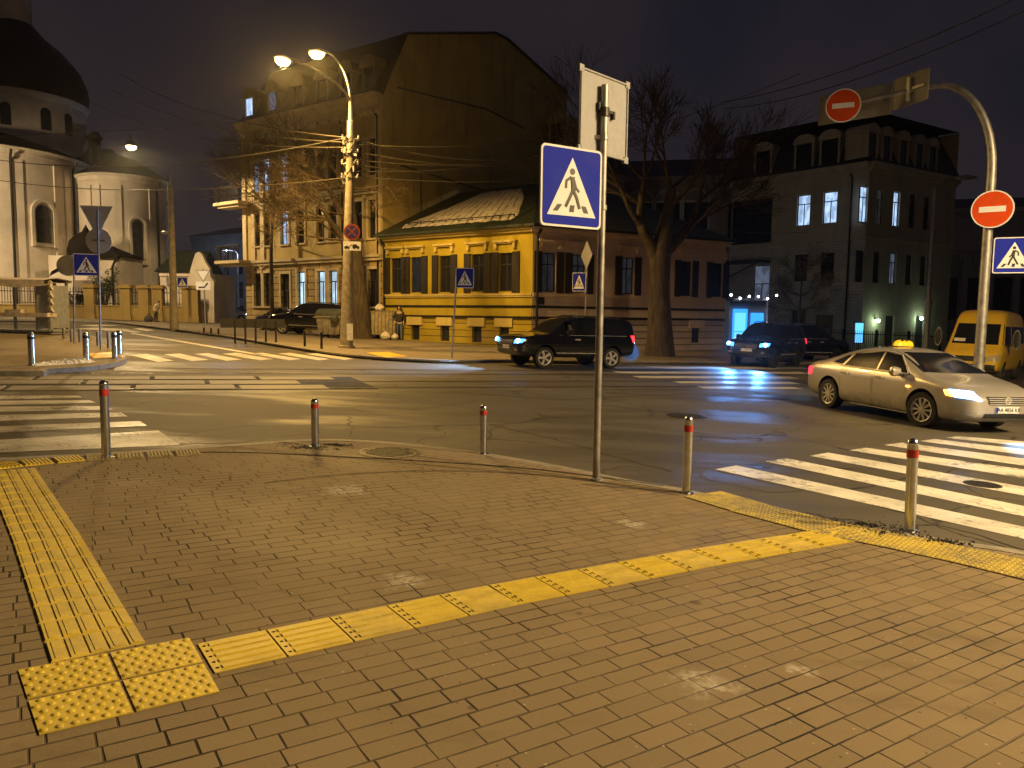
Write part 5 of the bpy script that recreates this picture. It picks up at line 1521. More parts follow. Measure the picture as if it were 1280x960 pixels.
for tip, ah in ((L1, .9), (L2, 1.3)):
    q = tip - LPX; s0 = ax(zt - .3)
    pts = []
    for k in range(13):
        t = k / 12
        h = Vector((s0.x + (q.x - s0.x) * t ** 1.7, (q.y) * t ** 1.7, s0.z + (q.z + .12 - s0.z) * (1 - (1 - t) ** 1.9)))
        pts.append(h)
    g = Geo(); g.tube(pts, [.065 - .0022 * k for k in range(13)], 10); g.build('lamp_arm', M['galv'], lp, smooth=True)
    d = Vector((q.x - s0.x, q.y, 0)); d.normalize()
    Ml = Matrix.Translation(q) @ Matrix.Rotation(math.atan2(d.y, d.x), 4, 'Z')
    g = Geo(); g.grid([[(-.30, .0, .10), (-.30, .09, .06), (-.30, .09, .0), (-.30, -.09, .0), (-.30, -.09, .06)], [(.0, .0, .17), (.0, .17, .09), (.0, .16, .01), (.0, -.16, .01), (.0, -.17, .09)], [(.42, .0, .10), (.42, .12, .06), (.42, .11, .01), (.42, -.11, .01), (.42, -.12, .06)]], Ml, close=True); hd_ = g.build('lantern', M['lamp_head'], lp, smooth=True)
    g = Geo(); g.lathe([(0, -.26), (.14, -.21), (.215, -.10), (.22, -.01), (0, -.008)], 16, Ml @ Matrix.Translation((.1, 0, 0)) @ Matrix.Diagonal((1.35, 1, 1, 1))); g.build('glowing_lens', M['sodium'], hd_, smooth=True)
    lanterns.append(Ml @ Vector((.1, 0, -.2)) + LPX)
rs = random.Random(4)
g = Geo()          # clutter of insulators, clamps and cable loops
for k in range(26):
    z = lz_(rs.uniform(172, 226)); a = rs.uniform(0, 2 * PI); r_ = rs.uniform(.18, .30)
    p = ax(z) + Vector((math.cos(a) * r_, math.sin(a) * r_, 0)); g.box(p, (rs.uniform(.05, .16), rs.uniform(.05, .16), rs.uniform(.06, .3)), rz=a)
for z in (lz_(174), lz_(190), lz_(205), lz_(222)):
    g.tube([ax(z) + Vector((-.36, 0, 0)), ax(z) + Vector((.36, 0, .02))], .025, 6)
    for x in (-.33, .33): g.lathe([(.03, 0), (.05, .05), (.03, .1), (.05, .14), (0, .17)], 8, Matrix.Translation(ax(z) + Vector((x, 0, .02))))
g.build('insulator_brackets', M['galv'], lp)
g = Geo()
for k in range(7):
    a0 = rs.uniform(0, 6.28); pts = []
    for j in range(10):
        z = lz_(222) + (lz_(172) - lz_(222)) * j / 9; r_ = .22 + .1 * math.sin(j * 1.7 + k); pts.append(ax(z) + Vector((math.cos(a0 + j * .5) * r_, math.sin(a0 + j * .5) * r_, 0)))
    g.tube(pts, .022, 5)
g.build('cable_loops', M['wire'], lp)
nm = Matrix.Translation(W(440, 290, LPX.y - .42) - LPX) @ yawM((.15, -1)); D = nm @ XZ
g = Geo(); disc(g, 0, 0, .335, -.012, .012, D, 32); p = g.build('no_stopping_disc', M['dim_red'], lp)
g = Geo(); disc(g, 0, 0, .262, .0125, .015, D, 32); g.build('blue_field', M['dim_blue'], p)
g = Geo(); stroke(g, [(-.19, -.19), (.19, .19)], .055, D, .018); stroke(g, [(-.19, .19), (-.0, 0), (.19, -.19)], .055, D, .0205); g.build('red_cross', M['dim_red'], p)
tm = Matrix.Translation(W(440, 307.5, LPX.y - .42) - LPX) @ yawM((.15, -1)); D = tm @ XZ
g = Geo(); g.prism(rounded_rect(.72, .37, .03), -.012, .012, D); p = g.build('tow_plate', M['sign_white'], lp)
g = Geo()
g.prism([(.02, -.09), (.30, -.09), (.30, -.01), (.24, .0), (.18, .07), (.06, .07), (.02, .0)], .0125, .015, D)
g.prism([(-.31, -.10), (-.10, -.10), (-.10, -.04), (-.15, -.03), (-.18, .0), (-.26, .0), (-.31, -.04)], .0125, .015, D)
stroke(g, [(-.1, -.03), (-.02, .05), (.05, .03)], .03, D, .016)
for x in (.09, .25, -.25, -.15): disc(g, x, -.10, .035, .0152, .018, D, 12)
g.build('tow_truck_symbol', M['sign_black'], p)
g = Geo(); pl = W(437, 415, LPX.y - .36) - LPX; g.bb(pl.x - .12, pl.x + .14, pl.y, pl.y + .02, pl.z - .35, pl.z + .35); g.build('pasted_notice', M['plate_white'], lp)

# ---- bollards
def bollard_proto(h, r):
    o = thing('bollard', 'x', 'bollard')
    g = Geo(); g.lathe([(r, -.03), (r, h - .05)], 24); g.build('post', M['steel'], o, smooth=True)
    g = Geo(); g.lathe([(r, h - .05), (r * 1.03, h - .048), (r * 1.03, h - .035), (r * .8, h - .012), (r * .4, h), (0, h + .002)], 24); g.build('cap', M['steel'], o, smooth=True)
    g = Geo(); g.lathe([(r + .0015, h * .80), (r + .002, h * .81), (r + .002, h * .875), (r + .0015, h * .885)], 24); g.build('red_band', M['red_tape'], o, smooth=True)
    g = Geo(); g.lathe([(r * 1.75, 0), (r * 1.75, .008), (r * 1.1, .014), (r * 1.05, .03)], 24); g.build('base_plate', M['steel'], o, smooth=True)
    return o
def bollard(px, py, top, r, label, off, group, lean=0.0, band=True):
    b = G(px, py, off); h = (W(px, top, b.y).z - b.z)
    o = bollard_proto(h, r); o.location = b
    if not band:
        for c_ in o.children:
            if c_.name.startswith('red_band'): c_.name = 'dark_band'; c_.data.materials[0] = M['black_trim']
    o['label'] = label; o['group'] = group
    o.rotation_euler = (0, lean, random.uniform(0, 6))
    return o
nb = 'steel bollards round the brick corner'
bollard(133, 572, 475, .047, 'stainless bollard with a red band nearest the left zebra crossing', CURB, nb)
bollard(394, 558, 498, .046, 'short stainless bollard to the left of the pavement manhole cover', CURB, nb)
bollard(604, 567.5, 506, .044, 'short stainless bollard to the right of the pavement manhole cover', CURB, nb)
bollard(858, 616.5, 520, .044, 'stainless bollard standing just right of the tall sign post', CURB, nb)
bollard(1137, 664, 548, .046, 'leaning stainless bollard in front of the right zebra crossing', CURB, nb, .02)
fb = 'steel bollards on the far left corner'
for px, py, tp, lab in ((40, 456.5, 416, 'bluish steel bollard at the left end of the snow heap'), (108, 451.5, 415.5, 'bluish steel bollard at the right end of the snow heap'), (143.5, 448, 415, 'bluish steel bollard on the rounded kerb of the far left corner'), (149.5, 444, 413, 'thin steel bollard just behind the one on the rounded kerb')):
    bollard(px, py, tp, .075, lab, .12, fb, 0, False)
def thin_post(px, py, tp, label, group, Y=None, r=.05, mat='iron'):
    b = G(px, py, .12)
    if Y: b = W(px, py, Y); b.z = gz(b.x, b.y) + .12
    h = W(px, tp, b.y).z - b.z
    o = thing('post', label, 'post', b, 0, group)
    g = Geo(); g.lathe([(r, -.05), (r, h * .94)], 12); g.build('shaft', M[mat], o, smooth=True)
    g = Geo(); g.lathe([(r * 1.2, h * .94), (r * 1.2, h * .965), (r * .8, h), (0, h + .01)], 12); g.build('cap', M[mat], o, smooth=True)
for k, (px, py, tp) in enumerate([(80, 424, 411), (89.5, 427, 412), (100, 428, 411), (111, 425, 413), (122.5, 432, 414), (136, 435, 415)]):
    thin_post(px, py, tp, 'thin brown post, %s from the left behind the far left bollards' % ORD[k], 'brown posts along the far left kerb', None, .055, 'galv')
for k, (px, py, tp) in enumerate([(381, 433, 413), (402, 436, 415)]):
    thin_post(px, py, tp, ['thin black post in front of the parked black car', 'thin black post in front of the metal skip'][k], 'black posts along the corner kerb', None, .05)
for k, (px, py, tp) in enumerate([(255, 416, 409.5), (264, 417, 410), (273, 418, 410.5)]):
    thin_post(px, py, tp, 'tiny dark post, %s from the left beyond the far crossing' % ORD[k], 'small posts by the far kerb', None, .05)
b0 = G(294, 427, .12); b1 = G(345, 428, .12)
br = thing('black_barrier', 'low black panel barrier on posts beside the corner building', 'barrier', b0)
dv = b1 - b0; 
g = Geo()
for k in range(5):
    p = dv * (k / 4); g.tube([p + Vector((0, 0, -.1)), p + Vector((0, 0, .98))], .045, 8)
g.build('posts_frame', M['iron'], br)
g = Geo(); a = math.atan2(dv.y, dv.x); L = dv.length
g.bb(-.6, L + .4, -.02, .02, .62, 1.02, Matrix.Rotation(a, 4, 'Z')); g.build('panel', M['black_trim'], br)

# ---- glass street stall at the left edge
kb = W(30, 418, 33.5)
ks = thing('street_stall', 'blue grey metal street stall with an awning and empty counter', 'street stall', (kb.x, 33.5, gz(kb.x, 33.5) + .12))
x0 = W(-120, 400, 33.5).x - kb.x; x1 = W(64, 400, 33.5).x - kb.x
zz = lambda py: W(30, py, 33.5).z - (gz(kb.x, 33.5) + .12)
g = Geo(); g.bb(x0, x1, -.1, 1.4, .10, zz(412)); g.bb(x0, x1, 1.3, 1.4, 0, .1); g.bb(x0, x1, -.06, .0, zz(403), zz(401)); g.bb(x0, x1, .0, 1.3, zz(414) - .12, zz(414) - .06); g.build('base_frame', M['kiosk_metal'], ks)
g = Geo(); g.bb(x0, x1 + .05, -.35, .35, zz(396), zz(391)); g.build('counter', M['kiosk_cloth'], ks)
g = Geo()
for x in (x0 + .05, x0 + 3.2, x1 - 2.45, x1 - .06, x1 - .6):
    g.bb(x - .06, x + .06, -.05, .07, .1, zz(350)); g.bb(x - .05, x + .05, 1.3, 1.4, .1, zz(350))
g.build('uprights', M['kiosk_metal'], ks)
g = Geo(); rows = []
for k in range(15):
    t = k / 14; x = x0 + (x1 - x0 + .12) * t; sag = -.10 * math.sin(PI * ((t * 3) % 1))
    rows.append([(x, -.6, zz(357) + sag), (x, -.55, zz(350)), (x, .4, zz(346.5)), (x, 1.5, zz(349)), (x, 1.5, zz(352)), (x, .4, zz(352) + sag * .6)])
g.grid(rows, None, True); g.build('awning', M['kiosk_cloth'], ks, smooth=True, sharp=50)
g = Geo(); g.bb(x1 - .58, x1 - .02, .0, .03, zz(410), zz(356)); g.bb(x1 - .03, x1 - .01, .05, 1.3, zz(410), zz(356)); g.build('side_glass', M['kiosk_metal'], ks)
rs = random.Random(2); g = Geo()
for k in range(9): 
    z = zz(352) - (zz(352) - zz(394)) * (k + .5) / 9; g.box((x1 + .06 + .03 * (k % 2), -.1, z), (.1, .12, .26), rot=Matrix.Rotation(.5 * (-1) ** k, 3, 'Y'))
g.build('rolled_side_curtain', M['bag'], ks)
for xa_, xb_ in ((-1.9, -1.2), (-3.4, -2.9)):
    g = Geo(); g.bb(x1 + xa_, x1 + xb_, -.2, .15, zz(391), zz(387)); g.build('counter_box', M['kiosk_cloth'], ks)

# ---- skip and recycling bins
sb = W(416, 425, 42); sb.z = gz(sb.x, 42) + .12
s = thing('metal_skip', 'galvanised wheeled rubbish skip with a dark lid beside the lamp post', 'rubbish skip', sb, -.25)
g = Geo(); g.add([(-.60, -.45, .2), (.60, -.45, .2), (.60, .45, .2), (-.60, .45, .2), (-.72, -.55, 1.15), (.72, -.55, 1.15), (.72, .55, 1.15), (-.72, .55, 1.15)], [(3, 2, 1, 0), (0, 1, 5, 4), (1, 2, 6, 5), (2, 3, 7, 6), (3, 0, 4, 7)])
for x in (-.35, 0, .35): g.bb(x - .03, x + .03, -.58, -.5, .3, 1.12)
g.bb(-.78, .78, -.62, -.54, 1.12, 1.2); g.build('body', M['skip'], s)
g = Geo(); rows = [[(x, .62 * math.cos(a), 1.18 + .42 * math.sin(a)) for a in [PI * k / 10 for k in range(11)]] for x in (-.74, .74)]
g.grid(rows); g.add(rows[0], [tuple(range(11))]); g.add(rows[1], [tuple(range(10, -1, -1))]); g.build('lid', M['skip_lid'], s, smooth=True)
for sx in (-.45, .45):
    for sy in (-.35, .35):
        g = Geo(); g.lathe([(.1, -.03), (.1, .03)], 14, Matrix.Translation((sx, sy, .1)) @ Matrix.Rotation(PI / 2, 4, 'Y')); g.build('castor', M['rubber'], s)
g = Geo(); g.lathe([(0, .3), (.2, .22), (.27, .05), (.2, -.15), (0, -.2)], 10, Matrix.Translation((.45, -.62, 1.0))); g.build('hanging_lid_flap', M['skip_lid'], s, smooth=True)
ib = W(478, 425, 43.3); ib.z = gz(ib.x, 43.3) + .12
s = thing('recycling_bin', 'rounded wire mesh recycling bin heaped against the yellow house', 'recycling bin', ib, .1)
g = Geo(); rows = []
for x in (-.78, -.7, .7, .78):
    k_ = .92 if abs(x) > .75 else 1
    rows.append([(x, .62 * k_ * math.cos(a), .25 + 1.35 * k_ * math.sin(a)) for a in [PI * k / 14 for k in range(15)]])
g.grid(rows); g.add(rows[0], [tuple(range(15))]); g.add(rows[-1], [tuple(range(14, -1, -1))]); g.build('shell', M['igloo'], s, smooth=True)
g = Geo()
for x in (-.79, .79):
    for k in range(6): a = PI * (k + .5) / 6; g.tube([(x, .0, .3), (x, .6 * math.cos(a), .25 + 1.3 * math.sin(a))], .02, 4)
    g.tube([(x, .62 * math.cos(PI * k / 12), .25 + 1.35 * math.sin(PI * k / 12)) for k in range(13)], .03, 5)
for k in range(7): x = -.6 + k * .2; g.tube([(x, .63 * math.cos(PI * j / 12), .25 + 1.37 * math.sin(PI * j / 12)) for j in range(13)], .014, 4)
for sx in (-.6, .6): g.bb(sx - .06, sx + .06, -.5, .5, 0, .3)
g.build('mesh_frame', M['skip_lid'], s)
def bag(x, y, z, r, label, seed):
    rs = random.Random(seed); o = thing('rubbish_bag', label, 'rubbish bag', (x, y, z)); g = Geo(); rows = []
    for i in range(8):
        t = i / 7; rr = r * math.sin(PI * min(.98, t * .86 + .14)) ** .7
        rows.append([(rr * math.cos(a) * rs.uniform(.8, 1.1), rr * math.sin(a) * rs.uniform(.8, 1.1), t * r * 1.5) for a in [2 * PI * k / 12 for k in range(12)]])
    g.grid(rows, None, True); g.build('sack', M['bag'], o, smooth=True)
    g = Geo(); g.lathe([(r * .12, r * 1.4), (r * .06, r * 1.5), (r * .2, r * 1.72)], 8); g.build('knot', M['bag'], o)
bag(ib.x - .15, ib.y, ib.z + 1.55, .3, 'white rubbish bag lying on top of the rounded bin', 1)
bag(ib.x + .35, ib.y - 1.0, ib.z, .3, 'pale rubbish bag on the ground in front of the rounded bin', 2)
bag(ib.x + .85, ib.y - .9, ib.z, .22, 'small pale rubbish bag between the rounded bin and the standing person', 3)

# ---- steel lamp pole at the right
rp = W(1158, 420, 44); rp.z = gz(rp.x, 44) + .12
o = thing('lamp_pole', 'bluish steel lamp pole with an unlit lantern before the right hand buildings', 'lamp pole', rp)
zt_ = W(1170, 235, 44).z - rp.z; hx = W(1208, 221, 44) - rp
g = Geo(); g.tube([(0, 0, -.1), (0, 0, 3.3), (0, 0, 3.32), (0, 0, zt_)], [.17, .16, .11, .09], 12); g.lathe([(.22, 3.2), (.22, 3.4)], 12); g.build('shaft', M['galv'], o, smooth=True)
g = Geo(); g.tube([(0, 0, zt_ - .1), (hx.x * .3, 0, zt_ + .5), (hx.x * .9, 0, hx.z + .05)], .045, 8); g.build('lamp_arm', M['galv'], o)
g = Geo(); g.lathe([(0, .12), (.25, .05), (.42, -.05), (.3, -.12), (0, -.15)], 14, Matrix.Translation((hx.x, 0, hx.z)) @ Matrix.Diagonal((1.6, .8, 1, 1))); g.build('lantern', M['lamp_head'], o, smooth=True)
# lantern on the tree side
tl = W(797, 246, 50)
# ---- iron fence before the corner block
fa, fb2 = W(1012, 425, 48), W(1175, 428, 50)
o = thing('iron_fence', 'black iron fence along the pavement in front of the tan corner block', 'fence', (fa.x, 48, gz(fa.x, 48) + .12)); 
Lq = math.hypot(fb2.x - fa.x, 2); Mq = loc_root(o) @ face_matrix((fa.x, 48), (fb2.x, 50), o.location.z)
sl = (gz(fb2.x, 50) - gz(fa.x, 48)) / Lq
g = Geo()
nb_ = int(Lq / .14)
for k in range(nb_ + 1):
    x = Lq * k / nb_; z0 = sl * x; g.tube([(x, 0, z0), (x, 0, z0 + 1.5)], .02, 4)
for dz in (.2, 1.3): g.tube([(0, 0, dz), (Lq, 0, dz + sl * Lq)], .03, 5)
g.build('bars', M['iron'], o, M=Mq)
for k in range(5):
    x = Lq * k / 4; g = Geo(); g.bb(x - .06, x + .06, -.06, .06, sl * x, sl * x + 1.6); g.build('fence_post', M['iron'], o, M=Mq)
# ================================================================== VEHICLES
def lerp(a, b, t): return a + (b - a) * t
def car_body(st, hgt, roofk, subdiv=2):
    """st rows: x, z_bottom, z_belt, z_top, half_width. Returns a lofted closed body as a bmesh."""
    bm = bmesh.new(); rings = []
    for x, zb, zl, zt, w in st:
        t = max(0, min(1, (zt - zl - .08) / hgt))
        wt = lerp(w * .90, w * roofk, t); wl = lerp(w * .97, w * .955, t)
        half = [(0, zb), (w * .78, zb), (w * .95, zb + .05), (w * .995, lerp(zb, zl, .35)), (w, lerp(zb, zl, .72)), (w * .985, zl - .03), (wl * .985, zl + .015 if t > .05 else zl), (lerp(wl * .955, wt, .85) if t > .02 else wt * 1.0, lerp(zl, zt, .80)), (wt * .90, zt - .012), (wt * .45, zt + .008)]
        ring = [Vector((x, y, z)) for y, z in half] + [Vector((x, 0, zt + .014))] + [Vector((x, -y, z)) for y, z in reversed(half[1:])]
        rings.append([bm.verts.new(p) for p in ring])
    n = len(rings[0])
    for i in range(len(rings) - 1):
        for k in range(n):
            k2 = (k + 1) % n; bm.faces.new((rings[i][k], rings[i][k2], rings[i + 1][k2], rings[i + 1][k]))
    for ring, rev in ((rings[0], False), (rings[-1], True)):
        c = bm.verts.new(sum((v.co for v in ring), Vector()) / n)
        for k in range(n):
            k2 = (k + 1) % n; bm.faces.new((ring[k2], ring[k], c) if not rev else (ring[k], ring[k2], c))
    bmesh.ops.recalc_face_normals(bm, faces=bm.faces)
    return bm

def apply_mods(o):
    dg = bpy.context.evaluated_depsgraph_get(); dg.update()
    me = bpy.data.meshes.new_from_object(o.evaluated_get(dg)); old = o.data
    o.modifiers.clear(); o.data = me
    return o

class Car:
    def __init__(s, name, label, cat, loc, heading, st, hgt, roofk, paint, wheels, wr, track, group=None, pockets=()):
        s.root = thing(name, label, cat, loc, heading, group)
        s.root.rotation_euler = (TILT.to_matrix() @ Matrix.Rotation(heading, 3, 'Z')).to_euler()
        bm = car_body(st, hgt, roofk)
        me = bpy.data.meshes.new('body'); bm.to_mesh(me); bm.free()
        me.materials.append(M[paint])
        s.body = bpy.data.objects.new('body', me); COL.objects.link(s.body); s.body.parent = s.root
        m = s.body.modifiers.new('s', 'SUBSURF'); m.levels = 2; m.render_levels = 2
        s.body.parent = None
        apply_mods(s.body)
        b2 = bmesh.new(); b2.from_mesh(s.body.data); s.bvh = BVHTree.FromBMesh(b2); b2.free()
        cut = Geo()
        for x in wheels:
            for sy in (-1, 1):
                y0, y1 = sy * (track - .22), sy * (track + .4)
                c = Geo(); rr = wr * 1.17
                pts = [(x + rr * math.cos(2 * PI * k / 28), wr + .02 + rr * math.sin(2 * PI * k / 28)) for k in range(28)]
                vs = [(p[0], y0, p[1]) for p in pts] + [(p[0], y1, p[1]) for p in pts]
                fs = [tuple(range(28)), tuple(range(55, 27, -1))] + [(i, 28 + i, 28 + (i + 1) % 28, (i + 1) % 28) for i in range(28)]
                cut.add(vs, fs)
        for (x0, x1, y0, y1, z0, z1) in pockets: cut.bb(x0, x1, y0, y1, z0, z1)
        co = cut.build('cutter', M['dark'])
        bmc = bmesh.new(); bmc.from_mesh(co.data); bmesh.ops.recalc_face_normals(bmc, faces=bmc.faces); bmc.to_mesh(co.data); bmc.free()
        bo = s.body.modifiers.new('b', 'BOOLEAN'); bo.operation = 'DIFFERENCE'; bo.object = co; bo.solver = 'EXACT'
        try: bo.material_mode = 'TRANSFER'
        except Exception: pass
        apply_mods(s.body); bpy.data.objects.remove(co)
        s.body.data.polygons.foreach_set('use_smooth', [True] * len(s.body.data.polygons)); s.body.data.set_sharp_from_angle(angle=R(38))
        s.body.parent = s.root
        s.wr = wr; s.track = track
    def hit(s, p, d):
        d = Vector(d).normalized(); h, n, i, ds = s.bvh.ray_cast(Vector(p) - d * 4, d)
        return (h, n) if h is not None else (None, None)
    def patch(s, name, corners, d, mat, parent=None, nu=8, nv=4, off=.006, thick=0.0):
        """a panel that follows the body: four corners projected along d"""
        a, b, c, e = [Vector(p) for p in corners]
        rows = []; ok = True
        for j in range(nv + 1):
            row = []
            for i in range(nu + 1):
                u, v = i / nu, j / nv
                p = a.lerp(b, u).lerp(e.lerp(c, u), v); h, n = s.hit(p, d)
                if h is None:
                    h = p; n = -Vector(d).normalized(); ok = False
                if n.dot(Vector(d)) > 0: n = -n
                row.append(h + n * off)
            rows.append(row)
        g = Geo(); g.grid(rows)
        return g.build(name, M[mat], parent or s.root, smooth=True)
    def wheel(s, x, sy, spokes=5, rim='rim', steer=0.0, two=False):
        wr = s.wr; Mw = Matrix.Translation((x, sy * s.track, wr)) @ Matrix.Rotation(steer, 4, 'Z') @ Matrix.Rotation(-sy * PI / 2, 4, 'X')
        rr = wr * .70
        g = Geo(); g.lathe([(rr * .96, -.06), (rr * .96, .02), (.06, .03)], 20, Mw); w = g.build('wheel', M['black_trim'], s.root)
        g = Geo(); g.lathe([(rr * .97, -.11), (wr * .96, -.115), (wr, -.08), (wr, .07), (wr * .96, .105), (rr * 1.03, .11), (rr * .97, .085)], 36, Mw, caps=False); g.build('tyre', M['rubber'], w, smooth=True)
        g = Geo(); g.lathe([(rr * .99, .06), (rr * .99, .098), (rr * .90, .092), (rr * .87, .05)], 36, Mw, caps=False); g.lathe([(0, .095), (.05, .09), (.07, .07), (.07, .03)], 16, Mw)
        for k in range(spokes):
            for dd in ((-.12, .12) if two else (0,)):
                a = 2 * PI * k / spokes
                R1 = Mw @ Matrix.Rotation(a + dd, 4, 'Z'); wd = .028 if two else (.055 if spokes < 7 else .026)
                g.add([(.04, -wd * .62, .055), (.04, wd * .62, .055), (rr * .93, wd, .05), (rr * .93, -wd, .05), (.04, -wd * .55, .088), (.04, wd * .55, .088), (rr * .93, wd * .85, .082), (rr * .93, -wd * .85, .082)],
                      [(0, 1, 2, 3), (7, 6, 5, 4), (0, 4, 5, 1), (2, 6, 7, 3), (1, 5, 6, 2), (3, 7, 4, 0)], R1)
        g.build('rim', M[rim], w, smooth=True, sharp=30)
    def mirror(s, x, y, z, mat, sy):
        g = Geo(); g.lathe([(0, -.13), (.075, -.10), (.1, 0), (.085, .09), (0, .12)], 12, Matrix.Translation((x, sy * (y + .12), z)) @ Matrix.Rotation(PI / 2, 4, 'X') @ Matrix.Diagonal((.8, 1, 1, 1)))
        m = g.build('wing_mirror', M[mat], s.root, smooth=True)
        g = Geo(); g.bb(x - .04, x + .06, sy * (y - .1), sy * (y + .06), z - .09, z - .04); g.build('mirror_arm', M['black_trim'], m)
    def handle(s, door, x, z, sy):
        h, n = s.hit((x, sy * 2, z), (0, -sy, 0))
        if h is None: return
        g = Geo(); g.bb(h.x - .11, h.x + .11, h.y + sy * .012, h.y + sy * .042, h.z - .020, h.z + .020); g.bb(h.x - .11, h.x - .08, h.y - .01 * sy, h.y + sy * .013, h.z - .012, h.z + .012); g.bb(h.x + .08, h.x + .11, h.y - sy * .01, h.y + sy * .013, h.z - .012, h.z + .012); g.build('handle', M['rim'], door)
    def side_line(s, pts, sy, mat, name, r=.008, parent=None, off=.004):
        g = Geo(); out = []
        for k in range(len(pts) - 1):
            for j in range(6):
                t = j / 6; x, z = lerp(pts[k][0], pts[k + 1][0], t), lerp(pts[k][1], pts[k + 1][1], t); h, n = s.hit((x, sy * 2, z), (0, -sy, 0))
                if h is not None: out.append(h + n * (off if n.y * sy > 0 else -off))
        h, n = s.hit((pts[-1][0], sy * 2, pts[-1][1]), (0, -sy, 0))
        if h is not None: out.append(h + n * off)
        if len(out) > 2: g.tube(out, r, 5); return g.build(name, M[mat], parent or s.root)
    def plate(s, x, z, txt, fr=1, w=.52):
        h, n = s.hit((fr * 4, 0, z), (-fr, 0, 0)); xx = h.x + fr * .012 if h is not None else x
        Mp = Matrix.Translation((xx, 0, z)) @ Matrix.Rotation(fr * PI / 2, 4, 'Z')
        g = Geo(); g.bb(-w / 2, w / 2, -.012, .012, -.056, .056, Mp); p = g.build('number_plate', M['plate_white'], s.root)
        g = Geo(); g.bb(-w / 2, -w / 2 + .045, -.0145, -.0125, -.05, .05, Mp); g.build('blue_strip', M['sign_blue'], p)
        add_text('plate_text', txt, .10, M['plate_text'], p, Mp @ Matrix.Translation((.02, -.0165, 0)) @ Matrix.Rotation(PI / 2, 4, 'X'))

SEDAN = [(-2.43, .42, .80, .86, .62), (-2.38, .30, .90, .98, .76), (-2.12, .24, .95, 1.055, .86), (-1.75, .22, .965, 1.10, .885), (-1.35, .20, .965, 1.25, .895), (-.95, .19, .96, 1.385, .9), (-.45, .18, .955, 1.465, .9), (.05, .18, .95, 1.48, .9), (.45, .18, .945, 1.43, .9), (.85, .18, .94, 1.27, .9), (1.2, .18, .93, 1.09, .9), (1.5, .18, .90, .985, .895), (1.9, .19, .84, .925, .87), (2.2, .21, .74, .83, .80), (2.38, .25, .66, .73, .70), (2.45, .34, .58, .64, .56)]
SUVST = [(-2.46, .62, 1.12, 1.45, .84), (-2.42, .48, 1.17, 1.74, .92), (-2.25, .43, 1.19, 1.86, .955), (-1.5, .40, 1.19, 1.90, .97), (-.5, .38, 1.185, 1.91, .97), (.2, .38, 1.18, 1.88, .97), (.55, .38, 1.17, 1.74, .97), (.9, .38, 1.165, 1.46, .97), (1.12, .38, 1.16, 1.26, .97), (1.5, .38, 1.13, 1.215, .965), (2.05, .40, 1.09, 1.17, .95), (2.32, .44, 1.03, 1.11, .91), (2.44, .50, .92, 1.0, .84), (2.48, .58, .82, .88, .74)]

# ---- silver taxi
fw, rw = Vector((7.98, 14.55)), Vector((7.30, 17.25))
hv = (fw - rw).normalized(); side = Vector((-hv.y, hv.x))         # camera sees its right-hand flank
hd = math.atan2(hv.y, hv.x)
mid = (fw + rw) / 2 + side * .78 - hv * .02
Tx = Car('taxi_sedan', 'champagne silver taxi sedan with a glowing yellow roof lamp turning by the zebra crossing', 'taxi', (mid.x, mid.y, gz(mid.x, mid.y)), hd, SEDAN, .40, .70, 'silver_paint', (-1.40, 1.375), .335, .79)

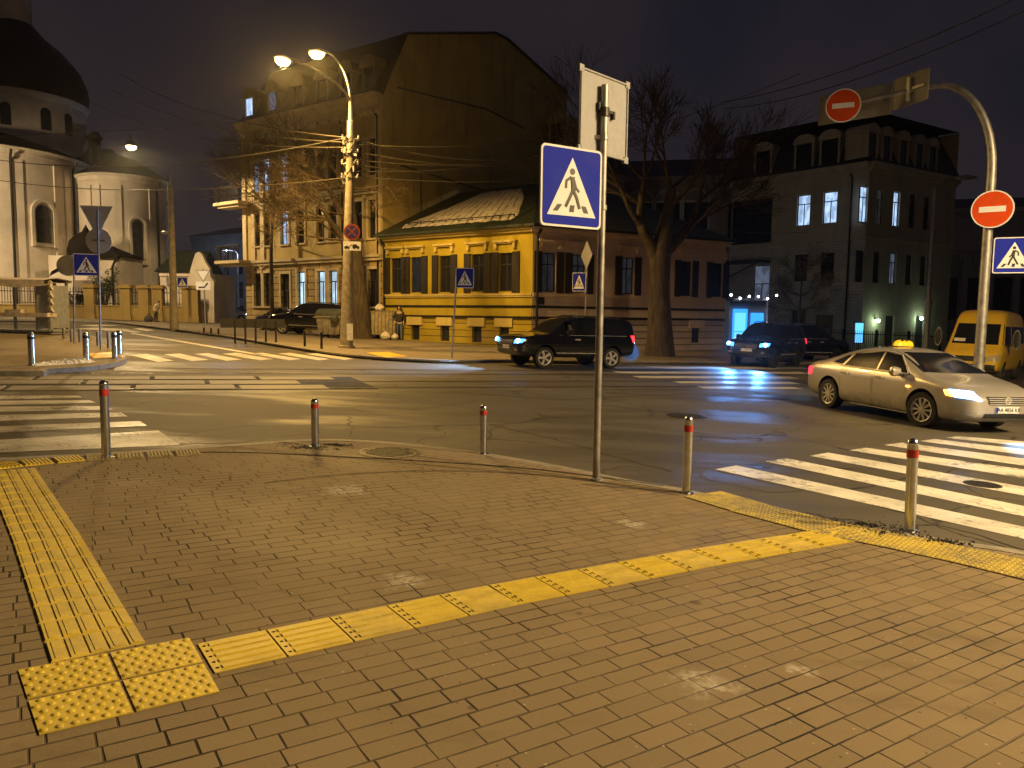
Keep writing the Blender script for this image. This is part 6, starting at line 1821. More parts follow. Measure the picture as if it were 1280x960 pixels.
for x in (-1.40, 1.375):
    for sy in (-1, 1): Tx.wheel(x, sy, 10, 'rim', (.14 if x > 0 else 0))
for sy in (-1, 1):
    d = (0, -sy, 0)
    for nm, xa, xb, wpts in (('front_door', .98, .02, [(.90, 1.0), (.08, 1.005), (.08, 1.375), (.50, 1.325)]), ('rear_door', .0, -1.02, [(.02, 1.005), (-.98, 1.02), (-.80, 1.285), (.02, 1.375)])):
        dr = Tx.patch(nm, [(xa, sy, .26), (xb, sy, .26), (xb - .02, sy, .945), (xa - .03, sy, .935)], d, 'silver_paint', None, 8, 10, .005)
        Tx.patch('window', [(wpts[0][0], sy, wpts[0][1]), (wpts[1][0], sy, wpts[1][1]), (wpts[2][0], sy, wpts[2][1]), (wpts[3][0], sy, wpts[3][1])], d, 'car_glass', dr, 10, 6, .008)
        Tx.side_line([(xb + .02, .25), (xb + .0, .94)], sy, 'black_trim', 'door_seam', .005, dr, .002)
        Tx.handle(dr, xb + .17, .86, sy)
    Tx.patch('quarter_window', [(-1.05, sy, 1.03), (-1.36, sy, 1.06), (-1.10, sy, 1.20), (-.90, sy, 1.26)], d, 'car_glass', None, 6, 4, .008)
    Tx.side_line([(1.0, .985), (.5, 1.345), (.05, 1.40), (-.5, 1.375), (-.95, 1.275), (-1.42, 1.06), (-1.0, 1.0), (0, .985), (.95, .98)], sy, 'rim', 'window_trim', .016)
    Tx.side_line([(1.0, .215), (-1.0, .215)], sy, 'rim', 'sill_strip', .014)
    Tx.mirror(.78, .90, 1.02, 'silver_paint', sy)
    hl = Tx.patch('headlight', [(2.32, sy * .44, .60), (2.05, sy * .78, .65), (1.90, sy * .80, .78), (2.2, sy * .55, .76)], (-.75, -sy * .66, -.15), 'head_white', None, 8, 5, .012)
    Tx.patch('indicator', [(2.04, sy * .79, .66), (1.92, sy * .85, .68), (1.86, sy * .85, .77), (1.89, sy * .81, .78)], (-.55, -sy * .83, -.05), 'amber', hl, 3, 3, .013)
    tl_ = Tx.patch('tail_light', [(-2.32, sy * .50, .72), (-2.1, sy * .84, .72), (-2.05, sy * .84, .90), (-2.3, sy * .5, .90)], (.7, -sy * .7, 0), 'tail_red', None, 6, 4, .010)
    h, n = Tx.hit((1.02, sy * 2, .75), (0, -sy, 0)); g = Geo(); g.box((h.x, h.y + sy * .01, h.z), (.08, .03, .03)); g.build('side_repeater', M['amber'], Tx.root)
    fg = Tx.patch('fog_light', [(2.3, sy * .52, .33), (2.2, sy * .70, .33), (2.15, sy * .70, .42), (2.28, sy * .52, .42)], (-.8, -sy * .6, 0), 'lens', None, 4, 3, .012)
Tx.patch('windscreen', [(1.0, -.76, 1.04), (1.0, .76, 1.04), (1, .60, 1.405), (1, -.60, 1.405)], (-1, 0, -.02), 'car_glass', None, 12, 8, .008)
Tx.patch('rear_window', [(-1.2, -.62, 1.12), (-1.2, .62, 1.12), (-1, .55, 1.36), (-1, -.55, 1.36)], (1, 0, 0), 'car_glass', None, 10, 6, .008)
gr = Tx.patch('grille', [(2.4, -.40, .56), (2.4, .40, .56), (2.4, .44, .70), (2.4, -.44, .70)], (-1, 0, 0), 'black_trim', None, 10, 4, .012)
g = Geo()
for k in range(4):
    out = []
    for i in range(9):
        h, n = Tx.hit((4, -.40 + .1 * i, .575 + .035 * k), (-1, 0, 0)); out.append(h + Vector((.016, 0, 0)))
    g.tube(out, .007, 5)
h, n = Tx.hit((4, 0, .64), (-1, 0, 0)); g.lathe([(.07, 0), (.07, .015), (.05, .015), (.05, 0)], 20, Matrix.Translation((h.x + .015, 0, .64)) @ Matrix.Rotation(PI / 2, 4, 'Y')); g.build('grille_bars', M['rim'], gr)
lw = Tx.patch('lower_intake', [(2.4, -.50, .32), (2.4, .50, .32), (2.4, .48, .40), (2.4, -.48, .40)], (-1, 0, 0), 'black_trim', None, 10, 3, .012)
Tx.plate(2.5, .47, 'AA 4856 KB')
# roof lamp with checkers
tz = Tx.hit((-.22, 0, 3), (0, 0, -1))[0].z
g = Geo(); rows = []
for k in range(9):
    t = k / 8; sc = math.sqrt(max(.02, 1 - (2 * t - 1) ** 4)); rows.append([(-.22 + .10 * sc * math.cos(a), -.26 + .52 * t, tz + .01 + (.14 * sc * math.sin(a) if a < PI else 0)) for a in [PI * j / 8 for j in range(9)]])
g.grid(rows); g.add(rows[0], [tuple(range(9))]); g.add(rows[-1], [tuple(range(8, -1, -1))])
tx = g.build('roof_lamp', M['taxi_glow'], Tx.root, smooth=True)
g = Geo(); g.bb(-.34, -.10, -.27, .27, tz - .01, tz + .018); g.build('lamp_base', M['black_trim'], tx)
g = Geo()
for sx in (-1, 1):
    for i in range(4):
        for j in range(2):
            if (i + j) % 2: continue
            a = R(60 + j * 18) if sx > 0 else PI - R(60 + j * 18)
            g.box((-.22 + .104 * math.cos(a), -.075 + i * .05, tz + .012 + .143 * math.sin(a)), (.012, .045, .034), rot=Matrix.Rotation(-(a - PI / 2) + PI / 2, 3, 'Y'))
g.build('checker_marks', M['sign_black'], tx)
g = Geo(); g.tube([(-.75, 0, tz - .03), (-.95, 0, tz + .10)], .012, 6); g.bb(-1.0, -.9, -.03, .03, tz - .06, tz - .02); g.build('aerial', M['black_trim'], Tx.root)

def make_suv(name, label, loc, hd, paint, hl_mat, scale=1.0, lights=True, tail='tail_red', plate='AA 7120 CH', group=None, rim='rim', glass='car_glass', pockets=()):
    S = Car(name, label, 'car', loc, hd, SUVST, .62, .80, paint, (-1.42, 1.43), .385, .82, group, pockets)
    for x in (-1.42, 1.43):
        for sy in (-1, 1): S.wheel(x, sy, 5, rim)
    for sy in (-1, 1):
        d = (0, -sy, 0)
        for nm, xa, xb, wp in (('front_door', .92, -.03, [(.70, 1.23), (.02, 1.235), (.02, 1.74), (.30, 1.72)]), ('rear_door', -.05, -.98, [(-.07, 1.235), (-.92, 1.24), (-.92, 1.75), (-.07, 1.755)])):
            dr = S.patch(nm, [(xa, sy, .50), (xb, sy, .50), (xb, sy, 1.155), (xa, sy, 1.145)], d, paint, None, 8, 8, .005)
            S.patch('window', [(p[0], sy, p[1]) for p in wp], d, glass if (sy > 0 and nm == 'front_door') else 'car_glass', dr, 8, 6, .008)
            S.handle(dr, xb + .17, 1.06, sy)
            S.side_line([(xb + .01, .5), (xb + .01, 1.15)], sy, 'black_trim', 'door_seam', .006, dr, .002)
        S.patch('quarter_window', [(-1.08, sy, 1.245), (-2.02, sy, 1.25), (-1.95, sy, 1.68), (-1.08, sy, 1.745)], d, 'car_glass', None, 8, 6, .008)
        S.side_line([(.98, .56), (-.98, .56)], sy, 'rim', 'sill_strip', .02)
        S.side_line([(.86, 1.205), (-1.0, 1.215), (-2.05, 1.22)], sy, 'rim', 'window_trim', .008)
        S.mirror(.66, .97, 1.25, paint, sy)
        hl = S.patch('headlight', [(2.42, sy * .52, .86), (2.3, sy * .86, .90), (2.18, sy * .88, 1.03), (2.35, sy * .52, 1.0)], (-.85, -sy * .5, -.1), 'head_glow' if hl_mat == 'head_blue' else hl_mat, None, 6, 4, .012)
        if hl_mat == 'head_blue':
            h, n = S.hit((2.30, sy * .70, .945), (-.85, -sy * .5, -.1)); g = Geo(); g.lathe([(0, -.02), (.05, -.015), (.085, 0), (.07, .03), (0, .045)], 16, Matrix.Translation(h + n * .03) @ Vector((0, 0, 1)).rotation_difference(n).to_matrix().to_4x4()); g.build('projector', M['head_blue'], hl, smooth=True)
        S.patch('tail_light', [(-2.4, sy * .70, 1.0), (-2.3, sy * .93, 1.0), (-2.26, sy * .93, 1.24), (-2.38, sy * .7, 1.24)], (.75, -sy * .66, 0), tail, None, 5, 4, .012)
        S.patch('fog_light', [(2.4, sy * .60, .60), (2.36, sy * .72, .60), (2.36, sy * .72, .68), (2.4, sy * .60, .68)], (-.9, -sy * .4, 0), 'lens', None, 4, 3, .012)
        g = Geo(); zr = S.hit((-.8, sy * .66, 4), (0, 0, -1))[0].z; g.tube([(.0, sy * .66, zr - .01), (-.2, sy * .66, zr + .05), (-1.7, sy * .66, zr + .05), (-1.9, sy * .66, zr - .02)], .02, 6); g.build('roof_rail', M['black_trim'], S.root)
    S.patch('windscreen', [(1, -.74, 1.27), (1, .74, 1.27), (.4, .68, 1.76), (.4, -.68, 1.76)], (-1, 0, -.02), 'car_glass', None, 10, 8, .008)
    S.patch('rear_window', [(-2.5, -.66, 1.28), (-2.5, .66, 1.28), (-2.5, .60, 1.68), (-2.5, -.60, 1.68)], (1, 0, -.1), 'car_glass', None, 8, 6, .008)
    gr = S.patch('grille', [(2.5, -.46, .80), (2.5, .46, .80), (2.45, .48, .98), (2.45, -.48, .98)], (-1, 0, 0), 'black_trim', None, 8, 4, .012)
    g = Geo()
    for k in range(4):
        out = []
        for i in range(9):
            h, n = S.hit((4, -.46 + .115 * i, .82 + .048 * k), (-1, 0, 0))
            if h is not None: out.append(h + Vector((.018, 0, 0)))
        g.tube(out, .007, 5)
    g.build('grille_bars', M['chrome'], gr)
    S.patch('lower_intake', [(2.5, -.5, .60), (2.5, .5, .60), (2.5, .5, .68), (2.5, -.5, .68)], (-1, 0, 0), 'black_trim', None, 8, 3, .012)
    if plate: S.plate(2.5, .73, plate)
    return S

suv_f, suv_r = Vector((1.05, 26.35)), Vector((3.62, 27.75))
hv = (suv_f - suv_r).normalized(); left = Vector((-hv.y, hv.x)); mid = (suv_f + suv_r) / 2 - left * .84
suv_hd = math.atan2(hv.y, hv.x)
SV = make_suv('black_suv', 'big black off-road car with lit blue headlights crossing before the yellow house', (mid.x, mid.y, gz(mid.x, mid.y)), suv_hd, 'black_paint', 'head_blue', glass='car_glass_clear', pockets=((.03, .60, .12, 1.4, 1.24, 1.68),))
SV.root.scale = (1.0, 1.0, .97)
hv2 = Vector((-.62, -.78)).normalized(); p = Vector((11.25, 33.6))
S2 = make_suv('dark_suv', 'dark off-road car with bright blue headlights waiting behind the silver taxi', (p.x, p.y, gz(p.x, p.y)), math.atan2(hv2.y, hv2.x), 'navy_paint', 'head_blue', plate='AA 2394 EM', rim='black_trim')
p3 = Vector((14.3, 37.5))
S3 = make_suv('parked_dark_car', 'unlit dark car with a red tail lamp queued beyond the waiting off-road car', (p3.x, p3.y, gz(p3.x, p3.y)), math.atan2(.5, .85), 'black_paint', 'lens', plate=None, rim='black_trim')
p4 = W(390, 423, 45.0); p4.z = gz(p4.x, 45.0) + .12
S4 = make_suv('parked_black_car', 'black car parked on the pavement under the lit shop windows', p4, math.atan2(-.62, .78) + PI + .35, 'black_paint', 'lens', tail='tail_dark', plate=None)
p5 = W(352, 420, 50); p5.z = gz(p5.x, 50) + .12
S5 = make_suv('parked_van_car', 'second black car parked behind the first along the corner building', p5, math.atan2(-.62, .78) + PI, 'navy_paint', 'lens', tail='tail_dark', plate=None)
S5.root.scale = (.8, .85, .8)
p6 = W(291, 399, 72); p6.z = gz(p6.x, 72)
S6 = Car('light_sedan', 'pale saloon car far up the side street with shining lamps', 'car', p6, R(-10), SEDAN, .40, .70, 'white_car', (-1.4, 1.375), .335, .79)
for x in (-1.4, 1.375):
    for sy in (-1, 1): S6.wheel(x, sy, 6)
for sy in (-1, 1):
    S6.patch('window', [(.9, sy, 1.0), (-.95, sy, 1.02), (-.7, sy, 1.32), (.45, sy, 1.34)], (0, -sy, 0), 'car_glass', None, 8, 4, .008)
    S6.patch('headlight', [(2.30, sy * .40, .60), (1.95, sy * .80, .66), (1.78, sy * .83, .80), (2.18, sy * .45, .74)], (-.75, -sy * .66, -.15), 'bulb', None, 6, 4, .012)
S6.patch('windscreen', [(1.0, -.76, 1.04), (1.0, .76, 1.04), (1, .60, 1.405), (1, -.60, 1.405)], (-1, 0, -.02), 'car_glass', None, 10, 6, .008)
S6.root.scale = (1, 1, 1)

# ---- yellow van
VAN = [(-2.9, .5, 1.3, 2.5, .92), (-2.85, .45, 1.35, 2.62, .97), (-2.4, .4, 1.38, 2.7, .99), (0, .38, 1.38, 2.72, .99), (.9, .38, 1.38, 2.70, .99), (1.25, .38, 1.36, 2.52, .985), (1.55, .38, 1.33, 2.12, .98), (1.95, .38, 1.28, 1.62, .97), (2.15, .38, 1.20, 1.34, .96), (2.5, .4, 1.05, 1.16, .93), (2.66, .44, .90, 1.0, .86), (2.72, .52, .8, .86, .74)]
vp = W(1219, 470, 29.5); vz = gz(vp.x + .6, 29.5)
VN = Car('yellow_van', 'yellow high-roofed minibus van with big black mirrors behind the arched pole', 'van', (18.6, 30.0, gz(18.6, 30.0)), math.atan2(-.75, -.66), VAN, 1.0, .84, 'van_yellow', (-1.75, 1.65), .36, .83)
for x in (-1.75, 1.65):
    for sy in (-1, 1): VN.wheel(x, sy, 6, 'black_trim')
VN.patch('windscreen', [(2.1, -.88, 1.40), (2.1, .88, 1.40), (1.4, .80, 2.16), (1.4, -.80, 2.16)], (-1, 0, -.02), 'car_glass', None, 12, 8, .01)
for sy in (-1, 1):
    dr = VN.patch('front_door', [(1.55, sy, .5), (.55, sy, .5), (.55, sy, 1.33), (1.55, sy, 1.30)], (0, -sy, 0), 'van_yellow', None, 8, 6, .006)
    VN.patch('window', [(1.75, sy, 1.40), (.6, sy, 1.42), (.6, sy, 2.10), (1.42, sy, 2.08)], (0, -sy, 0), 'car_glass', dr, 8, 6, .01)
    VN.patch('side_window', [(.4, sy, 1.45), (-2.5, sy, 1.45), (-2.5, sy, 2.10), (.4, sy, 2.10)], (0, -sy, 0), 'car_glass', None, 14, 6, .01)
    VN.patch('headlight', [(2.66, sy * .48, .78), (2.5, sy * .86, .82), (2.4, sy * .88, 1.04), (2.62, sy * .5, .98)], (-.85, -sy * .5, -.1), 'lens', None, 6, 4, .012)
    g = Geo(); g.lathe([(0, -.09), (.17, -.07), (.20, 0), (.17, .07), (0, .09)], 16, Matrix.Translation((1.82, sy * 1.28, 1.62)) @ Matrix.Rotation(PI / 2, 4, 'Y') @ Matrix.Diagonal((1.8, .62, 1, 1))); m_ = g.build('wing_mirror', M['black_trim'], VN.root, smooth=True)
    g = Geo(); g.lathe([(.192, -.015), (.204, 0), (.192, .015)], 20, Matrix.Translation((1.86, sy * 1.28, 1.62)) @ Matrix.Rotation(PI / 2, 4, 'Y') @ Matrix.Diagonal((1.8, .62, 1, 1))); g.build('mirror_rim', M['galv'], m_)
    g = Geo(); g.tube([(1.75, sy * .9, 1.4), (1.82, sy * 1.25, 1.4)], .03, 6); g.build('mirror_arm', M['black_trim'], m_)
VN.patch('grille', [(2.7, -.5, .78), (2.7, .5, .78), (2.6, .5, .96), (2.6, -.5, .96)], (-1, 0, 0), 'black_trim', None, 8, 4, .012)
VN.patch('bumper', [(2.7, -.8, .48), (2.7, .8, .48), (2.7, .8, .68), (2.7, -.8, .68)], (-1, 0, 0), 'black_trim', None, 10, 4, .014)
VN.plate(2.7, .58, 'AA 6041 OT')
VN.patch('windscreen_card', [(2.1, -.70, 1.48), (2.1, -.32, 1.48), (2.1, -.32, 1.60), (2.1, -.70, 1.60)], (-1, 0, -.02), 'bag', None, 4, 2, .014)
# ================================================================== TREES
def grow(gT, gC, p, d, r, L, depth, rs, maxd, thin=.012, up=.12, spread=.6, droop=0.0):
    n = 4 if depth < 2 else 3
    pts = [p]; rad = [r]; dd = d.copy(); kids = []
    for i in range(n):
        dd = (dd + Vector((rs.uniform(-1, 1), rs.uniform(-1, 1), rs.uniform(-.6, 1) * .6 + up - droop * depth)) * .16).normalized()
        pts.append(pts[-1] + dd * L / n); rad.append(max(thin, r * (1 - .45 * (i + 1) / n)))
        if depth < maxd and i >= 1: kids.append((pts[-1], dd.copy(), rad[-1]))
    (gT if depth <= 1 else gC).tube(pts, rad, 7 if depth <= 1 else (4 if depth == 2 else 3), caps=False)
    if depth >= maxd: return
    for (q, d0, rr) in kids:
        for k in range(2 if depth < maxd - 1 else 3):
            a = rs.uniform(0, 2 * PI); ax_ = d0.orthogonal().normalized(); ax_.rotate(Matrix.Rotation(a, 3, d0))
            nd = (d0 + ax_ * rs.uniform(.35, 1.0) * spread * 1.5).normalized()
            grow(gT, gC, q, nd, max(thin, rr * rs.uniform(.45, .65)), L * rs.uniform(.55, .78), depth + 1, rs, maxd, thin, up, spread, droop)
    grow(gT, gC, pts[-1], dd, max(thin, rad[-1] * .8), L * .72, depth + 1, rs, maxd, thin, up, spread, droop)

def limb(g, pts, rad, n=12, rs=None):
    g.tube(catmull([tuple(p) for p in pts], 4), [rad[min(len(rad) - 1, int(i / 4))] * (1 - (i % 4) / 4) + rad[min(len(rad) - 1, int(i / 4) + 1)] * ((i % 4) / 4) for i in range((len(pts) - 1) * 4 + 1)], n)

# big bare tree before the yellow house
TY = 36.0
tb = W(825, 440, TY); tb.z = gz(tb.x, TY) + .1
tr = thing('bare_tree', 'big bare tree with a thick forked trunk in front of the yellow house', 'tree', tb)
gT, gC = Geo(), Geo(); rs = random.Random(21)
q = lambda px, py, dy=0: W(px, py, TY + dy) - tb
limb(gT, [Vector((0, 0, -.2)), q(825, 420), q(824, 370), q(825, 325), q(829, 300), q(834, 272, .2), q(840, 235, .4)], [.78, .62, .50, .50, .42, .30, .20, .14])
limb(gT, [q(823, 330), q(812, 303, -.2), q(802, 283, -.4), q(801, 255, -.3), q(806, 225, 0)], [.32, .26, .22, .17, .12])
limb(gT, [q(828, 320), q(845, 302, .3), q(862, 282, .6), q(874, 252, .8)], [.28, .24, .18, .12])
limb(gT, [q(803, 284, -.4), q(788, 262, -.8), q(776, 235, -1)], [.16, .13, .09, .06])
for (px, py, dy, dx, n_) in ((840, 235, .4, .1, 3), (806, 225, 0, -.2, 3), (874, 252, .8, .5, 3), (776, 235, -1, -.5, 3), (836, 262, .2, .6, 2), (801, 255, -.3, -.5, 2), (862, 282, .6, .8, 2), (845, 302, .3, .7, 1)):
    for k in range(n_):
        d = Vector((dx + rs.uniform(-.5, .5), rs.uniform(-.7, .5), rs.uniform(.35, 1.0))).normalized()
        grow(gT, gC, q(px, py, dy), d, .085, rs.uniform(1.7, 2.5), 2, rs, 5, .009, .12, .62)
gT.build('trunk', M['bark'], tr, smooth=True); gC.build('crown', M['twig_dark'], tr)

# tree behind the lamp post, its fine crown veiling the corner facade
TY = 42.5
tb2 = W(452, 427, TY); tb2.z = gz(tb2.x, TY) + .1
tr = thing('street_tree', 'bare street tree with a flared trunk veiling the ochre corner building', 'tree', tb2)
gT, gC = Geo(), Geo(); rs = random.Random(77)
q = lambda px, py, dy=0: W(px, py, TY + dy) - tb2
limb(gT, [Vector((.05, 0, -.2)), q(452, 415), q(451, 385), q(448, 350), q(444, 310), q(440, 270), q(436, 235)], [.72, .55, .47, .40, .33, .25, .18, .12])
limb(gT, [q(447, 330), q(430, 300, -.3), q(412, 275, -.5), q(396, 248, -.5)], [.22, .18, .14, .09])
limb(gT, [q(446, 300), q(425, 262, .4), q(405, 225, .6), q(392, 200, .6)], [.2, .16, .12, .08])
for (px, py, dy, dx, n_) in ((436, 235, 0, -.3, 4), (396, 248, -.5, -.8, 4), (392, 200, .6, -.7, 4), (412, 275, -.5, -.7, 3), (405, 225, .6, -.7, 3), (430, 300, -.3, -.6, 2), (440, 270, 0, -.2, 2)):
    for k in range(n_):
        d = Vector((dx + rs.uniform(-.6, .4), rs.uniform(-.6, .6), rs.uniform(-.25, .8))).normalized()
        grow(gT, gC, q(px, py, dy), d, .07, rs.uniform(1.5, 2.3), 2, rs, 5, .0075, .05, .7)
gT.build('trunk', M['bark'], tr, smooth=True); gC.build('crown', M['twig'], tr)
# wispy tree at the outer corner of the block
TY = 49.0
tb3 = W(340, 415, TY); tb3.z = gz(tb3.x, TY) + .1
tr = thing('young_tree', 'slender bare tree before the rounded bay of the corner building', 'tree', tb3)
gT, gC = Geo(), Geo(); rs = random.Random(5)
q = lambda px, py, dy=0: W(px, py, TY + dy) - tb3
limb(gT, [Vector((0, 0, -.2)), q(340, 370), q(339, 310), q(342, 260), q(345, 220)], [.16, .13, .11, .09, .06])
for (px, py, dx, n_) in ((345, 220, -.3, 4), (342, 260, -.5, 4), (339, 290, .4, 2), (345, 220, .6, 3), (341, 235, -.9, 3)):
    for k in range(n_):
        d = Vector((dx + rs.uniform(-.5, .5), rs.uniform(-.6, .6), rs.uniform(-.1, .8))).normalized()
        grow(gT, gC, q(px, py), d, .05, rs.uniform(1.4, 2.1), 2, rs, 5, .0075, .05, .7)
gT.build('trunk', M['bark'], tr, smooth=True); gC.build('crown', M['twig'], tr)
# small tree with dead leaves before the tan block
TY = 49.0
tb4 = W(1000, 425, TY); tb4.z = gz(tb4.x, TY) + .1
tr = thing('small_tree', 'small sparse tree with dry leaves against the pale brick wall', 'tree', tb4)
gT, gC = Geo(), Geo(); rs = random.Random(9)
q = lambda px, py, dy=0: W(px, py, TY + dy) - tb4
limb(gT, [Vector((0, 0, -.2)), q(1000, 410), q(999, 390), q(1001, 370), q(1003, 345)], [.12, .10, .08, .06, .04])
for (px, py, dx, n_) in ((1003, 345, 0, 4), (1001, 370, -.8, 3), (1001, 370, .8, 3), (999, 388, -.9, 2), (999, 388, .9, 2)):
    for k in range(n_):
        d = Vector((dx + rs.uniform(-.5, .5), rs.uniform(-.6, .6), rs.uniform(-.1, .7))).normalized()
        grow(gT, gC, q(px, py), d, .035, rs.uniform(.8, 1.3), 2, rs, 4, .008, .05, .7)
lf = Geo()
for p in gC.v[::9]:
    for k in range(2):
        c = p + Vector((rs.uniform(-.2, .2), rs.uniform(-.2, .2), rs.uniform(-.2, .2))); a = Vector((rs.uniform(-1, 1), rs.uniform(-1, 1), rs.uniform(-1, 1))).normalized() * .07; b = a.orthogonal().normalized() * .045
        lf.quad(c - a, c + b, c + a, c - b)
gT.build('trunk', M['bark'], tr, smooth=True); cr = gC.build('crown', M['twig'], tr); lf.build('leaves', M['leaf_dry'], cr)
# evergreen shrubs behind the church railing
def shrub(px, py, Y, w, h, label, seed, cat='shrub'):
    b = W(px, py, Y); b.z = 2.6 if Y > 60 else gz(b.x, Y)
    o = thing('shrub', label, cat, b); rs = random.Random(seed); g = Geo(); st = Geo()
    for k in range(16):
        a = rs.uniform(0, 6.28); d = Vector((math.cos(a) * w * rs.uniform(.2, 1), math.sin(a) * w * .6, h * rs.uniform(.5, 1)))
        st.tube([(0, 0, -1.2), d * .5 + Vector((0, 0, .1)), d], [.05, .03, .015], 4)
        for j in range(26):
            c = d * rs.uniform(.35, 1.08) + Vector((rs.uniform(-.25, .25), rs.uniform(-.2, .2), rs.uniform(-.2, .2))); u = Vector((rs.uniform(-1, 1), rs.uniform(-1, 1), rs.uniform(-.4, 1))).normalized() * .2; v = u.orthogonal().normalized() * .06
            g.quad(c - u * .2, c + v, c + u, c - v)
    g.build('foliage', M['leaf'], o); st.build('stems', M['twig_dark'], o)
shrub(131, 388, 61.6, 1.3, 2.6, 'dark spiky evergreen shrub behind the church railing', 3)
shrub(75, 385, 61.6, .8, .6, 'low dark shrub behind the railing by the street stall', 4)
shrub(103, 385, 61.6, .9, .5, 'low dark shrub behind the railing beside the fence pillar', 6)

# ================================================================== PEOPLE
def skin_mesh(name, joints, edges, mat, parent, lv=2):
    me = bpy.data.meshes.new(name); me.from_pydata([j[0] for j in joints], edges, [])
    o = bpy.data.objects.new(name, me); COL.objects.link(o)
    m = o.modifiers.new('skin', 'SKIN'); m.use_smooth_shade = True
    lay_ = me.skin_vertices[0].data if me.skin_vertices else None
    if lay_ is None:
        bpy.context.view_layer.objects.active = o
        bm = bmesh.new(); bm.from_mesh(me); bm.verts.layers.skin.verify(); bm.to_mesh(me); bm.free(); lay_ = me.skin_vertices[0].data
    for i, j in enumerate(joints):
        lay_[i].radius = (j[1], j[2] if len(j) > 2 else j[1]); lay_[i].use_root = (i == 0)
    s_ = o.modifiers.new('sub', 'SUBSURF'); s_.levels = lv; s_.render_levels = lv
    apply_mods(o); o.data.materials.clear(); o.data.materials.append(mat)
    o.data.polygons.foreach_set('use_smooth', [True] * len(o.data.polygons))
    o.parent = parent; return o

def hair_head(root, c, r, mat, name='hair'):
    g = Geo(); g.lathe([(0, r * 1.12), (r * .6, r), (r * .95, r * .5), (r * 1.02, 0), (r * .95, -r * .3)], 14, Matrix.Translation(c), .4, 2 * PI - .4); return g.build(name, mat, root, smooth=True)

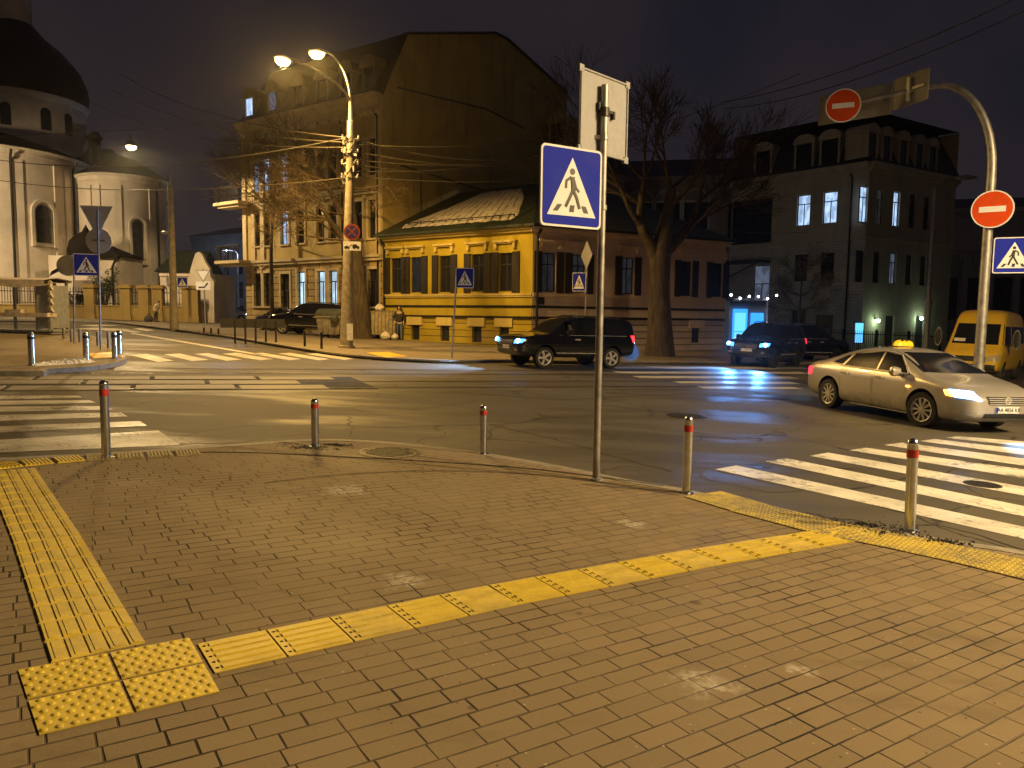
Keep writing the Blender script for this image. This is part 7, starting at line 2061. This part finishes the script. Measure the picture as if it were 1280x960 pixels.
def standing_person(name, label, loc, rz, h=1.78, top='jacket', legs='jeans', hood=True, lean=0.0, arms='pocket'):
    o = thing(name, label, 'person', loc, rz); s = h / 1.78
    V = lambda x, y, z: ((x * s, (y - lean * max(0, z - .95)) * s, z * s))
    J = [(V(0, 0, .98), .13 * s, .11 * s), (V(0, .01, 1.15), .13 * s, .10 * s), (V(0, .0, 1.38), .15 * s, .10 * s), (V(0, 0, 1.50), .07 * s), (V(0, -.02, 1.58), .058 * s), (V(0, -.03, 1.67), .092 * s, .10 * s), (V(0, -.03, 1.76), .06 * s)]
    E = [(0, 1), (1, 2), (2, 3), (3, 4), (4, 5), (5, 6)]
    def chain(a, js):
        for j in js: J.append(j); E.append((a, len(J) - 1)); a = len(J) - 1
        return a
    for sx in (-1, 1):
        chain(0, [(V(sx * .10, 0, .88), .092 * s), (V(sx * .11, -.01, .50), .062 * s), (V(sx * .115, .02, .10), .045 * s), (V(sx * .125, -.10, .04), .04 * s), (V(sx * .13, -.16, .03), .03 * s)])
        if arms == 'pocket': w_ = chain(2, [(V(sx * .20, 0, 1.42), .062 * s), (V(sx * .29, .04, 1.14), .046 * s), (V(sx * .22, -.12, .97), .035 * s)])
        else: w_ = chain(2, [(V(sx * .20, 0, 1.42), .062 * s), (V(sx * .25, .0, 1.12), .046 * s), (V(sx * .25, -.12, .86), .033 * s)])
        wp = Vector(J[w_][0])
        for f, (fx, ln) in enumerate(((-.022, .075), (-.008, .085), (.008, .08), (.022, .065))):
            chain(w_, [((wp.x + fx * s, wp.y - .03 * s, wp.z - .06 * s), .011 * s), ((wp.x + fx * s, wp.y - .035 * s, wp.z - (.06 + ln) * s), .008 * s)])
        chain(w_, [((wp.x - sx * .035 * s, wp.y - .04 * s, wp.z - .05 * s), .012 * s)])
    b = skin_mesh('body', J, E, M['skin'], o)
    # clothes
    J2 = [(V(0, .0, .86), .175 * s, .14 * s), (V(0, .01, 1.1), .17 * s, .135 * s), (V(0, 0, 1.38), .175 * s, .13 * s), (V(0, 0, 1.5), .09 * s)]; E2 = [(0, 1), (1, 2), (2, 3)]
    for sx in (-1, 1):
        a = 2
        for j in ([(V(sx * .20, 0, 1.42), .085 * s), (V(sx * .295, .04, 1.14), .07 * s), (V(sx * .23, -.11, .985), .055 * s)] if arms == 'pocket' else [(V(sx * .20, 0, 1.42), .085 * s), (V(sx * .255, 0, 1.12), .068 * s), (V(sx * .25, -.11, .90), .05 * s)]):
            J2.append(j); E2.append((a, len(J2) - 1)); a = len(J2) - 1
    skin_mesh('jacket', J2, E2, M[top], o)
    J3 = [(V(0, 0, .95), .14 * s, .125 * s)]; E3 = []
    for sx in (-1, 1):
        a = 0
        for j in [(V(sx * .10, 0, .84), .105 * s), (V(sx * .112, -.01, .50), .082 * s), (V(sx * .116, .02, .09), .062 * s)]:
            J3.append(j); E3.append((a, len(J3) - 1)); a = len(J3) - 1
    skin_mesh('trousers', J3, E3, M[legs], o)
    g = Geo()
    for sx in (-1, 1):
        c = Vector(V(sx * .122, -.05, .05)); g.lathe([(0, -.05), (.05, -.045), (.055, .0), (.045, .05), (0, .055)], 10, Matrix.Translation(c) @ Matrix.Diagonal((1, 2.5, 1, 1)))
    g.build('shoes', M['black_trim'], o, smooth=True)
    hc = Vector(V(0, -.03, 1.67))
    if hood:
        g = Geo(); rows = []
        for k in range(9):
            a = R(35) + (2 * PI - R(70)) * k / 8 - PI / 2
            rows.append([hc + Vector((math.cos(a) * .14 * s * math.sin(PI * (j / 7) * .92 + .12), math.sin(a) * .15 * s * math.sin(PI * (j / 7) * .92 + .12) + .02, .155 * s * math.cos(PI * (j / 7) * .92 + .02) + .01)) for j in range(8)])
        g.grid(rows); g.build('hood', M[top], o, smooth=True)
    else: hair_head(o, hc, .105 * s, M['sign_black'])
    g = Geo()                   # face: eyes, nose, mouth
    for sx in (-1, 1): g.lathe([(0, -.008), (.011, 0), (0, .008)], 8, Matrix.Translation(hc + Vector((sx * .034 * s, -.094 * s, .015))))
    g.box(hc + Vector((0, -.092 * s, -.055)), (.045, .012, .01)); g.build('eyes_and_mouth', M['dark'], b)
    g = Geo(); g.add([hc + Vector(q_) for q_ in ((-.012, -.088 * s, .015), (.012, -.088 * s, .015), (.018, -.086 * s, -.028), (-.018, -.086 * s, -.028), (0, -.118 * s, -.026))], [(0, 1, 4), (1, 2, 4), (2, 3, 4), (3, 0, 4)]); g.build('nose', M['skin'], b)
    return o
pp = W(499, 425, 43.0); pp.z = gz(pp.x, 43.0) + .12
standing_person('person', 'person in a dark hooded jacket and blue jeans standing by the yellow wall', pp, .15, 1.88)
pp = W(195, 402, 58.6); pp.z = gz(pp.x, 58.6) + .12
standing_person('person', 'person in a pale coat bending forward by the church fence', pp, R(70), 1.62, 'coat_light', 'jacket', False, .45, 'down')
pb_ = W(186, 403, 58.2); pb_.z = gz(pb_.x, 58.2) + .12
o = thing('dark_bag', 'dark bag on the ground beside the bending person', 'bag', pb_); g = Geo(); rows = [[(r_ * math.cos(a), .6 * r_ * math.sin(a), z_) for a in [2 * PI * k / 12 for k in range(12)]] for r_, z_ in ((.25, 0), (.38, .12), (.34, .32), (.16, .48), (.08, .5))]; g.grid(rows, None, True); g.build('sack', M['jacket'], o, smooth=True)
g = Geo(); g.tube([(-.1, 0, .48), (-.05, 0, .66), (.05, 0, .66), (.1, 0, .48)], .015, 5); g.build('strap', M['black_trim'], o)
# driver of the black off-road car
o = thing('person', 'driver in dark clothes sitting behind the wheel of the black off-road car', 'person', (0, 0, 0))
o.matrix_world = Matrix.Identity(4)
dm = SV.root.location.copy(); rzm = Matrix.Rotation(suv_hd, 3, 'Z'); dl = rzm @ Vector((.12, .40, .78)); o.location = dm + dl; o.rotation_euler = (0, 0, suv_hd + PI / 2)
J = [((0, 0, 0), .15, .12), ((0, .06, .25), .14, .11), ((0, .08, .50), .16, .10), ((0, .05, .61), .06), ((0, .03, .68), .055), ((0, .01, .76), .085, .10), ((0, .01, .85), .06)]; E = [(0, 1), (1, 2), (2, 3), (3, 4), (4, 5), (5, 6)]
for sx in (-1, 1):
    a = 2
    for j in [((sx * .2, .06, .52), .06), ((sx * .25, -.1, .32), .05), ((sx * .16, -.34, .38), .036), ((sx * .14, -.42, .41), .03)]: J.append(j); E.append((a, len(J) - 1)); a = len(J) - 1
    a = 0
    for j in [((sx * .1, -.2, -.02), .09), ((sx * .12, -.5, .02), .07), ((sx * .12, -.62, -.3), .05)]: J.append(j); E.append((a, len(J) - 1)); a = len(J) - 1
b_ = skin_mesh('body', J, E, M['skin'], o)
skin_mesh('jacket', [((0, .01, .0), .17, .14), ((0, .06, .25), .16, .13), ((0, .08, .49), .175, .12), ((-.2, .06, .52), .075), ((-.25, -.1, .32), .065), ((-.165, -.31, .37), .05), ((.2, .06, .52), .075), ((.25, -.1, .32), .065), ((.165, -.31, .37), .05)], [(0, 1), (1, 2), (2, 3), (3, 4), (4, 5), (2, 6), (6, 7), (7, 8)], M['jacket'], o)
hair_head(o, Vector((0, .02, .77)), .10, M['sign_black'])

# ================================================================== OVERHEAD CABLES
def cable(a, b, sag, r, label, group='overhead cables', n=18):
    o = thing('overhead_cable', label, 'cable', a, 0, group); d = b - a
    g = Geo(); g.tube([d * (k / n) + Vector((0, 0, -sag * 4 * (k / n) * (1 - k / n))) for k in range(n + 1)], r, 5); g.build('wire', M['wire'], o)
Yl = LPX.y
cl = [((447, 175), (745, 178, 43), .9, 'cable sagging from the top bracket of the lamp post to the right'),
      ((447, 181), (800, 143, 46), .7, 'cable rising from the lamp post across the sign panel'),
      ((447, 190), (720, 196, 44), .55, 'cable second below the top bracket running to the tree'),
      ((447, 200), (760, 170, 47), .8, 'cable crossing under the others towards the big tree'),
      ((447, 206), (640, 214, 50), .3, 'lower cable running from the lamp post to the yellow roof'),
      ((447, 221), (700, 221, 44), .25, 'lowest level cable above the yellow house roof'),
      ((447, 214), (690, 186, 48), .45, 'cable climbing from the lower bracket past the chimney'),
      ((434, 172), (150, 92, 60), .8, 'uppermost cable running left from the lamp post under the lanterns'),
      ((434, 178), (140, 112, 60), .8, 'second cable running left from the lamp post'),
      ((434, 184), (120, 130, 60), .9, 'third cable running left from the lamp post'),
      ((434, 172), (-60, 190, 46), 1.0, 'long nearly level cable from the lamp post towards the church'),
      ((434, 222), (-60, 215, 50), .8, 'low cable from the lamp post past the concrete pole')]
for (x, y), (x2, y2, Y2), sg, lab in cl: cable(W(x, y, Yl), W(x2, y2, Y2), sg, .022, lab)
cable(W(900, 128, 46), W(1330, -30, 24), .6, .022, 'upper of two tram wires crossing the sky at the top right')
cable(W(905, 136, 46), W(1340, -14, 24), .7, .022, 'lower of two tram wires crossing the sky at the top right')
cable(W(700, 180, 47), W(1000, 92, 40), .5, .018, 'thin wire behind the big tree crown rising to the right')
hl = W(164, 183, 49)
cable(W(-80, 172, 43), W(310, 152, 52.5), .15, .02, 'span wire carrying the hanging lamp above the church street')
o = thing('hanging_lamp', 'glowing street lamp hanging on a span wire by the church', 'street lamp', hl)
g = Geo(); g.lathe([(.05, .75), (.07, .30), (.30, .22), (.36, .05), (.34, .0)], 20); g.build('housing', M['lamp_head'], o, smooth=True)
g = Geo(); g.lathe([(.30, .02), (.28, -.10), (.16, -.2), (0, -.23)], 20); g.build('glowing_lens', M['sodium_far'], o, smooth=True)
tl = W(797, 246, 47)
cable(W(640, 214, 50), W(1010, 290, 57), 1.3, .018, 'span wire carrying the unlit lantern beside the big tree')
o = thing('unlit_lantern', 'unlit street lantern hanging beside the trunk of the big tree', 'street lamp', W(797, 250, 51))
g = Geo(); g.lathe([(.04, .6), (.06, .25), (.32, .15), (.40, -.08), (.36, -.1), (0, -.12)], 18); g.build('housing', M['sign_back'], o, smooth=True)
g = Geo(); g.lathe([(0, -.35), (.10, -.3), (.13, -.12)], 12); g.build('bulb', M['lens'], o, smooth=True)

# ================================================================== EXHAUST AND LENS GHOST
def puff(px, py, Y, r, dens, name_seed, stretch=(1, 1, 1)):
    c = W(px, py, Y); rs = random.Random(name_seed)
    bm = bmesh.new(); bmesh.ops.create_icosphere(bm, subdivisions=3, radius=r)
    for v in bm.verts:
        n_ = v.co.normalized(); k = 1 + .07 * math.sin(n_.x * 5 + name_seed) * math.cos(n_.z * 6) + .04 * math.sin(n_.y * 9); v.co = Vector((v.co.x * stretch[0], v.co.y * stretch[1], v.co.z * stretch[2])) * k
    me = bpy.data.meshes.new('blue_tinted_puff'); bm.to_mesh(me); bm.free()
    n = NT('blue tinted smoke'); v = n.n('ShaderNodeVolumePrincipled'); v.inputs['Color'].default_value = (.35, .75, 1, 1); v.inputs['Anisotropy'].default_value = .2  # the blue of the headlights is put into the smoke colour
    ln_ = n.n('ShaderNodeVectorMath', operation='LENGTH'); n.t.links.new(n.coord('Object'), ln_.inputs[0])
    n.t.links.new(n.math('MULTIPLY', n.smooth(ln_.outputs['Value'], r * .25, r * .98, dens * 1.8, 0), n.smooth(n.noise(n.coord('Object'), 4, 3), .3, .6, .4, 1)), v.inputs['Density'])
    n.t.links.new(v.outputs[0], n.out.inputs[1]); me.materials.append(n.m)
    o = bpy.data.objects.new('blue_tinted_puff', me); COL.objects.link(o); o.location = c
    return o
tag(puff(788, 441, 28.6, .42, 3.2, 1, (1, 1, 1.05)), 'round blue-tinted puff shaped after a lens ghost behind the black off-road car', 'smoke', kind='stuff')  # round blue lens ghost, built as a smoke volume
tag(puff(1001, 500, 18.7, .38, .9, 2, (1.2, 1, .75)), 'faint puff of exhaust behind the silver taxi', 'smoke', kind='stuff')

# ================================================================== LIGHTS
SOD = (1.0, .59, .155)
REAR = (1.0, .71, .33)
def lamp(loc, energy, col, r=.15, spot=None, aim=None, blend=.5):
    l = bpy.data.lights.new('lamp_light', 'SPOT' if spot else 'POINT'); l.energy = energy; l.color = col; l.shadow_soft_size = r
    o = bpy.data.objects.new('lamp_light', l); COL.objects.link(o); o.location = loc
    if spot:
        l.spot_size = R(spot); l.spot_blend = blend
        d = (Vector(aim) - Vector(loc)) if aim is not None else Vector((0, 0, -1)); o.rotation_euler = d.to_track_quat('-Z', 'Y').to_euler()
    return o
for p in lanterns: lamp(p + Vector((0, 0, -.1)), E_LAMP, SOD, .16, 168, None, .35)
# the same lamp standing on this side of the crossing, behind the photographer
lp2 = copy_tree(lp); lp2.location = (15.2, 5.2, gz(15.2, 5.2) + CURB - 1.5); lp2['label'] = 'tall concrete street lamp on the near corner behind the viewpoint'
for o in [c for c in lp2.children_recursive if c.name.split('.')[0] in ('no_stopping_disc', 'blue_field', 'red_cross', 'tow_plate', 'tow_truck_symbol', 'pasted_notice')]: bpy.data.objects.remove(o)
lp3 = copy_tree(lp2); lp3.location = (-44.0, 48.5, gz(-44, 48.5) + .12); lp3['label'] = 'tall concrete street lamp added out of view to light the church walls'  # unseen post added to brighten the church, its spots turned to the walls
for p in lanterns: lamp(p + Vector(lp3.location) - LPX + Vector((0, 0, -.1)), E_CHURCH, (1.0, .72, .40), .16, 118, (p + Vector(lp3.location) - LPX + Vector((4.0, 15, -11))), .6)
dsh = Vector(lp2.location) - LPX
for p in lanterns: lamp(p + dsh + Vector((0, 0, -.1)), E_REAR, REAR, .16, 168, None, .35)
lamp(hl + Vector((0, 0, -.35)), E_FAR, (1.0, .69, .32), .12, 168, None, .15)
def head(S, x, y, z, e, col, aimz=-.35, sp=70):
    mw = Matrix.Translation(S.root.location) @ S.root.rotation_euler.to_matrix().to_4x4()
    p = mw @ Vector((x + .12, y, z)); a = mw @ Vector((x + 6, y, z + aimz)); lamp(p, e, col, .06, sp, a, .6)
for y in (-.62, .62):
    head(Tx, 2.35, y, .68, 900, (.36, .62, 1.0), -.9)
    head(SV, 2.48, y, .94, 1700, (.34, .58, 1.0), -.15, 84)
    head(S2, 2.48, y, .94, 750, (.10, .38, 1.0), -.6)
for px, py in ((1093, 401), (1147, 398)):
    s_, zz = on_wall(DC, DR, px, py); d = Vector((DR[0] - DC[0], DR[1] - DC[1])).normalized(); lamp((DC[0] + d.x * s_ + d.y * .6, DC[1] + d.y * s_ - d.x * .6, zz - .1), 22, (.7, 1.0, .72), .1)
# unseen cool lamp added to light the building closing the street
bgl = thing('added_side_lamp', 'added cool white lamp on a pole hidden behind the corner building', 'street lamp', (-33.0, 92, gz(-33, 92)))
g = Geo(); g.tube([(0, 0, 0), (0, 0, 7.6), (-.3, 0, 8), (-1.2, 0, 8.1)], .08, 8); g.build('pole', M['galv'], bgl)
g = Geo(); g.bb(-1.7, -1.1, -.12, .12, 8.02, 8.14); g.build('lantern', M['lamp_head'], bgl)
lamp((-34.4, 92, gz(-33, 92) + 7.9), 1700, (.55, .70, 1.0), .15)
lamp((sx + .2, 50.0, gz(sx, 50) + 2.9), 60, (.35, .6, 1.0), .2)
lamp((sx + 2.2, 52.5, gz(sx, 52) + 3.3), 260, (.95, .88, .68), .2)  # bare point light added to brighten the brick wall beside the shop

# ================================================================== NIGHT SKY
w = bpy.data.worlds.new('World'); SC.world = w; w.use_nodes = True
nt = w.node_tree; nt.nodes.clear()
out = nt.nodes.new('ShaderNodeOutputWorld'); bg = nt.nodes.new('ShaderNodeBackground'); nt.links.new(bg.outputs[0], out.inputs[0])
tc = nt.nodes.new('ShaderNodeTexCoord'); nz = nt.nodes.new('ShaderNodeTexNoise'); nz.inputs['Scale'].default_value = 3.2; nz.inputs['Detail'].default_value = 5
nt.links.new(tc.outputs['Generated'], nz.inputs['Vector'])
rp_ = nt.nodes.new('ShaderNodeValToRGB'); rp_.color_ramp.elements[0].position = .35; rp_.color_ramp.elements[0].color = (.0075, .0073, .0118, 1); rp_.color_ramp.elements[1].position = .68; rp_.color_ramp.elements[1].color = (.0155, .0118, .0138, 1)
nt.links.new(nz.outputs[0], rp_.inputs[0]); nt.links.new(rp_.outputs[0], bg.inputs[0]); bg.inputs[1].default_value = E_SKY

# ================================================================== CAMERA
cam = bpy.data.cameras.new('camera'); co = bpy.data.objects.new('camera', cam); COL.objects.link(co)
cam.sensor_width = 36; cam.lens = 36 * FP / 1280; cam.clip_end = 1000; cam.clip_start = .05
c, s = math.cos(ROLL), math.sin(ROLL)
X = RT * c + UP * s; Yv = -RT * s + UP * c; Z = -FWD
m = Matrix.Identity(4)
for i in range(3): m[i][0] = X[i]; m[i][1] = Yv[i]; m[i][2] = Z[i]; m[i][3] = CAM[i]
co.matrix_world = m
SC.camera = co
SC.view_settings.view_transform = 'Standard'; SC.view_settings.look = 'None'; SC.view_settings.gamma = 1; SC.view_settings.exposure = 0
SC.render.engine = 'CYCLES'
SC.cycles.use_denoising = True
SC.cycles.max_bounces = 5; SC.cycles.diffuse_bounces = 3; SC.cycles.glossy_bounces = 3; SC.cycles.transparent_max_bounces = 8; SC.cycles.volume_bounces = 1
SC.cycles.sample_clamp_indirect = 4
SC.cycles.use_light_tree = True

# ---------- thin haze added to give the lamps a lens-like glow
def haze(density, aniso, col):
    g = Geo(); g.bb(-142, 172, -42, 172, -9, 47)
    n = NT('lamp glow haze'); v = n.n('ShaderNodeVolumePrincipled'); v.inputs['Color'].default_value = (*col, 1); v.inputs['Density'].default_value = density; v.inputs['Anisotropy'].default_value = aniso
    n.t.links.new(v.outputs[0], n.out.inputs[1])
    o = g.build('haze', n.m); tag(o, kind='stuff')
haze(HAZE, HAZE_G, (.9, .9, .92))
